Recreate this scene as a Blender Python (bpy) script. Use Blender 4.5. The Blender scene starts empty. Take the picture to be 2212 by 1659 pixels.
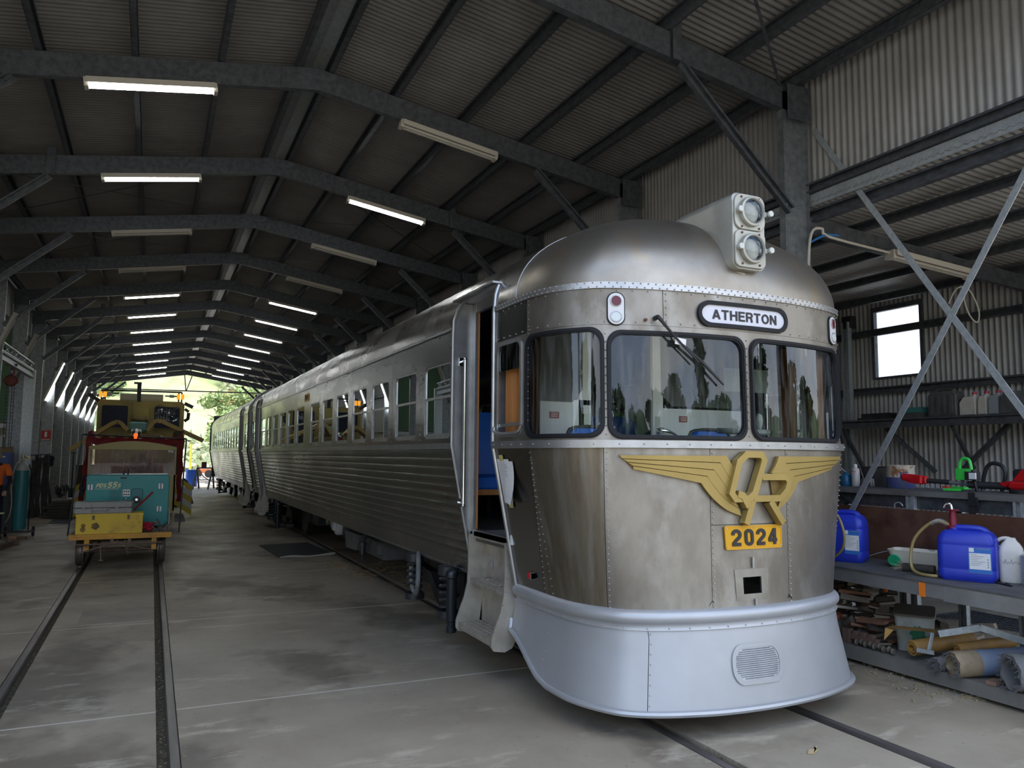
import bpy, math, random
from math import sin, cos, pi, radians, hypot, sqrt, atan2
from mathutils import Vector, Matrix
from mathutils.geometry import delaunay_2d_cdt

SC = bpy.context.scene
COL = SC.collection
random.seed(7)

# ------------------------------------------------------------------ camera
cam_d = bpy.data.cameras.new('camera')
cam_d.sensor_width = 36.0
cam_d.lens = 36.0 * 1670.0 / 2212.0
cam_d.clip_start = 0.05
cam_d.clip_end = 1500
cam = bpy.data.objects.new('camera', cam_d)
COL.objects.link(cam)
CAMR = [[0.90706005,0.04602805,0.41847758],[-0.42092590,0.08034383,0.90352989],[0.00796563,-0.99570392,0.09225107]]
cam.matrix_world = Matrix(((CAMR[0][0], -CAMR[0][1], -CAMR[0][2], 0.0),
                           (CAMR[1][0], -CAMR[1][1], -CAMR[1][2], 0.0),
                           (CAMR[2][0], -CAMR[2][1], -CAMR[2][2], 1.72),
                           (0, 0, 0, 1)))
SC.camera = cam
SC.view_settings.view_transform = 'Standard'
SC.view_settings.look = 'None'
SC.view_settings.gamma = 1.0
SC.view_settings.use_curve_mapping = False
SC.view_settings.exposure = 1.12
SC.cycles.max_bounces = 8
SC.cycles.diffuse_bounces = 4
SC.cycles.glossy_bounces = 4
SC.cycles.transmission_bounces = 8
SC.cycles.transparent_max_bounces = 12
SC.cycles.sample_clamp_indirect = 6.0
SC.cycles.use_denoising = True
SC.cycles.caustics_reflective = False
SC.cycles.caustics_refractive = False

# ------------------------------------------------------------------ sky: pale broken cloud over blue
world = bpy.data.worlds.new('sky')
SC.world = world
world.use_nodes = True
nt = world.node_tree
nt.nodes.clear()
wo = nt.nodes.new('ShaderNodeOutputWorld')
bg = nt.nodes.new('ShaderNodeBackground')
tc = nt.nodes.new('ShaderNodeTexCoord')
sep = nt.nodes.new('ShaderNodeSeparateXYZ')
nt.links.new(tc.outputs['Generated'], sep.inputs[0])
ramp = nt.nodes.new('ShaderNodeValToRGB')
ramp.color_ramp.elements[0].position = 0.0
ramp.color_ramp.elements[0].color = (0.72, 0.78, 0.88, 1)
ramp.color_ramp.elements[1].position = 0.55
ramp.color_ramp.elements[1].color = (0.17, 0.36, 0.74, 1)
nt.links.new(sep.outputs['Z'], ramp.inputs[0])
mp = nt.nodes.new('ShaderNodeMapping')
mp.inputs['Scale'].default_value = (1.0, 1.0, 2.2)
mp.inputs['Location'].default_value = (3.1, 1.7, 0.4)
nt.links.new(tc.outputs['Generated'], mp.inputs[0])
nz = nt.nodes.new('ShaderNodeTexNoise')
nz.inputs['Scale'].default_value = 2.6
nz.inputs['Detail'].default_value = 7
nz.inputs['Roughness'].default_value = 0.55
nt.links.new(mp.outputs[0], nz.inputs['Vector'])
cr = nt.nodes.new('ShaderNodeValToRGB')
cr.color_ramp.elements[0].position = 0.46
cr.color_ramp.elements[0].color = (0, 0, 0, 1)
cr.color_ramp.elements[1].position = 0.58
cr.color_ramp.elements[1].color = (1, 1, 1, 1)
nt.links.new(nz.outputs[0], cr.inputs[0])
mx = nt.nodes.new('ShaderNodeMixRGB')
mx.inputs[2].default_value = (0.94, 0.92, 0.89, 1)
nt.links.new(cr.outputs[0], mx.inputs[0])
nt.links.new(ramp.outputs[0], mx.inputs[1])
nt.links.new(mx.outputs[0], bg.inputs[0])
bg.inputs[1].default_value = 1.4
nt.links.new(bg.outputs[0], wo.inputs[0])

sun_d = bpy.data.lights.new('sun', 'SUN')
sun_d.energy = 3.6
sun_d.angle = radians(9)
sun_d.color = (1.0, 0.96, 0.9)
sun = bpy.data.objects.new('sun', sun_d)
COL.objects.link(sun)
sun.rotation_euler = Vector((-0.25, 0.45, 1.0)).to_track_quat('Z', 'Y').to_euler()
sun.location = (0, 30, 40)

# ------------------------------------------------------------------ materials
MATS = {}
def mat(name, c1, c2=None, scale=3.0, rough=0.6, metal=0.0, bump=0.0, bscale=None, stretch=(1, 1, 1), r2=None,
        emis=0.0, detail=5.0, lo=0.35, hi=0.65, spec=None, c3=None, s3=1.0, lo3=.5, hi3=.7, bstretch=None, trans=0.0, alpha=1.0):
    if name in MATS: return MATS[name]
    m = bpy.data.materials.new(name); m.use_nodes = True
    n = m.node_tree.nodes; l = m.node_tree.links
    b = n['Principled BSDF']
    b.inputs['Base Color'].default_value = (*c1, 1)
    b.inputs['Roughness'].default_value = rough
    b.inputs['Metallic'].default_value = metal
    if spec is not None: b.inputs['Specular IOR Level'].default_value = spec
    if trans: b.inputs['Transmission Weight'].default_value = trans
    if alpha < 1: b.inputs['Alpha'].default_value = alpha
    tc = n.new('ShaderNodeTexCoord')
    def noise(sc, st, det):
        mp = n.new('ShaderNodeMapping'); mp.inputs['Scale'].default_value = st
        l.new(tc.outputs['Object'], mp.inputs[0])
        t = n.new('ShaderNodeTexNoise'); t.inputs['Scale'].default_value = sc; t.inputs['Detail'].default_value = det
        t.inputs['Roughness'].default_value = 0.6
        l.new(mp.outputs[0], t.inputs['Vector']); return t
    if c2 is not None:
        t = noise(scale, stretch, detail)
        r = n.new('ShaderNodeMapRange'); r.inputs['From Min'].default_value = lo; r.inputs['From Max'].default_value = hi
        l.new(t.outputs[0], r.inputs[0])
        mixn = n.new('ShaderNodeMixRGB'); mixn.inputs[1].default_value = (*c1, 1); mixn.inputs[2].default_value = (*c2, 1)
        l.new(r.outputs[0], mixn.inputs[0]); out = mixn
        if c3 is not None:
            t3 = noise(s3, stretch, 6.0)
            r3 = n.new('ShaderNodeMapRange'); r3.inputs['From Min'].default_value = lo3; r3.inputs['From Max'].default_value = hi3
            l.new(t3.outputs[0], r3.inputs[0])
            m3 = n.new('ShaderNodeMixRGB'); m3.inputs[2].default_value = (*c3, 1)
            l.new(mixn.outputs[0], m3.inputs[1]); l.new(r3.outputs[0], m3.inputs[0]); out = m3
        l.new(out.outputs[0], b.inputs['Base Color'])
        if r2 is not None:
            rr = n.new('ShaderNodeMapRange'); rr.inputs['To Min'].default_value = rough; rr.inputs['To Max'].default_value = r2
            l.new(r.outputs[0], rr.inputs[0]); l.new(rr.outputs[0], b.inputs['Roughness'])
    if bump:
        t = noise(bscale or scale * 4, bstretch or stretch, 4.0)
        bp = n.new('ShaderNodeBump'); bp.inputs['Strength'].default_value = bump; bp.inputs['Distance'].default_value = 0.01
        l.new(t.outputs[0], bp.inputs['Height']); l.new(bp.outputs[0], b.inputs['Normal'])
    if emis:
        b.inputs['Emission Color'].default_value = (*c1, 1); b.inputs['Emission Strength'].default_value = emis
    MATS[name] = m; return m

def glass_mat(name, tint=(0.86, 0.93, 0.9), ior=1.5, rough=0.0, dirt=0.12, dcol=(0.55, 0.55, 0.52), flat=0):
    if name in MATS: return MATS[name]
    m = bpy.data.materials.new(name); m.use_nodes = True
    n = m.node_tree.nodes; l = m.node_tree.links; n.clear()
    o = n.new('ShaderNodeOutputMaterial')
    tr = n.new('ShaderNodeBsdfTransparent'); tr.inputs[0].default_value = (*tint, 1)
    gl = n.new('ShaderNodeBsdfGlossy'); gl.inputs['Roughness'].default_value = rough; gl.inputs[0].default_value = (.86, .93, 1, 1)
    fr = n.new('ShaderNodeFresnel'); fr.inputs[0].default_value = ior
    df = n.new('ShaderNodeBsdfDiffuse'); df.inputs[0].default_value = (*dcol, 1)
    m1 = n.new('ShaderNodeMixShader'); m2 = n.new('ShaderNodeMixShader')
    l.new(fr.outputs[0], m1.inputs[0]); l.new(tr.outputs[0], m1.inputs[1]); l.new(gl.outputs[0], m1.inputs[2])
    t = n.new('ShaderNodeTexNoise'); t.inputs['Scale'].default_value = 7; t.inputs['Detail'].default_value = 6
    tc = n.new('ShaderNodeTexCoord'); mp = n.new('ShaderNodeMapping'); mp.inputs['Scale'].default_value = (4, 4, .5)
    l.new(tc.outputs['Object'], mp.inputs[0]); l.new(mp.outputs[0], t.inputs['Vector'])
    r = n.new('ShaderNodeMapRange'); r.inputs['From Min'].default_value = .45; r.inputs['From Max'].default_value = .75
    r.inputs['To Max'].default_value = dirt; r.inputs['To Min'].default_value = flat
    l.new(t.outputs[0], r.inputs[0]); l.new(r.outputs[0], m2.inputs[0])
    l.new(m1.outputs[0], m2.inputs[1]); l.new(df.outputs[0], m2.inputs[2]); l.new(m2.outputs[0], o.inputs[0])
    MATS[name] = m; return m

# ------------------------------------------------------------------ mesh collector
class MB:
    def __init__(s): s.v = []; s.f = []
    def add(s, vs, fs):
        o = len(s.v); s.v += [tuple(p) for p in vs]; s.f += [tuple(i + o for i in f) for f in fs]; return s
    def box(s, x0, x1, y0, y1, z0, z1):
        return s.add([(x0,y0,z0),(x1,y0,z0),(x1,y1,z0),(x0,y1,z0),(x0,y0,z1),(x1,y0,z1),(x1,y1,z1),(x0,y1,z1)],
                     [(0,3,2,1),(4,5,6,7),(0,1,5,4),(1,2,6,5),(2,3,7,6),(3,0,4,7)])
    def cbox(s, c, size, rot=None, bev=0.0):
        hx, hy, hz = size[0]/2, size[1]/2, size[2]/2
        if bev:
            b = MB(); b.prism([(-hx+bev,-hy),(hx-bev,-hy),(hx,-hy+bev),(hx,hy-bev),(hx-bev,hy),(-hx+bev,hy),(-hx,hy-bev),(-hx,-hy+bev)], -hz, hz, bev=bev)
        else:
            b = MB().box(-hx, hx, -hy, hy, -hz, hz)
        M = (rot if rot is not None else Matrix()).to_4x4(); M = Matrix.Translation(c) @ M
        return s.add([M @ Vector(p) for p in b.v], b.f)
    def prism(s, poly, z0, z1, bev=0.0, axis='z'):
        n = len(poly)
        rings = [(poly, z0), (poly, z1)]
        if bev:
            cx = sum(p[0] for p in poly)/n; cy = sum(p[1] for p in poly)/n
            w = max(1e-6, max(hypot(p[0]-cx, p[1]-cy) for p in poly)); k = 1 - bev/w
            inn = [(cx+(p[0]-cx)*k, cy+(p[1]-cy)*k) for p in poly]
            rings = [(inn, z0), (poly, z0+bev), (poly, z1-bev), (inn, z1)]
        def tr(x, y, z): return {'z': (x, y, z), 'y': (x, z, y), 'x': (z, x, y)}[axis]
        vs = [tr(p[0], p[1], z) for r, z in rings for p in r]
        fs = [tuple(range(n))[::-1]] + [tuple(range((len(rings)-1)*n, len(rings)*n))]
        for k in range(len(rings)-1):
            for i in range(n):
                j = (i+1) % n; fs.append((k*n+i, k*n+j, (k+1)*n+j, (k+1)*n+i))
        return s.add(vs, fs)
    def cyl(s, a, b, r, r2=None, n=16, caps=True):
        a = Vector(a); b = Vector(b); r2 = r if r2 is None else r2
        d = (b-a).normalized(); u = d.orthogonal().normalized(); w = d.cross(u)
        vs = [a + (u*cos(2*pi*i/n) + w*sin(2*pi*i/n))*r for i in range(n)] + [b + (u*cos(2*pi*i/n) + w*sin(2*pi*i/n))*r2 for i in range(n)]
        fs = [(i, (i+1) % n, n+(i+1) % n, n+i) for i in range(n)]
        if caps: fs += [tuple(range(n))[::-1], tuple(range(n, 2*n))]
        return s.add(vs, fs)
    def lathe(s, prof, c=(0,0,0), axis='z', n=20, cap=True):
        # prof: list of (radius, height)
        vs = []
        for r, h in prof:
            for i in range(n):
                a = 2*pi*i/n; x, y = r*cos(a), r*sin(a)
                p = {'z': (x, y, h), 'y': (x, h, y), 'x': (h, x, y)}[axis]
                vs.append((p[0]+c[0], p[1]+c[1], p[2]+c[2]))
        fs = []
        for k in range(len(prof)-1):
            for i in range(n):
                fs.append((k*n+i, k*n+(i+1) % n, (k+1)*n+(i+1) % n, (k+1)*n+i))
        if cap: fs += [tuple(range(n))[::-1], tuple(range((len(prof)-1)*n, len(prof)*n))]
        return s.add(vs, fs)
    def tube(s, pts, r, n=8, closed=False, flat=None):
        pts = [Vector(p) for p in pts]
        if not closed and 4 <= len(pts) <= 12:      # round the bends of hoses and rods
            q = []; rl = [] if isinstance(r, (list, tuple)) else None
            for i in range(len(pts)-1):
                p0, p1, p2, p3 = pts[max(0, i-1)], pts[i], pts[i+1], pts[min(len(pts)-1, i+2)]
                for j in range(3):
                    t = j/3; q.append(.5*(2*p1 + (p2-p0)*t + (2*p0-5*p1+4*p2-p3)*t*t + (3*p1-p0-3*p2+p3)*t**3))
                    if rl is not None: rl.append(r[i] + (r[i+1]-r[i])*t)
            q.append(pts[-1]); pts = q
            if rl is not None: rl.append(r[-1]); r = rl
        m = len(pts); prev = None; rings = []
        for i, p in enumerate(pts):
            if closed: d = pts[(i+1) % m] - pts[i-1]
            else: d = pts[min(i+1, m-1)] - pts[max(i-1, 0)]
            d.normalize()
            u = (prev - d*prev.dot(d)) if prev is not None else d.orthogonal()
            if u.length < 1e-6: u = d.orthogonal()
            u.normalize(); prev = u; w = d.cross(u)
            rr = r[i] if isinstance(r, (list, tuple)) else r
            rings.append([p + u*cos(2*pi*k/n)*rr + w*sin(2*pi*k/n)*rr for k in range(n)])
        vs = [q for rg in rings for q in rg]; fs = []
        for i in range(m if closed else m-1):
            j = (i+1) % m
            for k in range(n): fs.append((i*n+k, i*n+(k+1) % n, j*n+(k+1) % n, j*n+k))
        if not closed: fs += [tuple(range(n))[::-1], tuple(range((m-1)*n, m*n))]
        return s.add(vs, fs)
    def bar(s, a, b, w, h, up=(0,0,1)):
        a = Vector(a); b = Vector(b); d = (b-a); L = d.length; d.normalize()
        up = Vector(up); x = d.cross(up)
        if x.length < 1e-4: x = d.orthogonal()
        x.normalize(); y = x.cross(d).normalized()
        vs = [p + x*sx*w/2 + y*sy*h/2 for p in (a, b) for sx, sy in ((-1,-1),(1,-1),(1,1),(-1,1))]
        return s.add(vs, [(0,1,2,3)[::-1],(4,5,6,7),(0,1,5,4),(1,2,6,5),(2,3,7,6),(3,0,4,7)])
    def cee(s, a, b, depth, flange, up=(0,0,1), t=0.006, flip=1):
        # C section from a to b: web in the plane of `up`, flanges to one side
        a = Vector(a); b = Vector(b); d = (b-a).normalized(); up = Vector(up); x = d.cross(up).normalized()*flip; y = up - d*up.dot(d); y.normalize()
        s.bar(a, b, t, depth, up=y)
        for sg in (-1, 1):
            o = y*sg*(depth/2 - t/2) + x*flange/2
            s.bar(a+o, b+o, flange, t, up=y)
            o2 = y*sg*(depth/2 - 0.012) + x*(flange - t/2)
            s.bar(a+o2, b+o2, t, 0.02, up=y)
        return s
    def sphere(s, c, r, n=10, m=6, sz=1.0):
        prof = [(max(1e-4, r*sin(pi*i/m)), -r*cos(pi*i/m)*sz) for i in range(m+1)]
        return s.lathe(prof, c, n=n, cap=False)
    def xf(s, M):
        s.v = [tuple(M @ Vector(p)) for p in s.v]; return s
    def merge(s, o): return s.add(o.v, o.f)

def wloc(o):
    v = Vector((0,0,0))
    while o is not None: v += o.location; o = o.parent
    return v

def obj(name, mb, m, parent=None, org=None, smooth=False, label=None, cat=None, group=None, kind=None, ang=0.6):
    me = bpy.data.meshes.new(name)
    off = wloc(parent) if parent is not None else Vector(org or (0,0,0))
    me.from_pydata([tuple(Vector(p) - off) for p in mb.v], [], mb.f)
    me.update()
    o = bpy.data.objects.new(name, me); COL.objects.link(o)
    if parent is not None: o.parent = parent
    else: o.location = off
    if m is not None:
        for mm in (m if isinstance(m, (list, tuple)) else [m]): me.materials.append(mm)
    if smooth:
        me.shade_smooth(); me.set_sharp_from_angle(angle=ang)
    tag(o, label, cat, group, kind)
    return o
def tag(o, label=None, cat=None, group=None, kind=None):
    if label: o['label'] = label
    if cat: o['category'] = cat
    if group: o['group'] = group
    if kind: o['kind'] = kind
    return o
def root(name, loc, label=None, cat=None, group=None, kind=None, rz=0):
    o = bpy.data.objects.new(name, None); COL.objects.link(o); o.location = loc; o.rotation_euler = (0, 0, rz)
    o.empty_display_size = 0.1
    return tag(o, label, cat, group, kind)
def dup(o, loc=None, parent=None, label=None, rot=None):
    c = o.copy(); COL.objects.link(c)
    if parent is not None: c.parent = parent
    for ch in o.children: dup(ch, parent=c)
    if loc is not None: c.location = loc
    if rot is not None: c.rotation_euler = rot
    if label: c['label'] = label
    return c

def pip(p, poly):
    x, y = p; c = False; n = len(poly)
    for i in range(n):
        x1, y1 = poly[i]; x2, y2 = poly[i-1]
        if (y1 > y) != (y2 > y) and x < (x2-x1)*(y-y1)/(y2-y1)+x1: c = not c
    return c
def rrect(x0, x1, y0, y1, r, n=6):
    out = []
    for cx, cy, a0 in ((x1-r, y1-r, 0), (x0+r, y1-r, pi/2), (x0+r, y0+r, pi), (x1-r, y0+r, 3*pi/2)):
        for i in range(n+1):
            a = a0 + pi/2*i/n; out.append((cx+r*cos(a), cy+r*sin(a)))
    return out
def densify(poly, step, closed=True):
    out = []; n = len(poly)
    for i in range(n if closed else n-1):
        a = poly[i]; b = poly[(i+1) % n]; L = hypot(b[0]-a[0], b[1]-a[1]); k = max(1, int(L/step+.5))
        for j in range(k): out.append((a[0]+(b[0]-a[0])*j/k, a[1]+(b[1]-a[1])*j/k))
    if not closed: out.append(poly[-1])
    return out
def panel(outline, holes, mapf, step=0.08, thick=0.004, off=0.0, mb=None, grid=None):
    # curved sheet with holes: triangulated in (u,v), mapped with mapf(u, v, offset)
    out = densify(outline, step); hs = [densify(h, step) for h in holes]
    pts = [Vector(p) for p in out]; edges = [(i, (i+1) % len(out)) for i in range(len(out))]
    for h in hs:
        o = len(pts); pts += [Vector(p) for p in h]; edges += [(o+i, o+(i+1) % len(h)) for i in range(len(h))]
    us = [p[0] for p in out]; vs = [p[1] for p in out]
    gu, gv = grid or (step, step)
    nu = int((max(us)-min(us))/gu); nv = int((max(vs)-min(vs))/gv)
    allb = [q for h in hs+[out] for q in h]
    for i in range(1, nu+1):
        for j in range(1, nv+1):
            p = (min(us)+(max(us)-min(us))*i/(nu+1), min(vs)+(max(vs)-min(vs))*j/(nv+1))
            if pip(p, out) and not any(pip(p, h) for h in hs) and min((q[0]-p[0])**2+(q[1]-p[1])**2 for q in allb) > (0.35*step)**2:
                pts.append(Vector(p))
    r = delaunay_2d_cdt(pts, edges, [], 0, 1e-6)
    V, F = r[0], r[2]; tri = []
    for f in F:
        c = (sum(V[i][0] for i in f)/3, sum(V[i][1] for i in f)/3)
        if pip(c, out) and not any(pip(c, h) for h in hs): tri.append(tuple(f))
    mb = mb or MB(); n = len(V)
    vs3 = [mapf(p[0], p[1], off) for p in V]
    if thick:
        vs3 += [mapf(p[0], p[1], off-thick) for p in V]
        fs = tri + [tuple(i+n for i in f[::-1]) for f in tri]
        cnt = {}
        for f in tri:
            for i in range(3):
                e = (f[i], f[(i+1) % 3]); cnt[e] = 1
        for (a, b) in list(cnt):
            if (b, a) not in cnt: fs.append((b, a, a+n, b+n))
    else: fs = tri
    return mb.add(vs3, fs)

# ------------------------------------------------------------------ stroke lettering (plain grotesque capitals and figures)
def _arc(cx, cy, rx, ry, a0, a1, n=10): return [(cx+rx*cos(radians(a0+(a1-a0)*i/n)), cy+ry*sin(radians(a0+(a1-a0)*i/n))) for i in range(n+1)]
GL = {
 'A': (.76, [[(.07, 0), (.38, .97)], [(.69, 0), (.38, .97)], [(.18, .30), (.58, .30)]]),
 'T': (.70, [[(0, .915), (.70, .915)], [(.35, 0), (.35, .90)]]),
 'H': (.72, [[(.085, 0), (.085, 1)], [(.635, 0), (.635, 1)], [(.1, .52), (.62, .52)]]),
 'E': (.64, [[(.085, 0), (.085, 1)], [(.1, .915), (.64, .915)], [(.1, .52), (.59, .52)], [(.1, .085), (.64, .085)]]),
 'R': (.70, [[(.085, 0), (.085, 1)], [(.1, .915), (.40, .915)] + _arc(.42, .70, .19, .215, 90, -90) + [(.1, .485)], [(.40, .47), (.50, .42), (.55, .30), (.57, .1), (.62, 0)]]),
 'O': (.80, [_arc(.40, .5, .315, .42, 0, 352, 28) + [(.715, .5)]]),
 'N': (.72, [[(.085, 0), (.085, 1)], [(.635, 0), (.635, 1)], [(.11, .93), (.61, .07)]]),
 '2': (.68, [[(.09, .66)] + _arc(.34, .68, .245, .235, 170, -30, 12) + [(.50, .50), (.28, .32), (.13, .16), (.10, .085)], [(.02, .085), (.62, .085)]]),
 '0': (.66, [_arc(.33, .70, .22, .215, 0, 180, 10) + _arc(.33, .30, .22, .215, 180, 360, 10) + [(.55, .70)]]),
 '4': (.70, [[(.49, 0), (.49, 1)], [(.46, .93), (.08, .30)], [(.03, .27), (.66, .27)]]),
 '5': (.66, [[(.58, .915), (.16, .915), (.11, .50)], _arc(.31, .33, .25, .245, 130, -150, 14)]),
 '6': (.66, [_arc(.33, .30, .23, .215, 0, 352, 20) + [(.56, .3)], [(.10, .30), (.10, .6), (.18, .84), (.34, .915), (.52, .84)]]),
 'P': (.66, [[(.085, 0), (.085, 1)], [(.1, .915), (.40, .915)] + _arc(.40, .68, .20, .235, 90, -90) + [(.1, .445)]]),
 'D': (.72, [[(.085, 0), (.085, 1)], [(.1, .915), (.32, .915)] + _arc(.32, .5, .32, .415, 90, -90) + [(.1, .085)]]),
 'S': (.66, [_arc(.33, .71, .22, .205, 30, 250, 12) + _arc(.33, .29, .24, .205, 80, -150, 12)]),
 'M': (.84, [[(.085, 0), (.085, 1)], [(.755, 0), (.755, 1)], [(.10, .95), (.42, .2)], [(.74, .95), (.42, .2)]]),
 'C': (.74, [_arc(.40, .5, .315, .42, 45, 315, 18)]),
 'I': (.2, [[(.1, 0), (.1, 1)]]), ' ': (.3, []), '.': (.2, [[(.05, .05), (.15, .05)]]),
 'W': (1.0, [[(.06, 1), (.27, .03)], [(.27, .03), (.5, .9)], [(.5, .9), (.73, .03)], [(.73, .03), (.94, 1)]]),
 'K': (.7, [[(.085, 0), (.085, 1)], [(.62, .97), (.12, .42)], [(.28, .55), (.64, 0)]]),
}
def text_mesh(body, size, depth=.002, bold=0, shear=0.0, squeeze=1.0, sw=.165, gap=.13, halfw=None):
    m = MB(); x = 0
    for k_, ch in enumerate(body):
        w, strokes = GL[ch]
        for si, st in enumerate(strokes):
            L = []; R_ = []; n = len(st)
            for i in range(n):
                p = Vector(st[i]); d1 = (p-Vector(st[i-1])).normalized() if i else None; d2 = (Vector(st[i+1])-p).normalized() if i < n-1 else d1
                d1 = d1 or d2; t = (d1+d2).normalized(); nn = Vector((-t.y, t.x)); kk = 1/max(.6, nn.dot(Vector((-d1.y, d1.x))))
                L.append(p+nn*sw/2*kk); R_.append(p-nn*sw/2*kk)
            o = len(m.v)
            dz = si*.0002
            for i in range(n):
                for q, z in ((L[i], -depth/2), (L[i], depth/2+dz), (R_[i], depth/2+dz), (R_[i], -depth/2)):
                    yy = min(1, max(0, q.y)) if ch in 'ANWMK4' else q.y
                    m.v.append(((x+q.x*squeeze + yy*shear)*size, (yy-.5)*size, z))
            for i in range(n-1):
                for j in range(4): m.f.append((o+i*4+j, o+i*4+(j+1) % 4, o+(i+1)*4+(j+1) % 4, o+(i+1)*4+j))
            m.f += [(o+3, o+2, o+1, o), (o+4*n-4, o+4*n-3, o+4*n-2, o+4*n-1)]
        x += (w*squeeze + gap)
    tot = (x-gap)*size
    m.v = [(v[0]-tot/2, v[1], v[2]) for v in m.v]
    return m
def face_y(mb, x, y, z):      # text lying in XY -> facing -Y (towards the camera), upright
    return mb.xf(Matrix.Translation((x, y, z)) @ Matrix.Rotation(pi/2, 4, 'X'))

# palette
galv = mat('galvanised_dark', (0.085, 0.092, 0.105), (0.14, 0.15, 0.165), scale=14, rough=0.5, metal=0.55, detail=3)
galv_lit = mat('galvanised_column_lit', (0.17, 0.185, 0.195), (0.26, 0.275, 0.29), scale=14, rough=0.45, metal=0.5, detail=3)  # same steel as galv; the light on the columns is put into its tone
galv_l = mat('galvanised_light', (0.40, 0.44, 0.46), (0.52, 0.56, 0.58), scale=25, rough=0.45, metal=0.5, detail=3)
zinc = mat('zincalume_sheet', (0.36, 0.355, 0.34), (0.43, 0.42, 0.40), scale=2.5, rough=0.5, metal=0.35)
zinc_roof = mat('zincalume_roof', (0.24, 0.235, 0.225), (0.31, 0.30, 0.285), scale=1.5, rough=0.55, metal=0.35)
blk = mat('black_rubber', (0.02, 0.02, 0.022), rough=0.55)
dark = mat('dark_underframe', (0.018, 0.02, 0.023), (0.04, 0.042, 0.045), scale=6, rough=0.45, metal=0.3)
white = mat('white_paint', (0.78, 0.78, 0.76), rough=0.5)
tube_lit = mat('lit_tube', (0.95, 0.98, 1.0), emis=13.0)
tube_off = mat('unlit_tube', (0.5, 0.48, 0.42), rough=0.4)
batten = mat('batten_enamel', (0.55, 0.52, 0.45), rough=0.5)
chrome = mat('chrome', (0.75, 0.76, 0.78), rough=0.15, metal=1.0)
# ------------------------------------------------------------------ shed constants
RX, RZ = 1.53, 6.14            # ridge
XL, XR = -3.02, 5.92           # outer column faces
PITCH = 0.159
YF = [5.69 + 3.0*i for i in range(-1, 14)]     # portal frames
Y0S, Y1S = 2.45, 45.9
def roofz(x): return RZ - PITCH*abs(x - RX)

# ---- floor with rail grooves
conc = None
def concrete():
    m = bpy.data.materials.new('shed_concrete'); m.use_nodes = True
    n = m.node_tree.nodes; l = m.node_tree.links; b = n['Principled BSDF']
    tc = n.new('ShaderNodeTexCoord')
    def nz(sc, det=6, st=(1,1,1), ro=.6):
        mp = n.new('ShaderNodeMapping'); mp.inputs['Scale'].default_value = st
        l.new(tc.outputs['Object'], mp.inputs[0])
        t = n.new('ShaderNodeTexNoise'); t.inputs['Scale'].default_value = sc; t.inputs['Detail'].default_value = det; t.inputs['Roughness'].default_value = ro
        l.new(mp.outputs[0], t.inputs['Vector']); return t
    def rng(t, a, c):
        r = n.new('ShaderNodeMapRange'); r.inputs['From Min'].default_value = a; r.inputs['From Max'].default_value = c
        l.new(t.outputs[0], r.inputs[0]); return r
    def mix(f, c1, c2, bl='MIX'):
        k = n.new('ShaderNodeMixRGB'); k.blend_type = bl
        for i, c in ((1, c1), (2, c2)):
            if isinstance(c, tuple): k.inputs[i].default_value = (*c, 1)
            else: l.new(c.outputs[0], k.inputs[i])
        l.new(f.outputs[0], k.inputs[0]); return k
    base = mix(rng(nz(1.1), .35, .65), (0.300, 0.255, 0.190), (0.395, 0.342, 0.262))
    st = mix(rng(nz(.55, 5, (1.0, .8, 1)), .52, .60), base, (0.185, 0.155, 0.118))
    pale = mix(rng(nz(1.6, 9, (.7, 1.8, 1), .7), .56, .68), st, (0.54, 0.475, 0.375))
    spk = mix(rng(nz(28, 4), .66, .72), pale, (0.12, 0.10, 0.085))
    fine = mix(rng(nz(60, 3), .3, .8), spk, (0.27, 0.25, 0.22)); fine.inputs[0].default_value = .2
    l.new(spk.outputs[0], b.inputs['Base Color'])
    r = rng(nz(1.3, 6), .3, .7); r.inputs['To Min'].default_value = .42; r.inputs['To Max'].default_value = .75
    l.new(r.outputs[0], b.inputs['Roughness'])
    bp = n.new('ShaderNodeBump'); bp.inputs['Strength'].default_value = .25; bp.inputs['Distance'].default_value = .006
    l.new(nz(18, 6).outputs[0], bp.inputs['Height']); l.new(bp.outputs[0], b.inputs['Normal'])
    return m
conc = concrete()
TL, TR = (-0.87, 0.165), (3.03, 4.10)     # gauge faces of the two tracks
HEAD, FLG = 0.064, 0.062
strips = []
xs = [-14.0]
cuts = []
for a, b in (TL, TR):
    cuts += [(a-HEAD, a+FLG), (b-FLG, b+HEAD)]
edges_x = [-14.0] + [c for ct in cuts for c in ct] + [14.0]
floor = root('floor', (0, 20, 0), kind='structure')
ys_j = [-0.17 + 3.0*i for i in range(-1, 15)]
for i in range(0, len(edges_x), 2):
    x0, x1 = edges_x[i], edges_x[i+1]
    for k in range(len(ys_j)-1):
        ya, yb = ys_j[k] + 0.009, ys_j[k+1] - 0.009
        if abs(x0) > 13.9 or abs(x1) > 13.9 or True:
            m = MB().box(x0, x1, ya, yb, -0.22, 0.0)
            obj('floor_slab', m, conc, floor)
m = MB().box(-14, 14, -3.3, 42, -0.32, -0.205)
obj('joint_filler', m, mat('joint_dirt', (0.30, 0.28, 0.25), (0.2, 0.18, 0.16), scale=5, rough=.9), floor)
m = MB()
for k in range(1, len(ys_j)-1): 
    for i in range(0, len(edges_x), 2):
        m.box(edges_x[i], edges_x[i+1], ys_j[k]-.009, ys_j[k]+.009, -.2, .0008)
obj('joint_sealant', m, mat('sealant', (0.56, 0.52, 0.44), rough=.9), floor, kind='stuff')
groove = mat('groove_dirt', (0.05, 0.045, 0.035), (0.13, 0.11, 0.07), scale=30, rough=.95, bump=.8, bscale=60)
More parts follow.
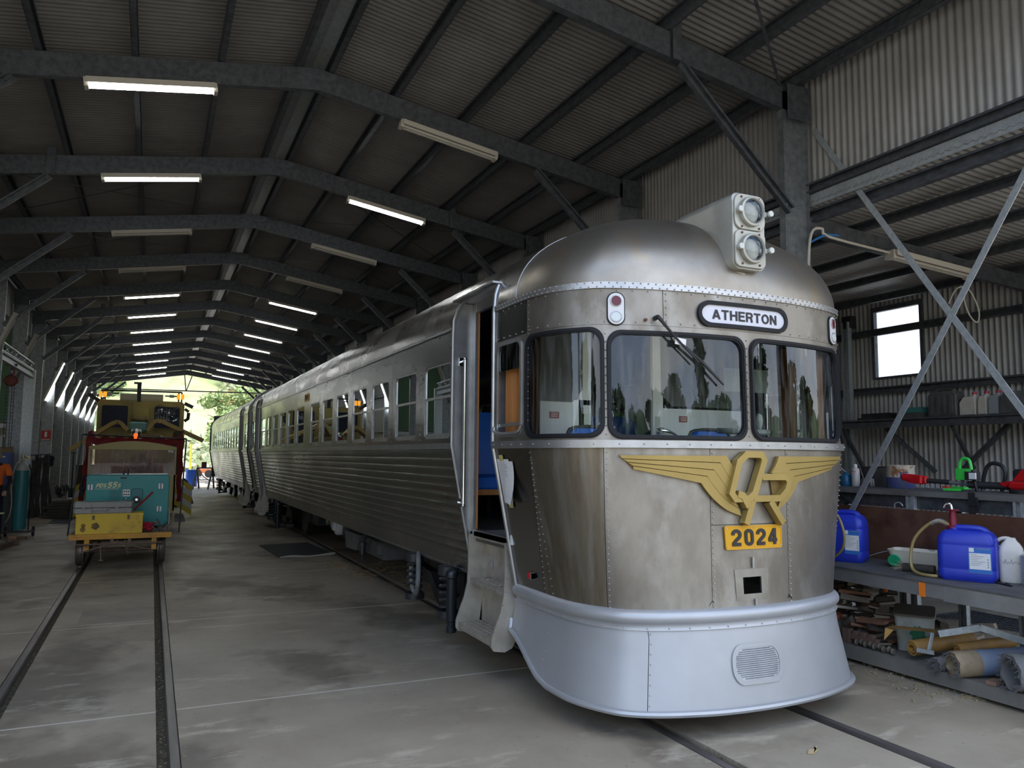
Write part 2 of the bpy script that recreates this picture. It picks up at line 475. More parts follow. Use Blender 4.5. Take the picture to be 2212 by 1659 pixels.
railm = mat('rail_steel', (0.16, 0.145, 0.135), (0.24, 0.22, 0.205), scale=3, rough=.42, metal=.6, stretch=(6, .6, 1))
m = MB()
for a, b in (TL, TR):
    m.box(a, a+FLG, -3.3, 42, -.2, -.045); m.box(b-FLG, b, -3.3, 42, -.2, -.045)
obj('groove_bed', m, groove, floor)
for (a, b), nm in ((TL, 'left'), (TR, 'right')):
    for x0, x1, w in ((a-HEAD, a, 'nearest the left edge'), (b, b+HEAD, 'second')):
        mm = MB().prism([(x0, -.03), (x0+.008, .001), (x1-.008, .001), (x1, -.012), (x1, -.2), (x0, -.2)], -3.3, 60, axis='y')
        o = obj('rail', mm, railm, org=((x0+x1)/2, 20, 0), smooth=False,
                label={('left', 0): 'left rail of the trolley track set in concrete', ('left', 1): 'right rail of the trolley track with litter filled groove',
                       ('right', 0): 'left rail passing under the silver railcar', ('right', 1): 'right rail emerging beneath the railcar skirt'}[(nm, 0 if w.startswith('near') else 1)],
                cat='rail', group='railway rails set flush in the floor')
# litter crumbs in groove
m = MB()
for k in range(420):
    y = 3.2 + (k/420)**1.6*11; x = random.choice((TL[1]-FLG*.9+random.random()*FLG*.8,)*3 + (TL[1]+HEAD+.01+abs(random.gauss(0, .012)), TL[0]+random.random()*FLG*.8))
    z = -.044 if x < TL[1] else .001
    s = random.uniform(.003, .008)
    m.cbox((x, y, z+s*.3), (s, s*random.uniform(1, 2.4), s*.6), Matrix.Rotation(random.random()*3, 3, 'Z'))
obj('rail_litter', m, mat('straw_litter', (0.42, 0.34, 0.2), (0.25, 0.2, 0.12), scale=40, rough=.9), org=(0, 6, 0), label='crumbs of dry leaf litter along the left track groove', cat='litter', kind='stuff')
# steel cover plate between the rails
m = MB().box(-.60, .10, 8.95, 9.75, .0, .005)
obj('cover_plate', m, mat('plate_conc', (0.34, 0.305, 0.25), (0.26, 0.23, 0.185), scale=3, rough=.6), org=(-.25, 9.35, 0), label='flat rectangular plate between the rails of the left track', cat='plate')

# ---- corrugated sheet helper
def corr_y(mb, x0, z0, x1, z1, ya, yb, amp=.009, wl=.076, seg=6, nrm=(0,0,1)):
    # waves step along Y; sheet spans from (x0,z0) to (x1,z1)
    n = int((yb-ya)/wl*seg); vs = []; nx, _, nz_ = nrm
    for i in range(n+1):
        y = ya + (yb-ya)*i/n; h = amp*cos(2*pi*y/wl)
        vs += [(x0+nx*h, y, z0+nz_*h), (x1+nx*h, y, z1+nz_*h)]
    fs = [(2*i, 2*i+1, 2*i+3, 2*i+2) for i in range(n)]
    return mb.add(vs, fs)
ceiling = root('ceiling', (RX, 20, RZ), kind='structure')
for (xe, nm) in ((XL-.35, 'l'), (XR+.12, 'r')):
    m = MB()
    corr_y(m, RX+(-.02 if nm == 'l' else .02), RZ+.2, xe, roofz(xe)+.2, Y0S, Y1S, nrm=(0, 0, 1))
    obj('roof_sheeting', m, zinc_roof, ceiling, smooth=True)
m = MB().add([(RX-.16, Y0S, RZ+.155), (RX, Y0S, RZ+.19), (RX+.16, Y0S, RZ+.155), (RX-.16, Y1S, RZ+.155), (RX, Y1S, RZ+.19), (RX+.16, Y1S, RZ+.155)], [(0, 1, 4, 3), (1, 2, 5, 4)])
obj('ridge_cap', m, galv_l, ceiling)
for x in (-2.95, -2.10, -1.24, -.38, .47, 1.31, 1.72, 2.50, 3.39, 4.25, 5.06, 5.80):
    m = MB(); z = roofz(x) + .09
    m.cee((x, Y0S, z), (x, Y1S, z), .15, .06, flip=(1 if x < RX else -1))
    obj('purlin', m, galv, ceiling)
# cross bracing rods under the roof in two bays
m = MB()
for (ya, yb) in ((11.69, 14.69), (14.69, 17.69), (2.69, 5.69)):
    for (xa, xb) in ((-2.9, RX-.2), (RX+.2, 5.6)):
        m.bar((xa, ya, roofz(xa)-.03), (xb, yb, roofz(xb)-.03), .03, .004)
        m.bar((xa, yb, roofz(xa)-.035), (xb, ya, roofz(xb)-.035), .03, .004)
obj('roof_brace', m, galv, ceiling)

# ---- portal frames
for k, y in enumerate(YF):
    fr = root('trim_%d' % (k+1), (RX, y, 0), kind='structure')
    D = .25
    for sgn, xe in ((-1, XL+.02), (1, XR-.02)):
        m = MB(); a = Vector((RX, y, RZ-D/2-.0)); b = Vector((xe, y, roofz(xe)-D/2))
        m.cee(a, b, D, .075, flip=1 if sgn < 0 else -1)
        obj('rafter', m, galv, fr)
        # column
        xc = XL+.15 if sgn < 0 else XR-.15
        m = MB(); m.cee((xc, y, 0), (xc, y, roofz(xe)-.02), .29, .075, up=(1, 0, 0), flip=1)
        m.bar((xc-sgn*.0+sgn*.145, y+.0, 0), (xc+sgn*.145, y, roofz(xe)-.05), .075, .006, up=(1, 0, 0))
        obj('column', m, galv_lit, fr)
        m = MB(); m.box(xc-.16, xc+.16, y-.09, y+.09, 0, .012); obj('base_plate', m, galv, fr)
        m = MB().box(xc-.155, xc+.155, y-.085, y-.079, roofz(xe)-.34, roofz(xe)+.02); obj('gusset', m, galv, fr)
        # knee brace
        m = MB(); m.cee((xe - sgn*1.60, y-.05, 5.37), (xe - sgn*.27, y-.05, 4.16), .10, .05, flip=sgn)
        for (px, pz) in ((xe-sgn*1.55, 5.32), (xe-sgn*.33, 4.21)): m.cyl((px, y-.085, pz), (px, y-.045, pz), .018, n=6)
        obj('knee_brace', m, galv, fr)
        if k % 2 == 1:
            m = MB(); x = xe - sgn*1.60; m.box(x-.05, x+.05, y-.045, y-.035, roofz(x)-.27, roofz(x)+.1); obj('fly_bracket', m, galv, fr)
    m = MB().prism([(RX-.4, roofz(RX-.4)-.02), (RX, RZ-.015), (RX+.4, roofz(RX+.4)-.02), (RX+.4, roofz(RX+.4)-.25), (RX, RZ-.262), (RX-.4, roofz(RX-.4)-.25)], y-.014, y-.006, axis='y')
    obj('apex_plate', m, galv, fr)
# end truss details at the far gable
m = MB(); ye = 45.6
m.bar((XL, ye, 5.06), (XR, ye, 5.12), .06, .06)
m.bar((RX, ye, 5.1), (RX-.1, ye, 5.95), .06, .05); m.bar((RX+.02, ye, 5.1), (RX+.28, ye, 5.92), .06, .05)
m.bar((XL, ye, roofz(XL)), (RX, ye, RZ), .08, .2); m.bar((RX, ye, RZ), (XR, ye, roofz(XR)), .08, .2)
obj('trim_20', m, galv, org=(RX, ye, 5), kind='structure')

# ---- right side: upper cladding, fascia beams, lean-to roof, outer wall
wr = root('wall_right', (XR, 20, 0), kind='structure')
m = MB(); corr_y(m, XR+.075, 4.45, XR+.075, roofz(XR)+.19, Y0S, Y1S, nrm=(1, 0, 0)); obj("wall_sheeting", m, zinc, wr, smooth=True)
m = MB(); m.cee((XR+.04, Y0S, 4.44), (XR+.04, Y1S, 4.44), .1, .05, flip=-1); obj('wall_girt', m, galv, wr)
m = MB(); m.box(XR+.03, XR+.035, Y0S, Y1S, 4.26, 4.39); m.box(XR+.03, XR+.12, Y0S, Y1S, 4.385, 4.39)
obj('apron_flashing', m, galv_l, wr)
m = MB(); m.cee((XR+.12, Y0S, 4.17), (XR+.12, Y1S, 4.17), .13, .06, flip=-1); obj('eave_beam', m, galv, wr)
XO = 9.6
def lz(x): return 4.20 - .068*(x - XR)
lr = root('ceiling_annex', (7.7, 20, 4), kind='structure')
m = MB(); corr_y(m, XR+.02, lz(XR)+.1, XO+.15, lz(XO+.15)+.1, Y0S, 45.8, nrm=(0, 0, 1)); obj('roof_sheeting', m, zinc, lr, smooth=True)
for x in (6.75, 7.6, 8.45, 9.3):
    m = MB(); m.cee((x, Y0S, lz(x)+.02), (x, 45.8, lz(x)+.02), .1, .05, flip=-1); obj('purlin', m, galv, lr)
for y in YF:
    m = MB(); m.cee((XR, y, lz(XR)-.13), (XO, y, lz(XO)-.13), .18, .06, flip=-1); obj('rafter', m, galv, lr)
    m = MB(); m.cee((XO-.12, y, 0), (XO-.12, y, lz(XO)-.05), .1, .06, up=(1, 0, 0)); obj('post', m, galv, lr)
wo_ = root('wall_outer', (XO, 10, 0), kind='structure')
WY0, WY1, WZ0, WZ1 = 7.23, 7.97, 2.90, 3.86
m = MB()
def amps(y): return .009*cos(2*pi*y/.076)
corr_y(m, XO, .0, XO, lz(XO)+.1, Y0S, WY0, nrm=(1, 0, 0)); corr_y(m, XO, 0, XO, lz(XO)+.1, WY1, 45.8, nrm=(1, 0, 0)); corr_y(m, XO, 0, XO, WZ0, WY0, WY1, nrm=(1, 0, 0))
corr_y(m, XO, WZ1, XO, lz(XO)+.1, WY0, WY1, nrm=(1, 0, 0))
obj('wall_sheeting', m, mat('zincalume_wall', (0.38, 0.38, 0.37), (0.46, 0.455, 0.44), scale=2, rough=.5, metal=.35), wo_, smooth=True)
for z in (3.55, 2.70, 1.2, .5):
    m = MB(); m.cee((XO-.07, Y0S, z), (XO-.07, 45.8, z), .1, .05, flip=-1); obj('wall_girt', m, galv, wo_)
w1 = root('window_1', (XO, 7.6, 3.4), kind='structure')
m = MB(); 
for a in ((WY0-.05, WY0, WZ0, WZ1), (WY1, WY1+.05, WZ0, WZ1), (WY0-.05, WY1+.05, WZ1, WZ1+.07), (WY0-.05, WY1+.05, WZ0-.03, WZ0)):
    m.box(XO-.05, XO+.02, a[0], a[1], a[2], a[3])
obj('window_frame', m, galv, w1)
m = MB().box(XO-.008, XO-.004, WY0, WY1, WZ0, WZ1); obj('pane', m, glass_mat('window_glass', (0.97, 0.98, 0.98), dirt=.0), w1)
# end wall of the annex
m = MB().box(XR+.1, XO, 45.7, 45.8, 0, 4.1); obj('wall_annex_end', m, galv, org=(7.7, 24, 0), kind='structure')

# X bracing between frames 0 and 1 on the right
br = root('wall_brace', (5.95, 4.2, 0), 'crossed galvanised flat brace bars between the right columns above the bench', 'brace')
xb = 5.97
for (a, b) in (((xb, 5.62, 5.05), (xb, 2.76, .68)), ((xb-.012, 2.76, 5.15), (xb-.012, 5.62, .72))):
    m = MB(); m.bar(a, b, .008, .055, up=(0, 1, 0)); 
    obj('brace_bar', m, galv_l, br)

# ---- left side
wl_ = root('wall_left', (XL, 30, 0), kind='structure')
m = MB(); corr_y(m, XL-.04, 0, XL-.04, roofz(XL)+.1, 26.69, Y1S-1.2, nrm=(1, 0, 0)); obj('wall_sheeting', m, zinc, wl_, smooth=True)
m = MB(); corr_y(m, XL-.04, 4.75, XL-.04, roofz(XL)+.1, Y0S, 26.69, nrm=(1, 0, 0)); obj('upper_sheeting', m, zinc, wl_, smooth=True)
for z in (1.2, 2.6, 3.9): 
    m = MB(); m.cee((XL-.0, 26.69, z), (XL-.0, Y1S-1.2, z), .1, .05, flip=1); obj('wall_girt', m, galv, wl_)
# left annex: green end wall and cream lower part
green = mat('green_wall', (0.15, 0.31, 0.17), (0.18, 0.35, 0.20), scale=1, rough=.7)
cream = mat('cream_wall', (0.42, 0.42, 0.34), rough=.7)
we = root('wall_back', (-6.5, 27.2, 0), kind='structure')
m = MB().box(-10.5, XL-.05, 27.2, 27.3, 2.55, 5.6); obj('green_cladding', m, green, we)
m = MB().box(-10.5, XL-.05, 27.2, 27.3, 0, 2.42); obj('lower_cladding', m, cream, we)
m = MB(); m.box(-10.5, XL-.05, 27.12, 27.32, 2.42, 2.55); m.cyl((-10.5, 27.1, 2.62), (XL-.1, 27.1, 2.62), .03, n=8); obj('rail_band', m, galv_l, we)
for x in (-3.75, -4.7, -5.7):
    f = MB(); f.box(x-.33, x+.33, 27.15, 27.2, 1.45, 2.2); o = obj('window_frame', f, galv_l, we)
    g = MB(); g.box(x-.28, x+.28, 27.14, 27.155, 1.5, 2.15); obj('pane', g, mat('dim_pane', (.03, .035, .035), rough=.1), we)
m = MB().box(-10.6, -10.5, Y0S, 27.3, 0, 5.6); obj('wall_annex_left', m, zinc, org=(-10.5, 15, 0), kind='structure')
m = MB().add([(-10.6, Y0S, 4.9), (XL, Y0S, 5.4), (XL, 27.3, 5.4), (-10.6, 27.3, 4.9)], [(0, 1, 2, 3)]); obj('ceiling_left_annex', m, zinc_roof, org=(-6.5, 15, 5), kind='structure')

# ---- fluorescent battens
def make_light(lit):
    r = root('fluorescent_light', (0, 0, 0), 'x', 'light')
    m = MB(); m.box(-.62, .62, -.085, .085, -.012, .03); m.box(-.62, .62, -.085, -.08, -.03, -.01); m.box(-.62, .62, .08, .085, -.03, -.01); m.box(-.64, -.60, -.055, .055, -.06, .035); m.box(.60, .64, -.055, .055, -.06, .035)
    obj('housing', m, batten, r)
    for s in (-1, 1):
        m = MB().cyl((-.6, s*.028, -.035), (.6, s*.028, -.035), .017, n=8)
        obj('tube', m, tube_lit if lit else tube_off, r)
    return r
proto = {True: None, False: None}
ORD = ['first', 'second', 'third', 'fourth', 'fifth', 'sixth', 'seventh', 'eighth', 'ninth', 'tenth', 'eleventh', 'twelfth', 'thirteenth', 'fourteenth']
def place_light(loc, rot, lit, label, grp):
    if proto[lit] is None:
        proto[lit] = o = make_light(lit)
    else: o = dup(proto[lit])
    o.location = loc; o.rotation_euler = rot; o['label'] = label; o['group'] = grp
ang = math.atan(PITCH)
nl = nr = 0; ul = ur = 0
for i in range(0, 13):
    y = 5.69 + 3.0*i; z = 0
    if i >= 1:
        lit = i not in (3, 4)
        x = -.17
        if lit: lab = 'lit ceiling batten left of the ridge, %s lit one from the front' % ORD[nl]; nl += 1
        else: lab = 'unlit ceiling batten left of the ridge, %s dark one' % ('nearer' if ul == 0 else 'farther'); ul += 1
        place_light((x, y-.0, roofz(x)-.30), (0, -ang, 0), lit, lab, 'ceiling battens left of the ridge')
        lit = i not in (1, 3, 4)
        x = 3.2 if i > 1 else 3.15
        if lit: lab = 'lit ceiling batten right of the ridge, %s lit one from the front' % ORD[nr]; nr += 1
        else: lab = 'unlit ceiling batten right of the ridge, %s dark one from the front' % ORD[ur]; ur += 1
        place_light((x, y, roofz(x)-.30), (0, ang, 0), lit, lab, 'ceiling battens right of the ridge')
nw = 0; nu = 0
for i, y in enumerate(YF[5:]):
    y0 = y
    lit = y > 25
    a = Vector((-2.98, y0-.06, 3.24)); b = Vector((-2.54, y0-.06, 4.40)); c = (a+b)/2
    th = atan2(b.z-a.z, b.x-a.x)
    if abs(y-23.69) < .1 or y > 45: continue
    if lit: lab = 'lit slanting batten on the left wall, %s lit one from the front' % ORD[nw]; nw += 1
    else: lab = 'unlit slanting batten on the left wall, %s of the dark ones' % ('nearer' if nu == 0 else 'farther'); nu += 1
    place_light(c, (0, -th, 0), lit, lab, 'slanting wall battens on the left columns')
# batten in the right annex with conduit and dangling cable
place_light((7.62, 5.60, 3.84), (0, .068, 0), False, 'unlit cream batten under the annex roof behind the crossed braces', 'annex batten')
m = MB(); m.tube([(5.84, 5.62, 3.45), (5.84, 5.6, 3.8), (5.9, 5.6, 3.99), (6.03, 5.6, 4.02), (6.12, 5.6, 3.95), (7.0, 5.6, 3.89)], .014)
obj('conduit', m, batten, org=(6, 5.6, 3.8), smooth=True, label='white electrical conduit bending from right column to the annex batten', cat='conduit')
m = MB(); m.tube([(8.2, 5.6, 3.76), (8.18, 5.58, 3.62), (8.12, 5.58, 3.5), (8.2, 5.58, 3.32), (8.33, 5.58, 3.25), (8.36, 5.58, 3.4), (8.2, 5.58, 3.62), (8.0, 5.58, 3.6), (7.86, 5.58, 3.42)], .008, n=6)
obj('loose_cable', m, batten, org=(8.2, 5.6, 3.5), smooth=True, label='looped white cable dangling from the annex batten', cat='cable')
m = MB(); m.tube([(5.86, 5.6, 3.86), (5.97, 5.6, 3.92), (6.1, 5.6, 3.97), (6.25, 5.6, 3.98)], .012, n=6)
obj('air_hose', m, mat('blue_hose', (.02, .16, .42), rough=.5), org=(6, 5.6, 3.9), smooth=True, label='short blue hose beside the white conduit on the right column', cat='hose')
# ================================================================== silver railcars
CX, CW = 3.62, 1.30
_NX = [0, .35, .6, .85, 1.04, 1.13, 1.21, 1.265, 1.29, 1.30]
_NY = [0, .015, .05, .11, .19, .275, .39, .52, .66, .80]
# smooth the plan curve
_px = []; _py = []
for i in range(len(_NX)-1):
    p = [( _NX[max(0, min(len(_NX)-1, i+k))] if i+k >= 0 else -_NX[1], _NY[max(0, min(len(_NX)-1, i+k))] if i+k >= 0 else _NY[1]) for k in (-1, 0, 1, 2)]
    if i+2 >= len(_NX): p[3] = (1.30, 1.0)
    for j in range(6):
        t = j/6
        c = [0.5*((2*p[1][d]) + (-p[0][d]+p[2][d])*t + (2*p[0][d]-5*p[1][d]+4*p[2][d]-p[3][d])*t*t + (-p[0][d]+3*p[1][d]-3*p[2][d]+p[3][d])*t**3) for d in (0, 1)]
        _px.append(c[0]); _py.append(c[1])
_px += [1.30]; _py += [.80]
_s = [0]
for i in range(1, len(_px)): _s.append(_s[-1] + hypot(_px[i]-_px[i-1], _py[i]-_py[i-1]))
AC = 1.754
_s = [v*AC/_s[-1] for v in _s]
def interp(x, X, Y):
    if x <= X[0]: return Y[0]
    for i in range(1, len(X)):
        if x <= X[i]:
            t = (x-X[i-1])/(X[i]-X[i-1]); return Y[i-1] + (Y[i]-Y[i-1])*t
    return Y[-1]
def plan(a):
    s = -1 if a < 0 else 1; a = abs(a)
    if a >= AC: return s*1.30, .80 + a - AC
    return s*interp(a, _s, _px), interp(a, _s, _py)
def wz(z): return interp(z, [.17, .60, .72, 1.8, 3], [1.165, 1.08, 1.09, 1.30, 1.30])
def y0(z): return interp(z, [.17, .64, .78, 1.8, 2.85], [3.855, 3.94, 3.98, 4.03, 4.05])
def S0(a, z):
    x, y = plan(a); k = max(0, 1 - y/.8)
    return Vector((CX + x*wz(z)/1.30, 4.03 + y + (y0(z)-4.03)*k, z))
def SN(a, z):
    e = .012
    du = S0(a+e, z) - S0(a-e, z); dv = S0(a, z+e) - S0(a, z-e)
    return du.cross(dv).normalized()
def S(a, z, off=0.0): return S0(a, z) + SN(a, z)*off if off else S0(a, z)
def aY(Y, sg=-1): return sg*(Y - 3.076)
def Sside(sg):
    return lambda Y, z, off=0.0: S(aY(Y, sg), z, off)
RZ0, RH, YA = 2.83, .69, .90
def RF(a, ph, off=0.0):
    # roof above the gutter band
    x, y = plan(a); c, s = cos(ph), sin(ph)**.93 if ph > 0 else 0
    if y < YA: return Vector((CX + x*c, 4.05 + YA + (y-YA)*c, RZ0 + (RH+off)*s))
    return Vector((CX + x*c, 4.05 + y, RZ0 + (RH+off)*s))

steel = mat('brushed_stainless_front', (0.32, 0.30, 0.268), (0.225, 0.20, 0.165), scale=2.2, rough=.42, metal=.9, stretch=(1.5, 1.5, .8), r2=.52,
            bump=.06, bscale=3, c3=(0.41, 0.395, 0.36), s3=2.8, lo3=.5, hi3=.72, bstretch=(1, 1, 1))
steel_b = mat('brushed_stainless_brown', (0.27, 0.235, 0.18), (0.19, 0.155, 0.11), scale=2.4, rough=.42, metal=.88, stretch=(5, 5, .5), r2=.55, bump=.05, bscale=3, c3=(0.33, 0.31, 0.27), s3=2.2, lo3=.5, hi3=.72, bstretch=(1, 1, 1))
steel_dome = mat('brushed_stainless_dome', (0.42, 0.395, 0.35), (0.34, 0.30, 0.25), scale=2.0, rough=.36, metal=.92, r2=.46,
            bump=.05, bscale=4, c3=(0.46, 0.36, 0.24), s3=2.5, lo3=.58, hi3=.75)
steel_side = mat('polished_stainless_side', (0.34, 0.34, 0.34), (0.26, 0.26, 0.255), scale=1.5, rough=.2, metal=1.0, stretch=(1, .35, 1), r2=.34, bump=.22, bscale=3.2, bstretch=(1, 1.6, 1))
steel_flute = mat('fluted_stainless', (0.37, 0.37, 0.365), (0.27, 0.27, 0.265), scale=1.2, rough=.26, metal=1.0, stretch=(1, .5, 1), r2=.4, bump=.06, bscale=3)
alu = mat('dull_aluminium', (0.52, 0.525, 0.53), (0.42, 0.425, 0.43), scale=9, rough=.36, metal=.85, bump=.04, bscale=30)
alu_paint = mat('aluminium_paint', (0.49, 0.50, 0.52), (0.43, 0.44, 0.455), scale=1.6, rough=.42, metal=.45, bump=.10, bscale=3.5)
rivm = mat('rivet_metal', (0.55, 0.54, 0.52), rough=.35, metal=.8)
gask = mat('window_rubber', (0.014, 0.015, 0.018), rough=.55, spec=.25)
cabglass = glass_mat('cab_glass', (0.93, 0.97, 0.95), ior=1.6, dirt=.10)
carglass = glass_mat('saloon_glass', (0.80, 0.88, 0.87), ior=1.25, dirt=.06)
gold = mat('gold_paint', (0.40, 0.285, 0.085), (0.35, 0.245, 0.07), scale=3, rough=.42, metal=.35)
seat_blue = mat('seat_vinyl_blue', (0.02, 0.15, 0.60), rough=.42)
wood = mat('varnished_timber', (0.60, 0.26, 0.07), (0.48, 0.19, 0.05), scale=2, rough=.35, stretch=(12, 12, .8))
cabwhite = mat('cab_lining_white', (0.82, 0.84, 0.82), rough=.5)
yel = mat('plate_yellow', (0.68, 0.34, 0.006), rough=.4)
ink = mat('black_ink', (0.02, 0.02, 0.022), rough=.5)

car = root('railcar', (CX, 12.0, 0), 'silver stainless steel railcar with gold winged emblem and yellow 2024 plate', 'railcar')
def strip(z0, z1, a0, a1, off, th, step=.05):
    return panel([(a0, z0), (a1, z0), (a1, z1), (a0, z1)], [], S, step=step, thick=th, off=off, grid=(.06, 1))
# ---- backing shell
HOLE = (-.135, .037, .842, .948)
W1 = rrect(-1.69, -1.055, 1.852, 2.535, .09); W2 = rrect(-1.01, -.035, 1.845, 2.515, .09)
W3 = rrect(.035, 1.01, 1.845, 2.515, .09); W4 = rrect(1.055, 1.69, 1.852, 2.535, .09)
SWL = rrect(-2.19, -1.78, 1.865, 2.54, .06); SWR = rrect(1.78, 2.19, 1.865, 2.54, .06)
hole = [(HOLE[0], HOLE[2]), (HOLE[1], HOLE[2]), (HOLE[1], HOLE[3]), (HOLE[0], HOLE[3])]
def shrink(poly, k):   # grow (k>0) or shrink a rounded window outline
    cx = (min(p[0] for p in poly)+max(p[0] for p in poly))/2; cy = (min(p[1] for p in poly)+max(p[1] for p in poly))/2
    w = (max(p[0] for p in poly)-min(p[0] for p in poly))/2; h = (max(p[1] for p in poly)-min(p[1] for p in poly))/2
    return [(cx+(p[0]-cx)*(w+k)/w, cy+(p[1]-cy)*(h+k)/h) for p in poly]
# lower front sheets, each its own plate
def zl(a_t, a_b, z): t = (1.775 - z)/(1.775-.75); return a_t + (a_b-a_t)*t
seams = [(-2.25, -2.25), (-1.67, -1.80), (-1.053, -1.20), (-.326, -.42), (.322, .33), (1.05, 1.20), (1.67, 1.80), (2.25, 2.25)]
g = .0022
for i in range(len(seams)-1):
    l, r = seams[i], seams[i+1]
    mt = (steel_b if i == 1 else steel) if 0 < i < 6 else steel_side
    def pl(z0, z1, hs=[]):
        ol = [(zl(*l, z0)+g, z0), (zl(*r, z0)-g, z0), (zl(*r, z1)-g, z1), (zl(*l, z1)+g, z1)]
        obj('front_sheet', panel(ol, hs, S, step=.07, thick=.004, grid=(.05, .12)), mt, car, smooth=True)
    if i == 3: pl(.745, 1.283, [hole]); pl(1.287, 1.775)
    else: pl(.745, 1.775)
obj('inner_skin', panel([(-2.25, .7), (2.25, .7), (2.25, 1.83), (-2.25, 1.83)], [hole], S, step=.1, thick=.004, off=-.007, grid=(.06, .2)), dark, car, smooth=True)
# upper band
for a0, a1, mt in ((-2.25, -1.70, steel_side), (-1.70, -.641, steel), (-.641, 1.70, steel), (1.70, 2.25, steel_side)):
    obj('front_sheet', panel([(a0+g, 2.568), (a1-g, 2.568), (a1-g, 2.805), (a0+g, 2.805)], [], S, step=.06, thick=.004, grid=(.05, .1)), mt, car, smooth=True)
# window belt with openings
obj('window_panel', panel([(-1.70+g, 1.82), (1.70-g, 1.82), (1.70-g, 2.566), (-1.70+g, 2.566)], [W1, W2, W3, W4], S, step=.045, thick=.012, grid=(.05, .1)), steel, car, smooth=True)
obj('window_panel', panel([(-2.25, 1.82), (-1.70-g, 1.82), (-1.70-g, 2.566), (-2.25, 2.566)], [SWL], S, step=.05, thick=.012, grid=(.06, .1)), steel, car, smooth=True)
obj('window_panel', panel([(1.70+g, 1.82), (2.25, 1.82), (2.25, 2.566), (1.70+g, 2.566)], [SWR], S, step=.05, thick=.012, grid=(.06, .1)), steel_side, car, smooth=True)
for w in (W1, W2, W3, W4):
    gk = MB(); panel(shrink(w, .016), [shrink(w, -.013)], S, step=.03, thick=.03, off=.012, mb=gk)
    panel(shrink(w, .009), [shrink(w, -.004)], S, step=.03, thick=.03, off=.018, mb=gk)
    o = obj('windscreen', gk, gask, car, smooth=True, ang=.9)
    obj('pane', panel(shrink(w, -.003), [], S, step=.05, thick=0, off=-.006, grid=(.05, .1)), cabglass, o, smooth=True)
for w, sg in ((SWL, -1), (SWR, 1)):
    fr = MB(); panel(shrink(w, .012), [shrink(w, -.014)], S, step=.04, thick=.012, off=.010, mb=fr)
    o = obj('cab_side_window', fr, alu, car, smooth=True)
    pn = panel(rrect(-2.185, -1.785, 2.34, 2.535, .045) if sg < 0 else rrect(1.785, 2.185, 2.34, 2.535, .045), [], S, step=.06, thick=.006, off=-.004)
    obj('pane', pn, glass_mat('tinted_glass', (.25, .28, .24), dirt=.1, ior=1.8), o, smooth=True)
    b = MB(); b.bar(S(sg*2.18, 1.94, -.01), S(sg*1.79, 1.945, -.01), .012, .022); b.tube([S(sg*2.20, 1.93, .02), S(sg*2.16, 1.885, .025), S(sg*1.82, 1.88, .025), S(sg*1.74, 1.93, .02)], .011, n=6)
    obj('sill_bar', b, alu, o)
# belt rail and gutter band
obj('belt_rail', strip(1.776, 1.824, -2.25, 2.25, .024, .024), alu, car, smooth=True)
obj('gutter_band', strip(2.804, 2.846, -2.25, 2.25, .012, .014), alu, car, smooth=True)
# rounded bumper moulding
m = MB(); A = [-2.27 + 4.54*i/110 for i in range(111)]; PR = [(.770, 0), (.762, .018), (.745, .032), (.722, .038), (.70, .032), (.684, .018), (.678, .010), (.655, .012), (.645, .012), (.643, 0)]
m.v = [tuple(S(a, z, o)) for a in A for z, o in PR]; k = len(PR)
m.f = [(i*k+j, i*k+j+1, (i+1)*k+j+1, (i+1)*k+j) for i in range(len(A)-1) for j in range(k-1)]
obj('bumper_moulding', m, alu_paint, car, smooth=True, ang=1.2)
# flared skirt
low = [(-2.31, .425), (-2.22, .40), (-2.10, .355), (-1.984, .301), (-1.9, .262), (-1.80, .222), (-1.663, .190), (-1.45, .176), (-1.2, .172), (-.6, .172)]
lowR = [(-a, z) for a, z in low[::-1]]
def skirt_seg(a0, a1):
    b = [p for p in low+lowR if a0 < p[0] < a1]
    if a0 > -2.3: b = [(a0+g, .172)] + b
    if a1 < 2.3: b = b + [(a1-g, .172)]
    e0 = a0+g if a0 > -2.3 else -2.33; e1 = a1-g if a1 < 2.3 else 2.33
    return panel(b + [(e1, .652), (e0, .652)], [], S, step=.06, thick=.005, grid=(.05, .1))
for a0, a1 in ((-2.35, -.95), (-.95, 1.15), (1.15, 2.35)): obj('skirt_sheet', skirt_seg(a0, a1), alu_paint, car, smooth=True)
bead = densify([(-2.33, .50)] + low + lowR + [(2.33, .50)], .05, closed=False)
m = MB().tube([S(a, z, .006) for a, z in bead], .021, n=8); obj('skirt_bead', m, alu_paint, car, smooth=True)
# oval mesh grille
ov = [(-.10 + x, .428 + y - x*.0) for x, y in rrect(-.205, .205, -.098, .098, .085, 7)]
m = panel(shrink(ov, .022), [shrink(ov, -.004)], S, step=.04, thick=.01, off=.011)
gr = obj('grille', m, alu_paint, car, smooth=True)
mesh_m = mat('perforated_mesh', (0.42, 0.44, 0.47), (0.55, 0.57, 0.6), scale=8, rough=.4, metal=.5)
m = panel(ov, [], S, step=.04, thick=.003, off=.006)
obj('grille_mesh', m, mesh_m, gr, smooth=True)
m = MB()
for i in range(34):
    for j in range(17):
        a = -.305 + i*.0125 + (j % 2)*.006; z = .332 + j*.012
        if pip((a, z), shrink(ov, -.012)):
            p = S(a, z, .0075); m.cbox(p, (.006, .002, .006))
obj('mesh_hole', m, mat('hole_dark', (.18, .19, .21), rough=.8), gr, kind='stuff')
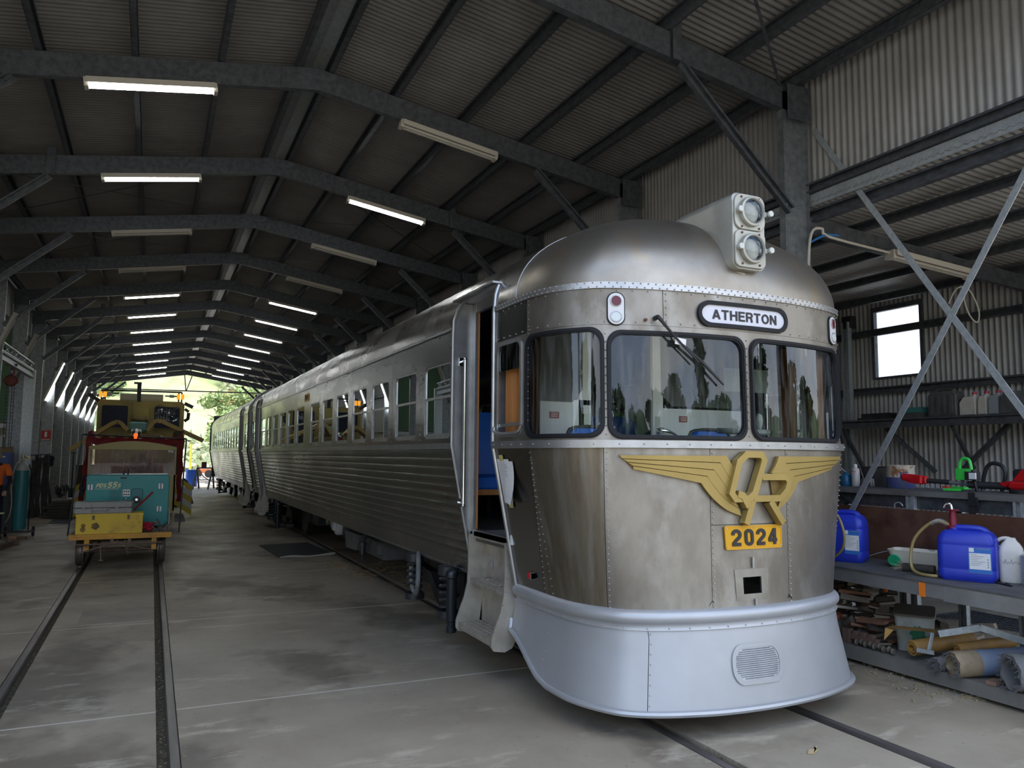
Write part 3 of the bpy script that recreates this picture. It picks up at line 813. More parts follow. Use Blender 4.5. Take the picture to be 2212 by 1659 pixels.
# coupler pocket frame
m = panel([(-.205, .80), (.105, .80), (.105, 1.0), (-.205, 1.0)], [hole], S, step=.05, thick=.006, off=.005)
obj('pocket_frame', m, mat('raw_steel_patch', (.30, .28, .24), (.4, .38, .33), scale=5, rough=.5, metal=.8), car)
m = MB().box(3.30, 3.58, 4.25, 4.6, .82, .93); m.box(3.0, 4.2, 4.9, 5.0, .6, 1.05)
obj('coupler_block', m, mat('rust_dark', (.12, .055, .04), (.05, .03, .025), scale=10, rough=.8), car)
m = MB(); m.cbox(S(-.04, 1.04, .012), (.012, .01, .07)); m.cbox(S(-.035, .775, .012), (.012, .012, .07)); obj('latch', m, alu, car)
# rivets
m = MB()
def riv(a, z, r=.0062, off=.003):
    p = S(a, z, off); m.sphere(p, r, n=6, m=4, sz=.8)
for i in range(86):
    a = -2.2 + i*.052
    riv(a, 2.838, off=.014); riv(a+.026, 2.812, off=.014); 
    if i % 2 == 0: riv(a, 2.790); 
    if i % 2 == 0: riv(a+.02, 2.585)
    if i % 3 == 0: riv(a, 1.80, off=.026)
    if i % 3 == 0: riv(a, .658, off=.014)
for (t, b_) in seams[1:-1]:
    for i in range(27):
        z = .77 + i*.0375
        riv(zl(t, b_, z) + .018, z, r=.0055)
for sx in (-1.032, 0.0, 1.032):
    for i in range(13): riv(sx, 1.86 + i*.054, r=.006)
for i in range(5): riv(-.62, 2.60 + i*.045, r=.006)
for sx in (-.935, 1.17, -1.75, 1.75):
    for i in range(8): riv(sx, .22+i*.058, r=.0055, off=.004)
for i in range(40):
    riv(-1.672, .79 + i*.05 if .79+i*.05 < 1.77 else 1.86+(i-20)*.05, r=.005)
obj('rivets', m, rivm, car, smooth=True, kind='stuff')
# ---- dome and roof
m = MB(); A = [-AC-(YA-.8)] + [-AC + 2*AC*i/56 for i in range(57)] + [AC+(YA-.8)]; PH = [pi/2*j/18 for j in range(19)]
m.v = [tuple(RF(a, ph)) for a in A for ph in PH]; k = len(PH)
m.f = [(i*k+j, (i+1)*k+j, (i+1)*k+j+1, i*k+j+1) for i in range(len(A)-1) for j in range(k-1)]
obj('roof_dome', m, steel_dome, car, smooth=True, ang=1.3)
PHN = 15.3*pi/180
def roof_body(ya, yb, notches, mt, parent, nm='roof'):
    ys = sorted(set([ya, yb] + [v for n in notches for v in n] + [ya + .5*i for i in range(1, int((yb-ya)/.5)+1) if ya+.5*i < yb-.1]))
    ph = [0, 5*pi/180, 10*pi/180, PHN] + [PHN + (pi-2*PHN)*i/24 for i in range(1, 24)] + [pi-PHN, pi-10*pi/180, pi-5*pi/180, pi]
    m = MB()
    for y in ys:
        for p in ph:
            s = sin(p)**.93 if 0 < p < pi-1e-6 else 0
            m.v.append((CX - CW*cos(p), y, RZ0 + RH*s))
    k = len(ph)
    for i in range(len(ys)-1):
        for j in range(k-1):
            if any(n[0] <= ys[i] < n[1] for n in notches) and (j < 3 or j >= k-4): continue
            m.f.append((i*k+j, (i+1)*k+j, (i+1)*k+j+1, i*k+j+1))
    return obj(nm, m, mt, parent, smooth=True, ang=1.2)
DY0, DY1 = 5.33, 6.20
roof_steel = mat('roof_stainless', (0.32, 0.305, 0.28), (0.25, 0.24, 0.22), scale=1.6, rough=.22, metal=.95, r2=.36, bump=.12, bscale=2.0, bstretch=(1, .7, 1))
roof_body(4.95, 21.35, [(DY0, DY1)], roof_steel, car)
m = MB().tube([(CX - 1.303*cos(p), 4.95, RZ0 + .692*(sin(p)**.93 if 0 < p < pi-1e-6 else 0)) for p in [pi*i/40 for i in range(41)]], .003, n=6)
obj('roof_seam', m, alu, car, smooth=True)

# ---- side walls
def make_window(sg, parent, yc=0.0):
    f = Sside(sg); y_a, y_b = yc, yc+.70
    fr = MB()
    w = rrect(y_a, y_b, 1.865, 2.535, .05)
    panel(shrink(w, .004), [shrink(w, -.015)], f, step=.08, thick=.016, off=-.004, mb=fr)
    panel([(y_a+.01, 2.222), (y_b-.01, 2.222), (y_b-.01, 2.245), (y_a+.01, 2.245)], [], f, step=.3, thick=.012, off=-.004, mb=fr)
    panel([(y_a+.02, 1.875), (y_b-.02, 1.875), (y_b-.02, 1.91), (y_a+.02, 1.91)], [], f, step=.3, thick=.012, off=-.010, mb=fr)
    fr.bar(f(y_b-.04, 1.88, -.02), f(y_b-.04, 2.24, -.02), .012, .02)
    return fr
def side(parent, sg, ya, yb, wins, mt_w=None):
    f = Sside(sg)
    hs = [rrect(y, y+.70, 1.865, 2.535, .05) for y in wins]
    # split upper sheet into plates between windows every few bays
    cuts_ = [ya]
    ws = sorted(wins)
    for i in range(2, len(ws), 3): cuts_.append((ws[i-1]+.70+ws[i])/2)
    cuts_.append(yb)
    for c0, c1 in zip(cuts_, cuts_[1:]):
        hh = [h for h in hs if c0 < h[0][0] < c1]
        obj('side_sheet', panel([(c0+.002, 1.82), (c1-.002, 1.82), (c1-.002, 2.83), (c0+.002, 2.83)], hh, f, step=.09, thick=.008, grid=(.3, .3)), steel_side, parent, smooth=True)
    ribs = 12
    for r in range(ribs):
        zt = 1.772 - r*.079; m = MB()
        PRF = [(0, .001), (.07, .004), (.3, .0062), (.65, .0065), (.93, .004), (1.0, .001)]
        for y in (ya, yb):
            for t, o in PRF: m.v.append(tuple(f(y, zt - t*.079, o)))
        k = len(PRF); m.f = [(j, j+1, k+j+1, k+j) if sg > 0 else (j, k+j, k+j+1, j+1) for j in range(k-1)]
        obj('fluted_strip', m, steel_flute, parent, smooth=True, ang=1.0)
    obj('lower_sheet', panel([(ya, .70), (yb, .70), (yb, .824), (ya, .824)], [], f, step=.5, thick=.01), steel_flute, parent)
    obj('belt_rail', panel([(ya, 1.776), (yb, 1.776), (yb, 1.824), (ya, 1.824)], [], f, step=1, thick=.02, off=.02), alu, parent)
    obj('gutter_band', panel([(ya, 2.80), (yb, 2.80), (yb, 2.822), (ya, 2.822)], [], f, step=1, thick=.01, off=.010), alu, parent)
    obj('inner_skin', panel([(ya, .70), (yb, .70), (yb, 1.83), (ya, 1.83)], [], f, step=.8, thick=.004, off=-.02), dark, parent)
WINS = [6.27 + .97*i for i in range(7)] + [13.42 + .99*i for i in range(6)]
protow = {}
def add_windows(parent, sg, wins):
    for y in wins:
        key = (sg, parent.name)
        if key not in protow:
            o = obj('saloon_window', make_window(sg, parent, y), alu, parent, smooth=False)
            f = Sside(sg)
            obj('pane', panel([(y+.01, 1.885), (y+.69, 1.885), (y+.69, 2.232), (y+.01, 2.232)], [], f, step=.4, thick=0, off=-.016), carglass, o)
            obj('pane', panel([(y+.01, 2.235), (y+.69, 2.235), (y+.69, 2.53), (y+.01, 2.53)], [], f, step=.4, thick=0, off=-.011), carglass, o)
            protow[key] = (o, y)
        else:
            o, yy = protow[key]; dup(o, loc=(0, y-yy, 0))
D1 = (19.40, 20.05)
for sg in (-1, 1):
    ya = DY1
    if sg > 0: 
        side(car, sg, 5.33, 6.20, [])
    side(car, sg, ya, D1[0], WINS)
    side(car, sg, D1[1], 21.3, [20.25])
    add_windows(car, sg, WINS + [20.25])
# rivet rows beside the windows nearest the door
m = MB(); f = Sside(-1)
for i in range(19):
    for yy in (6.225, 7.105, 7.065, 8.06): m.sphere(f(yy, 1.86+i*.05, .002), .004, n=6, m=4)
for i in range(60): m.sphere(f(6.22+i*.06, .722, .002), .004, n=6, m=4); m.sphere(f(6.24+i*.09, 2.775, .002), .004, n=6, m=4)
obj('rivets', m, rivm, car, kind='stuff')

# ---- front door recess
def door_rim(y0_, y1_, sg, parent, r=.017):
    pts = []
    for z in [.70 + .1*i for i in range(22)]: pts.append(S(aY(y0_, sg), min(z, 2.82), .006))
    def rp(y, ph): return Vector((CX + sg*CW*cos(ph)*1.004, y, RZ0 + RH*(sin(ph)**.93 if ph > 0 else 0) + .004))
    P = PHN
    pts += [rp(y0_, P*.5), rp(y0_, P*.9), rp(y0_+.03, P), rp(y0_+.2, P), rp(y1_-.28, P), rp(y1_-.14, P*.93), rp(y1_-.05, P*.6), rp(y1_-.005, P*.2)]
    for z in [.70 + .1*i for i in range(21)][::-1]: pts.append(S(aY(y1_, sg), z, .006))
    return MB().tube(pts, r, n=8)
obj('door_rim', door_rim(DY0, DY1, -1, car), alu, car, smooth=True)
obj('roof_corner', MB().add([tuple(RFp) for RFp in [Vector((CX-CW*cos(p), 6.2, RZ0+RH*(sin(p)**.93 if p > 0 else 0))) for p in (0, PHN*.35, PHN*.7, PHN)] + [Vector((CX-CW*cos(PHN), 5.92, RZ0+RH*sin(PHN)**.93)), Vector((CX-CW*cos(PHN*.8), 6.06, RZ0+RH*sin(PHN*.8)**.93)), Vector((CX-CW*cos(PHN*.4), 6.16, RZ0+RH*sin(PHN*.4)**.93))]], [(0, 1, 6), (1, 2, 5, 6), (2, 3, 4, 5)]), roof_steel, car)
m = MB()   # rear jamb, facing the front
prof = [(S(aY(DY1), z).x, z) for z in (.70, 1.0, 1.4, 1.8, 2.2, 2.6, 2.83)] + [(2.36, 3.03)]
inn = [(2.49, z) for x, z in prof]
m.v = [(x, DY1-.004, z) for x, z in prof] + [(x+.0, DY1-.004, z) for x, z in inn]
k = len(prof); m.f = [(i, k+i, k+i+1, i+1) for i in range(k-1)]
m.box(2.485, 2.51, 6.12, 6.21, 1.08, 3.04)
obj('door_jamb', m, alu, car)
m = MB().box(2.51, 2.525, 6.12, 6.2, 1.1, 2.98); obj('timber_trim', m, wood, car)
m = MB().box(2.30, 3.0, DY0, DY1, 3.035, 3.05); m.box(2.49, 2.53, DY0, DY1, 2.95, 3.04); obj('door_header', m, alu, car)
m = MB().prism([(S(aY(DY0), z).x+.01, z) for z in (.72, 1.2, 1.8, 2.8)] + [(2.40, 3.02), (2.56, 3.02), (2.56, .72)], DY0-.02, DY0, axis='y'); obj('door_jamb', m, alu, car)
m = MB().tube([(2.385, 6.10, 1.30), (2.385, 6.10, 2.54)], .014, n=10)
for z in (1.32, 2.52): m.cyl((2.385, 6.10, z), (2.385, 6.20, z), .010, n=8); m.cbox((2.385, 6.19, z), (.04, .012, .07)); m.sphere((2.385, 6.10, z+(.02 if z > 2 else -.02)), .018)
obj('handrail', m, chrome, car, smooth=True)
# steps
stepm = mat('step_steel', (0.58, 0.54, 0.47), (0.44, 0.40, 0.33), scale=7, rough=.5, metal=.6)
def steps(yc0, yc1, parent, mt, sg=-1):
    def X(x): return x if sg < 0 else 2*CX - x
    st = MB()
    def bx(x0, x1, y0_, y1_, z0, z1): st.box(min(X(x0), X(x1)), max(X(x0), X(x1)), y0_, y1_, z0, z1)
    bx(2.50, 2.8, yc0, yc1, 1.06, 1.085); bx(2.50, 2.512, yc0, yc1, 1.03, 1.085)
    bx(2.61, 2.62, yc0, yc1, .70, 1.06); bx(2.47, 2.62, yc0, yc1, .685, .70); bx(2.468, 2.478, yc0, yc1, .655, .703)
    bx(2.58, 2.59, yc0, yc1, .345, .69); bx(2.37, 2.59, yc0, yc1, .33, .345); bx(2.366, 2.378, yc0, yc1, .295, .349)
    o = obj('door_step', st, mt, parent)
    for y in (yc0-.018, yc1):
        pl = [(2.455, 1.06), (2.455, .80), (2.448, .66), (2.42, .54), (2.38, .44), (2.352, .36), (2.35, .30), (2.37, .27), (2.46, .255), (2.52, .28), (2.56, .35), (2.58, .5), (2.62, .7), (2.62, 1.06)]
        mm = MB().prism([(X(a), b) for a, b in pl], y, y+.018, axis='y'); obj('side_plate', mm, mt, o)
    rv = MB()
    for i in range(11):
        y = yc0+.04+(yc1-yc0-.08)*i/10
        rv.sphere((X(2.467), y, .675), .006, n=6, m=4); rv.sphere((X(2.365), y, .318), .006, n=6, m=4)
    for a, b in [(2.47, 1.0), (2.47, .9), (2.468, .8), (2.462, .7), (2.442, .6), (2.41, .5), (2.38, .41), (2.372, .33), (2.43, .28), (2.5, .30)]: rv.sphere((X(a), yc0-.02, b), .005, n=6, m=4)
    obj('rivets', rv, alu, o, kind='stuff')
    for z, x0, x1 in ((.701, 2.48, 2.61), (.346, 2.38, 2.575)):
        tr = MB()
        for i in range(16):
            for j in range(4):
                tr.cbox((X(x0+.02+(x1-x0-.04)*j/3), yc0+.03+(yc1-yc0-.06)*i/15, z+.001), (.022, .012, .003), Matrix.Rotation(.8*(1 if (i+j) % 2 else -1), 3, 'Z'))
        obj('tread_grip', tr, mt, o, kind='stuff')
    return o
s0 = steps(5.42, 6.14, car, stepm)
m = MB().cbox((2.605, 6.02, .84), (.006, .09, .11)); m.cbox((2.598, 6.02, .82), (.01, .05, .03)); obj('step_socket', m, alu, s0)
# interior
m = MB().box(2.52, 4.72, 4.95, 21.3, 1.0, 1.06); m.box(3.0, 4.3, 4.35, 4.95, 1.0, 1.06); obj('car_floor', m, mat('lino', (.10, .09, .085), rough=.5), car)
m = MB().box(2.50, 2.56, DY0, DY1-.02, 1.045, 1.095); obj('door_sill', m, alu, car)
m = MB(); m.box(2.45, 3.06, 5.27, 5.30, 1.06, 2.12); m.box(2.45, 3.13, 5.27, 5.30, 2.12, 2.16); m.box(3.02, 3.13, 5.27, 5.30, 1.06, 2.95); m.box(2.45, 3.13, 5.27, 5.30, 2.75, 3.1)
cabp = obj('cab_partition', m, cabwhite, car)
m = MB(); m.box(3.72, 4.78, 5.27, 5.30, 1.06, 2.12); m.box(3.72, 3.82, 5.27, 5.3, 2.12, 2.9); m.box(3.72, 4.78, 5.27, 5.3, 2.75, 3.1)
obj('cab_partition', m, cabwhite, car)
fgrey = mat('bulkhead_grey', (.09, .10, .10), rough=.35)
m = MB().prism([(2.45, 2.14), (2.96, 2.14), (3.05, 2.24), (3.05, 2.80), (2.45, 2.80)], 5.262, 5.268, axis='y'); obj('bulkhead_window', m, fgrey, car)
m = MB().prism([(3.80, 2.24), (3.9, 2.14), (4.6, 2.14), (4.7, 2.24), (4.7, 2.80), (3.80, 2.80)], 5.262, 5.268, axis='y'); obj('bulkhead_window', m, fgrey, car)
for (x, sgx) in ((3.075, -1), (3.76, 1)):
    m = MB(); m.box(x-.018, x+.018, 5.255, 5.27, 1.90, 2.05); m.tube([(x, 5.25, 1.94), (x, 5.21, 1.935), (x+sgx*.05, 5.20, 1.93), (x+sgx*.14, 5.20, 1.90 if sgx > 0 else 1.93)], [.012, .012, .016, .008], n=8); m.cyl((x, 5.25, 1.94), (x, 5.20, 1.94), .022, n=10)
    obj('door_handle', m, chrome, car, smooth=True)
redl = mat('red_label', (.30, .035, .03), rough=.5)
for x in (2.80, 4.02):
    m = MB().box(x-.04, x+.04, 5.262, 5.268, 2.01, 2.06); lb = obj('safety_label', m, redl, car)
    m = MB()
    for q in range(3): m.box(x-.03, x+.03, 5.2605, 5.262, 2.02+q*.013, 2.025+q*.013)
    obj('label_print', m, white, lb)
for (xa, xb_, ya_, yb_) in ((2.40, 2.50, 4.92, 4.97), (2.38, 2.47, 5.06, 5.25), (4.74, 4.80, 4.50, 4.60), (4.73, 4.80, 4.78, 4.88)):
    m = MB().box(xa, xb_, ya_, yb_, 1.80, 2.62); obj('timber_post', m, wood, car)
def seat_mb(x0, x1, y, zt=2.14):
    m = MB(); w = x1-x0
    m.cbox(((x0+x1)/2, y, (1.50+zt)/2), (w-.02, .10, zt-1.50), Matrix.Rotation(-.14, 3, 'X'), bev=.03)
    m.cbox(((x0+x1)/2, y-.26, 1.47), (w-.02, .50, .12), Matrix.Rotation(.05, 3, 'X'), bev=.03)
    return m
o = None
for i in range(13):
    for x0 in (2.50, 4.06 - .2):
        y = 7.05 + .97*i
        if o is None:
            o = obj('saloon_seat', seat_mb(x0, x0+.88, y), seat_blue, car)
            fr_ = MB(); fr_.box(x0+.03, x0+.85, y-.5, y-.06, 1.36, 1.41); obj('seat_rail', fr_, wood, o)
            lg = MB().box(x0+.1, x0+.14, y-.4, y-.1, 1.06, 1.36); obj('leg', lg, dark, o); lg = MB().box(x0+.75, x0+.79, y-.4, y-.1, 1.06, 1.36); obj('leg', lg, dark, o)
            y_s, x_s = y, x0
        else: dup(o, loc=(x0-x_s, y-y_s, 0))
for x in (2.93, 4.02):
    m = MB().cbox((x, 4.92, 1.72), (.36, .08, .40), Matrix.Rotation(-.1, 3, 'X'), bev=.03); s = obj('driver_seat', m, seat_blue, car)
    m = MB().tube([(x-.2, 4.915, 1.5), (x-.2, 4.93, 1.84), (x-.14, 4.935, 1.925), (x+.14, 4.935, 1.925), (x+.2, 4.93, 1.84), (x+.2, 4.915, 1.5)], .016, n=8); m.cyl((x, 4.9, 1.06), (x, 4.9, 1.5), .03, n=10); obj('seat_frame', m, dark, s, smooth=True)
desk = mat('console_green', (.16, .20, .19), rough=.5)
m = MB().box(2.95, 4.3, 4.30, 4.50, 1.3, 1.76); obj('control_desk', m, desk, car)
m = MB().tube([(4.02+.19*cos(t*pi/8), 4.55+.16*sin(t*pi/8), 1.915+.01*sin(t*pi/8)) for t in range(16)], .022, n=8, closed=True)
m.tube([(3.84, 4.55, 1.91), (4.02, 4.55, 1.90), (4.2, 4.55, 1.91)], .012); m.cyl((4.02, 4.55, 1.3), (4.02, 4.55, 1.91), .018, n=8)
m.lathe([(.012, 1.93), (.018, 1.95), (.025, 1.98), (.026, 2.01), (.018, 2.04), (.004, 2.05)], (4.14, 4.50, 0), n=10)
obj('brake_wheel', m, mat('control_grey', (.42, .46, .44), rough=.35), car, smooth=True)
m = MB().cbox((4.28, 4.36, 1.845), (.06, .01, .035)); m.cbox((3.43, 4.30, 1.845), (.06, .01, .03)); obj('note_card', m, white, car)
m = MB().box(4.15, 4.72, 4.9, 4.95, 2.25, 2.44); obj('cab_cabinet', m, desk, car)
# ---- fittings on the front
for sx in (-.962, .962):
    w = rrect(sx-.052, sx+.052, 2.566, 2.770, .05, 8)
    o = obj('marker_lamp', panel(w, [], S, step=.02, thick=.016, off=.016), mat('lamp_plate_white', (.68, .69, .70), rough=.4), car, smooth=True, ang=.9)
    obj('lamp_gasket', panel(shrink(w, .007), [w], S, step=.02, thick=.012, off=.011), gask, o)
    for z, mt in ((2.718, mat('red_lens', (.12, .008, .02), rough=.15)), (2.615, mat('white_lens', (.62, .68, .70), rough=.12))):
        d = [(sx+.034*cos(t*pi/10), z+.034*sin(t*pi/10)) for t in range(20)]
        mm = panel(d, [], S, step=.02, thick=.012, off=.021); obj('lens', mm, mt, o, smooth=True)
        mm = MB().tube([S(a, b, .02) for a, b in d], .0035, n=6, closed=True); obj('lens_ring', mm, alu, o)
sg_o = rrect(-.395, .375, 2.582, 2.757, .0865, 9)
o = obj('destination_sign', panel(sg_o, [shrink(sg_o, -.026)], S, step=.03, thick=.03, off=.022), gask, car, smooth=True, ang=.9)
signw = mat('sign_white', (.66, .67, .74), rough=.35)
obj('sign_face', panel(shrink(sg_o, -.022), [], S, step=.04, thick=.004, off=.010), signw, o)
def on_front(tm, a0, z0, off):  # wrap a flat XY text onto the body
    return MB().add([tuple(S(a0+v[0], z0+v[1], off+v[2])) for v in tm.v], tm.f)
tm = text_mesh('ATHERTON', .066, .002, squeeze=.95, sw=.19, gap=.12); w = max(v[0] for v in tm.v)-min(v[0] for v in tm.v)
tm.v = [(v[0]*.556/w, v[1], v[2]) for v in tm.v]
obj('sign_lettering', on_front(tm, -.006, 2.668, .0125), ink, o)
pl_o = rrect(-.268, .242, 1.130, 1.273, .012, 3)
o = obj('number_plate', panel(pl_o, [], S, step=.03, thick=.010, off=.014), yel, car)
rim = panel(shrink(pl_o, .004), [shrink(pl_o, -.005)], S, step=.03, thick=.012, off=.017); obj('plate_rim', rim, yel, o)
tm = text_mesh('2024', .104, .006, sw=.20, gap=.20); w = max(v[0] for v in tm.v)-min(v[0] for v in tm.v)
tm.v = [(v[0]*.415/w, v[1], v[2]) for v in tm.v]
obj('plate_digits', on_front(tm, -.010, 1.202, .0175), ink, o)
m = MB()
for a in (-.255, -.013, .229):
    for z in (1.143, 1.260): m.sphere(S(a, z, .015), .004, n=6, m=4)
obj('plate_screw', m, chrome, o)
# winged emblem
em = root('emblem', (0, 0, 0)); em.parent = car
def lay(poly, off, th): return panel(poly, [], S, step=.03, thick=th, off=off, grid=(.05, .05))
def cv(pts, n=5):   # smooth through points
    out = []
    for i in range(len(pts)-1):
        p = [pts[max(0, i-1)], pts[i], pts[i+1], pts[min(len(pts)-1, i+2)]]
        for j in range(n):
            t = j/n
            out.append(tuple(0.5*((2*p[1][d]) + (-p[0][d]+p[2][d])*t + (2*p[0][d]-5*p[1][d]+4*p[2][d]-p[3][d])*t*t + (-p[0][d]+3*p[1][d]-3*p[2][d]+p[3][d])*t**3) for d in (0, 1)))
    return out + [pts[-1]]
CL = [[(-.964, 1.729), (-.223, 1.728), (-.190, 1.681), (-.165, 1.64)],
      [(-.946, 1.708), (-.275, 1.685), (-.252, 1.65), (-.225, 1.609), (-.195, 1.575)],
      [(-.917, 1.686), (-.327, 1.639), (-.295, 1.6), (-.26, 1.552), (-.215, 1.50)],
      [(-.888, 1.663), (-.381, 1.598), (-.345, 1.545), (-.291, 1.484), (-.225, 1.43), (-.150, 1.392)],
      [(-.888, 1.641), (-.430, 1.553), (-.392, 1.5), (-.334, 1.44), (-.243, 1.378), (-.127, 1.339)]]
CR = [[(.972, 1.732), (.224, 1.728), (.208, 1.69), (.18, 1.65), (.150, 1.616)],
      [(.966, 1.709), (.294, 1.683), (.270, 1.65), (.247, 1.615), (.225, 1.60)],
      [(.897, 1.680), (.332, 1.639), (.320, 1.62), (.302, 1.590), (.270, 1.54)],
      [(.835, 1.654), (.373, 1.595), (.345, 1.55), (.311, 1.516), (.25, 1.46)],
      [(.833, 1.640), (.417, 1.555), (.385, 1.51), (.343, 1.461), (.27, 1.405), (.19, 1.365)]]
gold_d = mat('gold_shade', (0.20, 0.13, 0.035), rough=.5, metal=.3)  # darker copy of the gold puts shade into the gaps between feathers
for C_ in (CL, CR):
    sgn = -1 if C_ is CL else 1
    cs = [[c[0]] + cv(c[1:], 4) for c in C_]
    for i in range(4):
        up_ = [(p[0] - sgn*.003*(j > 0)*(i > 0), p[1] - (.0045 if i else 0)) for j, p in enumerate(cs[i])]
        dn = cs[i+1]
        if i == 3: tip = []
        poly = up_ + dn[::-1]
        # square the stepped feather tip
        tip = (dn[0][0] + sgn*.012, dn[0][1] + .008)
        poly = poly + [tip] if abs(tip[0]) < abs(up_[0][0]) else poly
        obj('wing_feather', lay(poly, .032 - i*.002, .030), gold, em)
    base = [(p[0]*.995, p[1]) for p in cs[0]] + [(p[0], p[1]) for p in cs[4][::-1]]
    obj('wing_base', lay(base, .012, .012), gold_d, em)
def ribbon(pts, w, off, th, closed=False):
    # mitred flat ribbon in (a,z)
    n = len(pts); L = []; R_ = []
    for i in range(n):
        p = Vector(pts[i]); 
        pa = Vector(pts[i-1]) if (i > 0 or closed) else None; pb = Vector(pts[(i+1) % n]) if (i < n-1 or closed) else None
        d1 = (p-pa).normalized() if pa is not None else (pb-p).normalized(); d2 = (pb-p).normalized() if pb is not None else d1
        t = (d1+d2).normalized(); nn = Vector((-t.y, t.x)); k = 1/max(.5, nn.dot(Vector((-d1.y, d1.x))))
        L.append(p+nn*w/2*k); R_.append(p-nn*w/2*k)
    m = MB(); ns = n if closed else n-1
    for i in range(n):
        for q, o in ((L[i], off-th), (L[i], off), (R_[i], off), (R_[i], off-th)): m.v.append(tuple(S(q.x, q.y, o)))
    for i in range(ns):
        j = (i+1) % n
        for k in range(4): m.f.append((i*4+k, i*4+(k+1) % 4, j*4+(k+1) % 4, j*4+k))
    if not closed: m.f += [(0, 1, 2, 3)[::-1], (4*n-4, 4*n-3, 4*n-2, 4*n-1)]
    return m
Q = [(-.075, 1.738), (.045, 1.737), (.068, 1.700), (-.035, 1.482), (-.083, 1.450), (-.195, 1.450), (-.222, 1.486), (-.142, 1.690)]
m = ribbon(Q, .043, .062, .055, closed=True); obj('letter_stroke', m, gold, em)
for pts in ([(.068, 1.715), (.062, 1.690), (-.117, 1.287)], [(.042, 1.590), (.262, 1.589), (.291, 1.556), (.262, 1.497), (.2, 1.449), (-.045, 1.450)], [(.107, 1.432), (.222, 1.285)], [(-.175, 1.482), (-.135, 1.470), (-.092, 1.397)]):
    m = ribbon(pts, .042 if len(pts) > 3 else .045, .061 if pts[0][0] > .03 else .066, .055); obj('letter_stroke', m, gold, em)
# wiper
m = MB().tube([S(-.70, 2.615, .0), S(-.70, 2.615, .045), S(-.69, 2.605, .055), S(-.60, 2.50, .06), S(-.42, 2.33, .05)], [.016, .016, .013, .008, .006], n=8)
m.tube([S(-.57, 2.51, .035), S(-.53, 2.45, .035), S(-.40, 2.35, .03), S(-.32, 2.28, .03), S(-.225, 2.195, .03)], [.005, .009, .011, .010, .006], n=6)
o = obj('wiper', m, blk, car, smooth=True)
m = MB(); m.cbox(S(-.545, 2.462, .045), (.085, .004, .045), Matrix.Rotation(.12, 3, 'Y')); obj('wiper_tag', m, white, o)
m = MB().cyl(S(-.765, 2.602, 0), S(-.765, 2.602, .012), .011, n=8); obj('bolt_hole', m, mat('rust', (.16, .05, .03), rough=.8), car)
# red side marker, paper notes
m = MB(); m.cbox(S(-1.945, .873, .012), (.03, .06, .042)); o = obj('side_marker', m, mat('red_marker', (.6, .01, .01), rough=.3), car)
m = MB(); m.cbox(S(-1.925, .873, .012), (.034, .02, .046)); obj('marker_base', m, alu, o)
pm = mat('notepaper', (.80, .80, .80), rough=.8)
def paper(a0, a1, z0, z1, lift, slant=.0):
    m = MB(); nz_ = 8
    for i in range(nz_+1):
        t = i/nz_; z = z1 + (z0-z1)*t
        for q, a in enumerate((a0 + slant*t, (a0+a1)/2 + slant*t, a1 + slant*t*1.1)):
            m.v.append(tuple(S(a, z, .006 + lift*t*t*(.2+q*.5))))
    for i in range(nz_):
        for q in range(2): m.f.append((i*3+q, (i+1)*3+q, (i+1)*3+q+1, i*3+q+1))
    return m
note = obj('paper_note', paper(-2.225, -2.02, 1.375, 1.695, .03, .03), pm, org=tuple(S(-2.1, 1.55, .01)), label='handwritten white paper sheets taped beside the open front door of the railcar', cat='paper')
obj('sheet', paper(-2.18, -1.955, 1.385, 1.68, .07, .02), pm, note)
m = MB()
for i in range(22):
    z = 1.67 - i*.0125; t = (1.695-z)/.32; a = -2.205 + .03*t + random.random()*.01
    p = S(a, z, .009+.03*t*t*.4); q = S(a+.05+random.random()*.11, z, .009+.03*t*t*.8); m.bar(p, q, .001, .0022)
obj('handwriting', m, mat('ink_grey', (.25, .25, .3), rough=.8), note, kind='stuff')
for a, z in ((-2.13, 1.705), (-2.09, 1.365)):
    m = panel([(a-.035, z-.022), (a+.035, z-.02), (a+.033, z+.022), (a-.036, z+.02)], [], S, step=.05, thick=.001, off=.012); obj('tape', m, mat('masking_tape', (.55, .48, .16), rough=.6), note)
# ---- twin headlamp
hy = 4.02; hx = CX+.02; hw = .143; zb, zt = 2.995, 3.525
hl = root('headlamp_housing', (0, 0, 0)); hl.parent = car
hm = mat('headlamp_grey', (.47, .47, .42), (.38, .37, .32), scale=5, rough=.4, metal=.4, c3=(.45, .33, .2), s3=6, lo3=.62, hi3=.8)
fo = rrect(hx-hw, hx+hw, zb, zt, .055, 6)
m = MB(); n = len(fo)
for (dy, sc, dz) in ((0, .97, 0), (.008, 1.0, 0), (.25, 1.0, 0), (.55, 1.0, -.005), (1.15, .96, -.045)):
    for x, z in fo: m.v.append((hx+(x-hx)*sc, hy+dy, zb+(z-zb)*sc + (dz if z > 3.2 else 0)))
m.f = [tuple(range(n))[::-1]] + [(k*n+i, k*n+(i+1) % n, (k+1)*n+(i+1) % n, (k+1)*n+i) for k in range(4) for i in range(n)] + [tuple(range(4*n, 5*n))]
obj('housing', m, hm, hl, smooth=True, ang=.7)
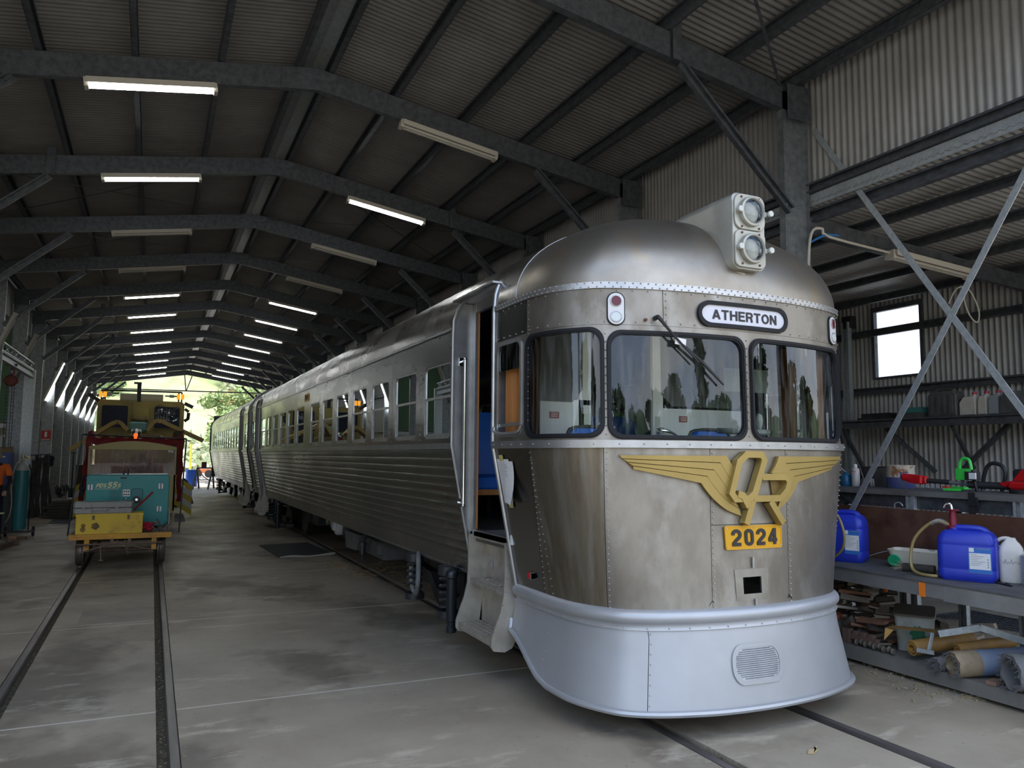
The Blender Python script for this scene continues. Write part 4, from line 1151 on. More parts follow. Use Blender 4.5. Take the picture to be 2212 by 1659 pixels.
for zc, (z0_, z1_) in ((3.392, (3.268, 3.515)), (3.135, (3.005, 3.262))):
    m = MB().prism(rrect(hx-.132, hx+.132, z0_, z1_, .045 if zc < 3.2 else .06, 5), hy-.018, hy, axis='y', bev=.004)
    fp = obj('face_plate', m, hm, hl, smooth=True, ang=.5)
    lz_ = zc
    m = MB().lathe([(.100, hy-.018), (.105, hy-.034), (.101, hy-.050), (.088, hy-.054), (.084, hy-.042)], (hx+.002, 0, lz_), axis='y', n=28, cap=False)
    obj('lamp_ring', m, hm, fp, smooth=True)
    m = MB().lathe([(.086, hy-.040), (.074, hy-.020), (.047, hy-.004), (.010, hy-.001)], (hx+.002, 0, lz_), axis='y', n=28, cap=False)
    obj('reflector', m, mat('reflector', (.8, .8, .8), (.4, .42, .46), scale=30, rough=.12, metal=1.0, bump=.4, bscale=25), fp, smooth=True)
    m = MB().lathe([(.086, hy-.042), (.060, hy-.052), (.027, hy-.058), (.001, hy-.059)], (hx+.002, 0, lz_), axis='y', n=28, cap=False)
    obj('lens', m, glass_mat('lens_glass', (.9, .93, .95), dirt=.05), fp, smooth=True)
    m = MB()
    for sx in (-.115, .15): 
        m.lathe([(.020, hy-.062), (.023, hy-.052), (.020, hy-.042)], (hx+sx, 0, lz_-.005*sx), axis='y', n=10); m.cyl((hx+sx, hy-.036, lz_), (hx+sx, hy-.01, lz_), .007, n=8); m.cbox((hx+sx*.8, hy-.02, lz_), (.04, .012, .03))
    obj('wing_nut', m, mat('nut_enamel', (.6, .62, .58), rough=.4), fp, smooth=True)
    m = MB()
    for sx in (-.075, .075):
        for dz in (-.107, .107):
            if zc > 3.2 and dz > 0: dz = .10
            m.sphere((hx+sx, hy-.02, lz_+dz), .0085, n=8, m=4)
    obj('screw', m, mat('rusty_screw', (.16, .08, .05), rough=.7), fp, smooth=True)
m = MB().tube([(hx-hw-.002, 4.95, 3.50), (hx-hw-.002, 4.65, 3.45), (hx-hw-.002, 4.45, 3.37), (hx-hw-.002, 4.28, 3.25), (hx-hw-.002, 4.15, 3.10), (hx-hw+.03, 4.09, 3.0), (hx, 4.07, 2.975)], .010, n=6)
obj('weld_bead', m, mat('weld', (.42, .38, .3), rough=.6, metal=.5), hl, smooth=True)
# ---- side number plate
f = Sside(-1)
m = panel([(13.02, 2.60), (13.36, 2.60), (13.36, 2.73), (13.02, 2.73)], [], f, step=.2, thick=.008, off=.010); o = obj('number_plate', m, yel, car)
tm = text_mesh('2024', .09, .003, sw=.17, gap=.25); w = max(v[0] for v in tm.v)
m = MB().add([tuple(f(13.19 - v[0]*.14/w, 2.665+v[1], .0125+v[2])) for v in tm.v], tm.f); obj('plate_digits', m, ink, o)

# ---- underframe and bogies
spr_m = mat('spring_black', (.05, .055, .06), rough=.35, metal=.4)
def bogie(yc, parent):
    b = root('bogie', (0, 0, 0)); b.parent = parent
    for sg in (-1, 1):
        for dy in (-1.0, 1.0):
            m = MB().lathe([(.10, -.07), (.40, -.065), (.41, 0), (.43, .02), (.43, .05), (.10, .06)], (CX+sg*.54, yc+dy, .43), axis='x', n=28); obj('wheel', m, dark, b, smooth=True)
        m = MB(); x = CX+sg*.86
        m.prism([(yc-1.25, .42), (yc-1.1, .55), (yc-.5, .50), (yc-.3, .36), (yc+.3, .36), (yc+.5, .50), (yc+1.1, .55), (yc+1.25, .42), (yc+1.0, .36), (yc+.5, .38), (yc+.3, .24), (yc-.3, .24), (yc-.5, .38), (yc-1.0, .36)], x-.05, x+.05, axis='x')
        obj('side_frame', m, dark, b)
        for dy in (-.50, .50):
            m = MB().tube([(x+sg*.22+.07*cos(t*.7), yc+dy+.07*sin(t*.7), .30+.32*t/45) for t in range(46)], .017, n=6)
            m.cyl((x+sg*.22, yc+dy, .24), (x+sg*.22, yc+dy, .30), .10, n=16); m.cyl((x+sg*.22, yc+dy, .62), (x+sg*.22, yc+dy, .70), .095, n=16)
            obj('coil_spring', m, spr_m, b, smooth=True)
        for dy in (-.72,):
            m = MB().lathe([(.02, .14), (.045, .15), (.045, .20), (.036, .21), (.036, .24), (.045, .25), (.045, .62), (.058, .63), (.058, .67), (.05, .69), (.02, .72)], (x+sg*.27-.0, yc+dy, 0), n=16); obj('damper', m, mat('damper_black', (.03, .035, .04), rough=.3, metal=.4), b, smooth=True)
            m = MB().cyl((x, yc+dy, .18), (x+sg*.27, yc+dy, .18), .022, n=8); m.cyl((x, yc+dy, .68), (x+sg*.27, yc+dy, .68), .022, n=8); m.box(min(x, x+sg*.15), max(x, x+sg*.15), yc-1.15, yc-.5, .20, .26); obj('damper_bracket', m, dark, b)
    for dy in (-1.0, 1.0): m = MB().cyl((CX-.55, yc+dy, .43), (CX+.55, yc+dy, .43), .07, n=12); obj('axle', m, dark, b, smooth=True)
    m = MB().box(CX-.8, CX+.8, yc-.2, yc+.2, .35, .75); obj('bolster', m, dark, b)
    return b
bogie(7.35, car); bogie(17.9, car)
hose = mat('hose_wrap', (.16, .16, .155), (.24, .24, .23), scale=14, rough=.7)
m = MB().tube([(2.55, 7.75, .72), (2.50, 7.62, .70), (2.47, 7.52, .60), (2.46, 7.50, .48), (2.47, 7.55, .38), (2.50, 7.68, .31), (2.50, 7.80, .36), (2.50, 7.86, .5), (2.52, 7.86, .62), (2.6, 7.8, .72)], .024, n=8)
obj('brake_hose', m, hose, car, smooth=True)
eq = mat('equipment_grey', (.16, .17, .175), (.11, .115, .12), scale=6, rough=.5, metal=.3)
m = MB().box(2.78, 3.5, 9.9, 11.6, .36, .86); m.box(2.72, 2.80, 10.0, 11.4, .42, .84); obj('engine_crate', m, eq, car)
m = MB().prism([(10.55, .62), (10.75, .40), (11.35, .38), (11.45, .62)], 2.62, 2.78, axis='x'); obj('battery_tray', m, eq, car)
m = MB().cyl((2.60, 10.3, .56), (2.60, 10.3, .40), .04, n=12); m.cyl((2.60, 10.3, .40), (2.60, 10.3, .33), .014, n=8); m.cyl((2.60, 10.3, .52), (2.60, 10.3, .55), .055, n=12); m.tube([(2.60, 10.3, .56), (2.64, 10.2, .64), (2.66, 9.7, .62), (2.7, 9.4, .7)], .02); obj('drain_trap', m, dark, car, smooth=True)
for y in (8.95, 9.2, 10.0):
    pass
drumm = mat('drum_white', (.62, .64, .66), rough=.4)
m = MB().lathe([(.02, -.02), (.15, 0), (.17, .03), (.17, .10), (.02, .10)], (2.72, 12.55, .60), axis='x', n=24); m.lathe([(.07, -.05), (.08, -.02), (.08, 0)], (2.72, 12.55, .58), axis='x', n=14); obj('air_filter_drum', m, drumm, car, smooth=True)
m = MB().lathe([(.02, 0), (.13, .01), (.13, .12), (.02, .12)], (2.78, 13.2, .62), axis='x', n=20); m.lathe([(.02, 0), (.12, .01), (.12, .12), (.02, .12)], (2.8, 13.65, .62), axis='x', n=20); obj('air_filter_drum', m, alu, car, smooth=True)
m = MB()
for y in (11.9, 14.4, 15.2): m.box(2.8, 4.4, y, y+.5, .42, .9)
m.box(2.75, 2.85, 6.3, 20.9, .72, .86); m.box(4.39, 4.49, 6.3, 20.9, .72, .86); m.box(2.7, 4.5, 4.6, 21, .88, .99)
obj('underframe', m, dark, car)
m = MB().cyl((2.95, 8.6, .62), (2.95, 16.8, .62), .03, n=8); m.cyl((2.78, 8.6, .74), (2.78, 16.8, .74), .018, n=8); obj('brake_pipe', m, dark, car)
# rear doors and steps of the front car, then the second car
mk_d = lambda par, y0_, y1_: None
def far_door(par, ya, yb):
    m = MB().box(2.50, 2.53, ya, yb, 1.0, 2.9); obj('door_leaf', m, steel_side, par)
    for q in (yb-.02, ya):
        m = MB().prism([(S(aY(q), z).x+.01, z) for z in (.72, 1.2, 1.8, 2.8)] + [(2.53, 2.9), (2.53, .72)], q, q+.02, axis='y'); obj('door_jamb', m, alu, par)
    obj('door_rim', door_rim(ya, yb, -1, par, r=.03), alu, par, smooth=True)
far_door(car, *D1)
d2 = dup(s0, loc=(0, 19.4-5.42, 0)); 
m = MB()   # end bulge pillar
for sg in (-1, 1):
    m.tube([S(aY(21.3, sg), z, .0) for z in (.72, 1.2, 1.8, 2.3, 2.8)] + [RF(aY(21.3, sg), p) for p in (.2, .5, .9, 1.3, 1.5708)], .06, n=10)
obj('end_moulding', m, alu, car, smooth=True)
m = MB().box(2.45, 4.8, 21.28, 21.33, .8, 3.3); obj('end_wall', m, steel_side, car)

car2 = root('railcar', (CX, 29, 0), 'second silver railcar coupled behind, its far end at the shed mouth', 'railcar')
D2 = (23.3, 23.9)
YE2 = 36.3
roof_body(21.65, YE2, [], roof_steel, car2)
W2S = [24.35 + .90*i for i in range(12)]
for sg in (-1, 1):
    side(car2, sg, 21.65, D2[0], [21.95]); side(car2, sg, D2[1], YE2, W2S); add_windows(car2, sg, [21.95] + W2S)
far_door(car2, *D2)
dup(s0, loc=(car.location.x-car2.location.x, 23.25-5.42+12-29, 0), parent=car2)
m = MB()
for yy in (21.62, YE2):
    m = MB().tube([S(aY(yy, -1), z, .0) for z in (.72, 1.2, 1.8, 2.3, 2.8)] + [RF(aY(yy, -1), p) for p in (.2, .5, .9, 1.3)] + [RF(aY(yy, 1), p) for p in (1.3, .9, .5, .2)] + [S(aY(yy, 1), z, .0) for z in (2.8, 2.3, 1.8, 1.2, .72)], .045, n=8)
    obj('end_moulding', m, gask, car2, smooth=True)
m = MB()
m = MB().box(2.45, 4.8, 21.66, 21.7, .8, 3.3); m.box(2.4, 4.84, YE2-.05, YE2, .7, 3.35); obj('end_wall', m, dark, car2)
bogie(24.4, car2); bogie(33.6, car2)
m = MB().box(2.7, 4.5, 22, 36, .86, .99); m.box(2.8, 4.4, 27, 29, .4, .9); m.box(2.8, 4.4, 30.2, 31.6, .45, .9); obj('underframe', m, dark, car2)
m = MB().box(2.5, 4.8, 21.3, 21.65, 1.0, 2.9); obj('gangway', m, blk, car2)
# ================================================================== left track: trolley, compressor, cab vehicle, track machine
tyel = mat('trolley_yellow', (.62, .32, .02), (.42, .19, .03), scale=4, rough=.55, c3=(.16, .08, .03), s3=5, lo3=.6, hi3=.75)
byel = mat('box_yellow', (.66, .46, .02), (.55, .36, .02), scale=3, rough=.5, c3=(.22, .13, .05), s3=2.4, lo3=.58, hi3=.75)
wheelm = mat('wheel_iron', (.12, .09, .075), (.2, .17, .15), scale=5, rough=.4, metal=.6)
rustm = mat('rusty_iron', (.10, .06, .045), (.17, .12, .09), scale=9, rough=.75)
woodg = mat('grey_timber', (.27, .23, .18), (.18, .15, .12), scale=4, rough=.85, stretch=(6, 1, 1))
tx = -.353
tr = root('rail_trolley', (tx, 14.2, 0), 'low yellow rail trolley with spoked buffers carrying the compressor', 'trolley')
m = MB().box(-1.03, .325, 12.9, 13.0, .455, .525); m.box(-1.03, .325, 12.888, 12.9, .50, .53); obj('end_beam', m, tyel, tr)
m = MB().box(-1.03, .325, 15.6, 15.7, .455, .525); obj('end_beam', m, tyel, tr)
for i in range(9):
    m = MB().box(-1.02+i*.148, -1.02+i*.148+.142, 13.0, 15.6, .49, .525); obj('deck_plank', m, woodg, tr)
for x in (-.80, .09):
    m = MB().box(x-.03, x+.03, 12.95, 15.6, .34, .46); m.box(x-.033, x+.033, 12.93, 12.95, .28, .46); obj('side_sill', m, tyel, tr)
for y in (13.47, 15.1):
    for sg in (-1, 1):
        m = MB().lathe([(.03, -.055), (.20, -.05), (.215, -.03), (.225, .03), (.25, .045), (.25, .062), (.20, .062), (.16, .035), (.06, .04), (.03, .06)][::1], (tx+sg*.56, y, .235), axis='x', n=28)
        if sg > 0: m = MB().lathe([(.03, -.06), (.06, -.04), (.16, -.035), (.20, -.062), (.25, -.062), (.25, -.045), (.225, -.03), (.215, .03), (.20, .05), (.03, .055)], (tx+sg*.56, y, .235), axis='x', n=28)
        obj('wheel', m, wheelm, tr, smooth=True, ang=.7)
    m = MB().cyl((tx-.56, y, .235), (tx+.56, y, .235), .03, n=10); obj('axle', m, rustm, tr)
m = MB().cyl((-.92, 12.86, .39), (.2, 12.86, .39), .012, n=8); m.bar((-.86, 12.84, .28), (-.38, 12.86, .43), .02, .02); m.bar((-.3, 12.85, .44), (-.25, 12.82, .24), .035, .012); m.cyl((-.62, 12.86, .39), (-.60, 12.85, .16), .009, n=6); m.cbox((-.60, 12.85, .16), (.06, .02, .015)); m.bar((-.2, 12.86, .35), (.06, 12.86, .29), .01, .014)
for x in (-.47, -.24): m.cbox((x, 12.87, .43), (.045, .03, .06))
obj('brake_rigging', m, rustm, tr)
# tool chest and hard case
c = root('tool_chest', (-.51, 13.1, .53), 'long yellow steel chest with burnt patches at the front of the trolley', 'chest')
m = MB().prism(rrect(-.955, -.075, .53, .80, .012, 2), 12.93, 13.30, axis='y', bev=.004); obj('body', m, byel, c)
m = MB().prism(rrect(-.962, -.068, .785, .825, .01, 2), 12.925, 13.31, axis='y', bev=.004); obj('lid', m, byel, c)
for x in (-.73, -.27): m = MB().box(x-.014, x+.014, 12.912, 12.925, .74, .80); obj('hasp', m, rustm, c)
m = MB()
for (x, z, r) in ((-.70, .645, .05), (-.86, .60, .035), (-.855, .655, .03)):
    d = [(x+r*cos(t*pi/8)*(1+.2*sin(t*3)), z+r*sin(t*pi/8)*(1+.15*cos(t*2))) for t in range(16)]; m.prism(d, 12.928, 12.9292, axis='y')
obj('scorch_mark', m, mat('scorch', (.23, .14, .04), (.12, .08, .03), scale=9, rough=.8), c)
case = root('hard_case', (-.6, 13.1, .83), 'grey moulded plastic equipment case lying on the yellow chest', 'case')
grp_ = mat('case_grey', (.30, .295, .28), (.24, .235, .225), scale=3, rough=.5)
for z0_, z1_ in ((.826, .905), (.91, .99)):
    m = MB()
    pr_ = [(-.975, 12.93), (-.235, 12.93), (-.215, 12.96), (-.215, 13.30), (-.235, 13.33), (-.975, 13.33), (-.995, 13.30), (-.995, 12.96)]
    m.prism(pr_, z0_, z1_, bev=.012); 
    for x0 in (-.96, -.53): m.box(x0, x0+.20, 12.905, 12.95, z0_+.008, z1_-.012)
    m.box(-.29, -.24, 12.91, 12.95, z0_+.008, z1_-.012)
    obj('shell', m, grp_, case)
m = MB(); m.box(-.74, -.56, 12.89, 12.91, .875, .892); m.box(-.75, -.735, 12.89, 12.94, .87, .90); m.box(-.565, -.55, 12.89, 12.94, .87, .90); obj('handle', m, grp_, case)
for x in (-.86, -.43): m = MB().box(x-.022, x+.022, 12.895, 12.908, .88, .93); obj('latch', m, mat('latch_grey', (.22, .21, .2), rough=.5), case)
# compressor
teal = mat('compressor_teal', (.01, .215, .215), (.015, .25, .245), scale=2, rough=.38)
tdk = mat('teal_dark', (.01, .14, .15), rough=.4)
cp = root('air_compressor', (-.31, 14.1, .53), 'teal portable air compressor with PDS55S lettering on the trolley', 'compressor')
Yc = 13.70
m = MB().prism([(-.90, .60), (-.84, .56), (.22, .56), (.28, .62), (.28, 1.345), (.26, 1.365), (-.88, 1.365), (-.90, 1.345)], Yc, Yc+1.1, axis='y', bev=.01); obj('housing', m, teal, cp)
m = MB().box(-.89, .27, Yc-.004, Yc+.02, 1.366, 1.372); obj('roof_edge', m, tdk, cp)
for (x0, x1) in ((-.845, -.392), (-.386, .155)):
    m = MB().box(x0, x1, Yc-.012, Yc+.01, .655, 1.285); d = obj('door', m, teal, cp)
for x, z in ((-.84, 1.18), (.155, 1.19), (.145, .83)):
    m = MB().prism(rrect(x-.034, x+.034, z-.042, z+.042, .012, 3), Yc-.024, Yc-.012, axis='y'); h = obj('hinge', m, galv_l, cp)
    m = MB().cyl((x, Yc-.026, z-.045), (x, Yc-.026, z+.045), .007, n=8); obj('hinge_pin', m, rustm, h)
m = MB()
for i in range(8): m.box(-.57, -.42, Yc-.020, Yc-.010, .965+i*.022, .975+i*.022)
obj('louvre', m, tdk, cp)
m = MB().box(-.385, -.285, Yc-.016, Yc-.011, 1.035, 1.14); lb = obj('warning_label', m, white, cp)
m = MB()
for i in range(2):
    for j in range(3): m.box(-.375+j*.03, -.355+j*.03, Yc-.018, Yc-.016, 1.05+i*.048, 1.075+i*.048)
obj('label_print', m, ink, lb)
m = MB().prism(rrect(-.262, -.10, .94, 1.155, .03, 4), Yc-.05, Yc-.01, axis='y', bev=.008); sc_ = obj('exhaust_scoop', m, tdk, cp)
m = MB().cyl((-.185, Yc-.085, .985), (-.185, Yc-.04, .985), .055, n=20); obj('exhaust_pipe', m, blk, sc_, smooth=True)
m = MB().cyl((-.185, Yc-.10, .985), (-.185, Yc-.08, .985), .02, n=14); obj('pipe_end', m, chrome, sc_)
m = MB().box(-.385, -.29, Yc-.018, Yc-.01, .90, 1.02); obj('lock_panel', m, tdk, cp); m = MB().cyl((-.335, Yc-.022, 1.0), (-.335, Yc-.016, 1.0), .01, n=10); obj('lock', m, chrome, cp)
m = MB().box(-.43, -.34, Yc-.012, Yc, 1.31, 1.335); obj('top_latch', m, blk, cp)
gfl = mat('letter_yellow', (.62, .62, .35), rough=.5)
x = -.775
for s, sz, dx in (('PDS', .062, .17), ('55', .085, .16), ('S', .06, .06)):
    tm = text_mesh(s, sz, .003, sw=.24, shear=.3, gap=.1, squeeze=.95); w = max(v[0] for v in tm.v)-min(v[0] for v in tm.v)
    k = dx*.92/w; tm.v = [(v[0]*k, v[1], v[2]) for v in tm.v]; obj('lettering', face_y(tm, x+dx*.46, Yc-.0145, 1.205+(sz-.062)*.35), gfl, cp); x += dx*.9
m = MB()
for i in range(16): m.box(-.775+i*.021, -.775+i*.021+.014, Yc-.014, Yc-.012, 1.148, 1.158)
obj('small_print', m, gfl, cp, kind='stuff')
m = MB()
for xx in (-.33, -.39): m.cyl((xx, Yc+.2, 1.36), (xx, Yc+.2, 1.36+(.10 if xx > -.35 else .07)), .012, n=8)
obj('exhaust_stub', m, blk, cp)
# red bar, scraps
m = MB().bar((.04, 13.55, 1.10), (-.20, 13.2, .86), .022, .022); obj('pry_bar', m, mat('bar_red', (.36, .04, .03), rough=.5), org=(-.1, 13.4, .95), label='red bar leaning diagonally against the teal compressor', cat='bar')
m = MB()
rq = random.Random(5)
for i in range(14): m.sphere((-.0+rq.uniform(-.07, .07), 13.12+rq.uniform(-.07, .07), .57+rq.uniform(0, .08)), rq.uniform(.03, .05), n=8, m=5, sz=.7)
obj('red_rag', m, mat('rag_red', (.35, .01, .03), rough=.9, bump=.8, bscale=14), org=(0, 13.1, .53), smooth=True, label='crumpled red rag on the trolley deck beside the chest', cat='rag')
m = MB()
for i in range(9):
    a = Vector((.08+rq.random()*.18, 13.05+rq.random()*.25, .545)); b = a + Vector((rq.uniform(-.12, .12), rq.uniform(-.1, .1), rq.uniform(.04, .16))); m.bar(a, b, .02, .012)
obj('scrap_metal', m, mat('scrap_grey', (.32, .31, .29), (.2, .15, .12), scale=12, rough=.6, metal=.4), org=(.15, 13.1, .53), label='small heap of grey metal scraps at the trolley corner', cat='scrap', kind='stuff')
m = MB(); m.bar((.29, 13.2, .55), (.29, 13.5, .80), .01, .16); obj('leaning_plate', m, galv_l, org=(.29, 13.4, .6), label='grey sheet offcut standing on the right trolley edge', cat='plate')
# rail vehicle 46 with windscreen
cy_ = mat('cab_yellow', (.50, .42, .16), (.44, .36, .13), scale=2, rough=.5)
redc = mat('red_tarp', (.24, .012, .02), (.17, .01, .015), scale=3, rough=.55, bump=.5, bscale=5)
v = root('rail_buggy', (-.35, 18.6, 0), 'yellow rail buggy with wide clear windscreen numbered 46 and red tarpaulin', 'rail vehicle')
Yv = 18.3; k = Yv/14.9
def vz(z): return 1.72+(z-1.72)*k
x0, x1 = -.97*k, .395*k
top = [(x0, vz(1.82))] + [(x0+(x1-x0)*i/12, vz(1.82)+.12*sin(pi*i/12)) for i in range(1, 12)] + [(x1, vz(1.82))]
m = MB().prism(top + [(x1, vz(1.77)), (x0, vz(1.77))], Yv-.03, Yv+.03, axis='y'); obj('windscreen_header', m, cy_, v)
m = MB().prism(top + [(x1, vz(1.80)), (x0, vz(1.80))], Yv+.03, Yv+1.6, axis='y'); obj('roof', m, cy_, v)
m = MB()
for a in (x0, x1-.035): m.box(a, a+.035, Yv-.03, Yv+.03, .5, vz(1.78))
m.box(x0, x1, Yv-.03, Yv+.03, vz(1.31), vz(1.335)); obj('windscreen_frame', m, cy_, v)
m = MB().box(x0+.03, x1-.03, Yv-.006, Yv, vz(1.335), vz(1.77)); obj('windscreen', m, glass_mat('perspex', (.88, .76, .74), dirt=.50, flat=.16, ior=1.35, dcol=(.62, .50, .48)), v)
m = MB().box(x0, x1, Yv-.03, Yv+.03, .5, vz(1.31)); m.box(x1-.04, x1, Yv, Yv+1.6, .5, vz(1.3)); m.box(x0, x0+.04, Yv, Yv+1.6, .5, vz(1.3)); m.box(x0, x1, Yv, Yv+1.6, .45, .55); obj('body', m, cy_, v)
tm = text_mesh('46', .075, .003, sw=.2); obj('number', face_y(tm, x1-.115, Yv-.012, vz(1.755)), white, v)
m = MB().cyl((x0+.55, Yv+.5, vz(1.25)), (x0+.55, Yv+.45, vz(1.3)), .02); m.tube([(x0+.55+.24*cos(t*pi/8), Yv+.45-.05*sin(t*pi/8), vz(1.42)+.15*sin(t*pi/8)) for t in range(16)], .016, n=6, closed=True); obj('steering_wheel', m, mat('wheel_grey', (.4, .38, .36), rough=.5), v, smooth=True)
for xx in (-.75, .0):
    m = MB().cbox((xx, Yv+1.0, vz(1.35)), (.55, .14, .6), Matrix.Rotation(-.1, 3, 'X'), bev=.05); obj('seat_back', m, mat('seat_tan', (.40, .24, .17), rough=.6), v)
m = MB().lathe([(.02, -.03), (.17, -.02), (.2, .02), (.17, .05), (.02, .06)], (-.25, Yv+.6, vz(1.55)), axis='y', n=20); obj('spare_disc', m, mat('disc_brown', (.14, .09, .09), rough=.6), v, smooth=True)
m = MB().cyl((-.33, Yv, vz(1.96)), (-.33, Yv, vz(2.0)), .03, n=10); m.sphere((-.33, Yv, vz(2.02)), .045); obj('beacon', m, mat('beacon_orange', (.85, .12, .02), rough=.3, emis=.6), v, smooth=True)
for sg in (-1, 1):
    for yy in (18.6, 19.6): m = MB().lathe([(.03, -.05), (.22, -.05), (.25, .05), (.03, .05)], (tx+sg*.56, yy, .25), axis='x', n=20); obj('wheel', m, wheelm, v, smooth=True)
# tarpaulin on a pipe frame round the buggy
kf = 18.8/15.6
t_ = root('tarpaulin', (-.35, 18.9, 0), 'red tarpaulin bunched over the frame behind the windscreen', 'tarpaulin')
m = MB(); n = 26
X0, X1 = -1.03*kf, .52*kf
for i in range(n+1):
    u = i/n; xx = X0 + (X1-X0)*u; zt_ = 2.05+.04*sin(i*1.7)+(.10 if i in (0, 1, n-1, n) else 0)
    for j, (dy, dz) in enumerate(((-.02, -.22-.06*sin(i*2.1)), (-.05, -.1), (0, 0), (.25, .02*sin(i)), (.7, .0))): m.v.append((xx, 18.62+dy, zt_+dz))
m.f = [(i*5+j, (i+1)*5+j, (i+1)*5+j+1, i*5+j+1) for i in range(n) for j in range(4)]
obj('top_fold', m, redc, t_, smooth=True)
for xx, sg in ((X0, -1), (X1, 1)):
    m = MB()
    for i in range(13):
        z = 2.1 - i*.12
        for j in range(3): m.v.append((xx + sg*(.02*sin(i*1.3)+.06*(1-i/12)*0) - sg*j*.05 - (.10*i/12 if sg < 0 else -.0*i), 18.55+.03*cos(i)+.02*j, z))
    m.f = [(i*3+j, i*3+j+1, (i+1)*3+j+1, (i+1)*3+j) for i in range(12) for j in range(2)]
    obj('side_drape', m, redc, t_, smooth=True)
fr = root('pipe_frame', (-.35, 18.5, 0), 'thin dark pipe frame standing in front of the red tarpaulin', 'frame')
m = MB().cyl((-1.12*kf*.98, 18.4, vz(2.02)), (.56*kf, 18.4, vz(1.97)), .016, n=8); obj('top_bar', m, dark, fr)
for a, b in (((-1.12*kf*.98, 18.4, vz(2.02)), (-1.23*kf, 18.3, .02)), ((.56*kf, 18.4, vz(1.97)), (.50*kf, 18.3, .02))):
    m = MB().cyl(a, b, .016, n=8); obj('leg', m, galv, fr)
m = MB().tube([(-1.27, 18.35, 1.25), (-1.30, 18.35, 1.0), (-1.27, 18.35, .8)], .03, n=8); m.cyl((-1.33, 18.3, .98), (-1.16, 18.3, .98), .02, n=8); obj('mirror_arm', m, dark, fr)
# big track machine
kl = 25/18.0
def lx(x): return x*kl
def lz_(z): return 1.72+(z-1.72)*kl
ly = mat('machine_yellow', (.34, .27, .08), (.27, .21, .06), scale=1.5, rough=.6, c3=(.14, .10, .04), s3=2, lo3=.6, hi3=.8)
L = root('track_machine', (-.35, 27, 0), 'tall dull yellow track machine with twin cab windows, exhaust and roof rails', 'track machine')
m = MB().prism(rrect(lx(-1.06), lx(.59), .9, lz_(2.81), .12, 4), 25.0, 29.5, axis='y'); obj('cab', m, ly, L)
navy = mat('cab_window_dark', (.012, .015, .032), rough=.35, spec=.15)
for i, (a, b) in enumerate(((-.97, -.49), (.01, .50))):
    o = obj('window', MB().prism(rrect(lx(a)-.03, lx(b)+.03, lz_(2.24)-.03, lz_(2.69)+.03, .06, 4), 24.96, 25.0, axis='y'), ly, L)
    obj('pane', MB().prism(rrect(lx(a), lx(b), lz_(2.24), lz_(2.69), .05, 4), 24.945, 24.96, axis='y'), navy, o)
    m = MB().bar((lx(a)+.05, 24.93, lz_(2.52)), (lx(a)+.36, 24.93, lz_(2.70)), .012, .012); obj('wiper', m, blk, o)
m = MB()
for i in range(8):
    for j in range(8): m.v.append((lx(.03)+.6*i/7, 24.9-.03*sin(i*2+j)-.02*cos(j*1.7), lz_(2.70)-.42*j/7+.05*sin(i)))
m.f = [(i*8+j, (i+1)*8+j, (i+1)*8+j+1, i*8+j+1) for i in range(7) for j in range(7)]
obj('plastic_sheet', m, glass_mat('plastic_film', (.6, .6, .65), dirt=.5, rough=.2, ior=1.6), L, smooth=True)
m = MB().box(lx(-.39), lx(-.09), 24.75, 25.0, lz_(2.40), lz_(2.77)); obj('duct_box', m, ly, L)
m = MB().lathe([(.02, 0), (.17, 0), (.19, .05), (.17, .12), (.02, .12)], (lx(-.27), 24.6, lz_(2.38)), n=18); obj('filter_cap', m, mat('cap_tan', (.25, .2, .1), rough=.6), L, smooth=True)
m = MB().cbox((lx(-.28), 24.5, lz_(2.25)), (.48, .3, .28), bev=.05); obj('teal_tank', m, mat('tank_teal', (.12, .28, .27), rough=.5), L)
m = MB().cyl((lx(-.30), 24.9, lz_(2.76)), (lx(-.30), 24.9, lz_(3.15)), .055, n=14); m.cbox((lx(-.33), 24.9, lz_(3.17)), (.2, .14, .05)); obj('exhaust_stack', m, dark, L, smooth=True)
m = MB().cyl((lx(-1.0), 25.1, lz_(3.01)), (lx(.53), 25.1, lz_(3.02)), .025, n=8); 
for xx in (-1.0, -.93, .47, .53): m.cyl((lx(xx), 25.1, lz_(2.8)), (lx(xx), 25.1, lz_(3.02)), .02, n=8)
m.cyl((lx(-.9), 25.1, lz_(2.95)), (lx(-.68), 25.1, lz_(2.95)), .02, n=8); m.cyl((lx(.2), 25.1, lz_(2.93)), (lx(.45), 25.1, lz_(2.93)), .02, n=8)
obj('roof_rail', m, dark, L)
m = MB().box(lx(-.67), lx(.17), 25.6, 27.2, lz_(2.81), lz_(2.98)); obj('roof_unit', m, mat('unit_cream', (.40, .38, .28), rough=.6), L)
amb = mat('amber_lamp', (.85, .32, .02), rough=.3, emis=.5)
for xx in (-1.01, -.93, .46, .545): m = MB().cyl((lx(xx), 24.95, lz_(2.86)), (lx(xx), 24.95, lz_(2.97)), .045, n=12); obj('amber_beacon', m, amb, L, smooth=True)
m = MB().cbox((lx(-.85), 24.95, lz_(2.92)), (.12, .08, .11)); m.cbox((lx(.33), 24.95, lz_(2.92)), (.12, .08, .08)); obj('flood_lamp', m, mat('lamp_grey', (.35, .35, .33), rough=.4), L)
m = MB().cyl((lx(-1.18), 24.9, lz_(2.88)), (lx(-1.18), 25.2, lz_(2.88)), .07, n=16); m.bar((lx(-1.18), 25.0, lz_(2.88)), (lx(-1.0), 25.1, lz_(2.75)), .03, .1); obj('horn', m, dark, L, smooth=True)
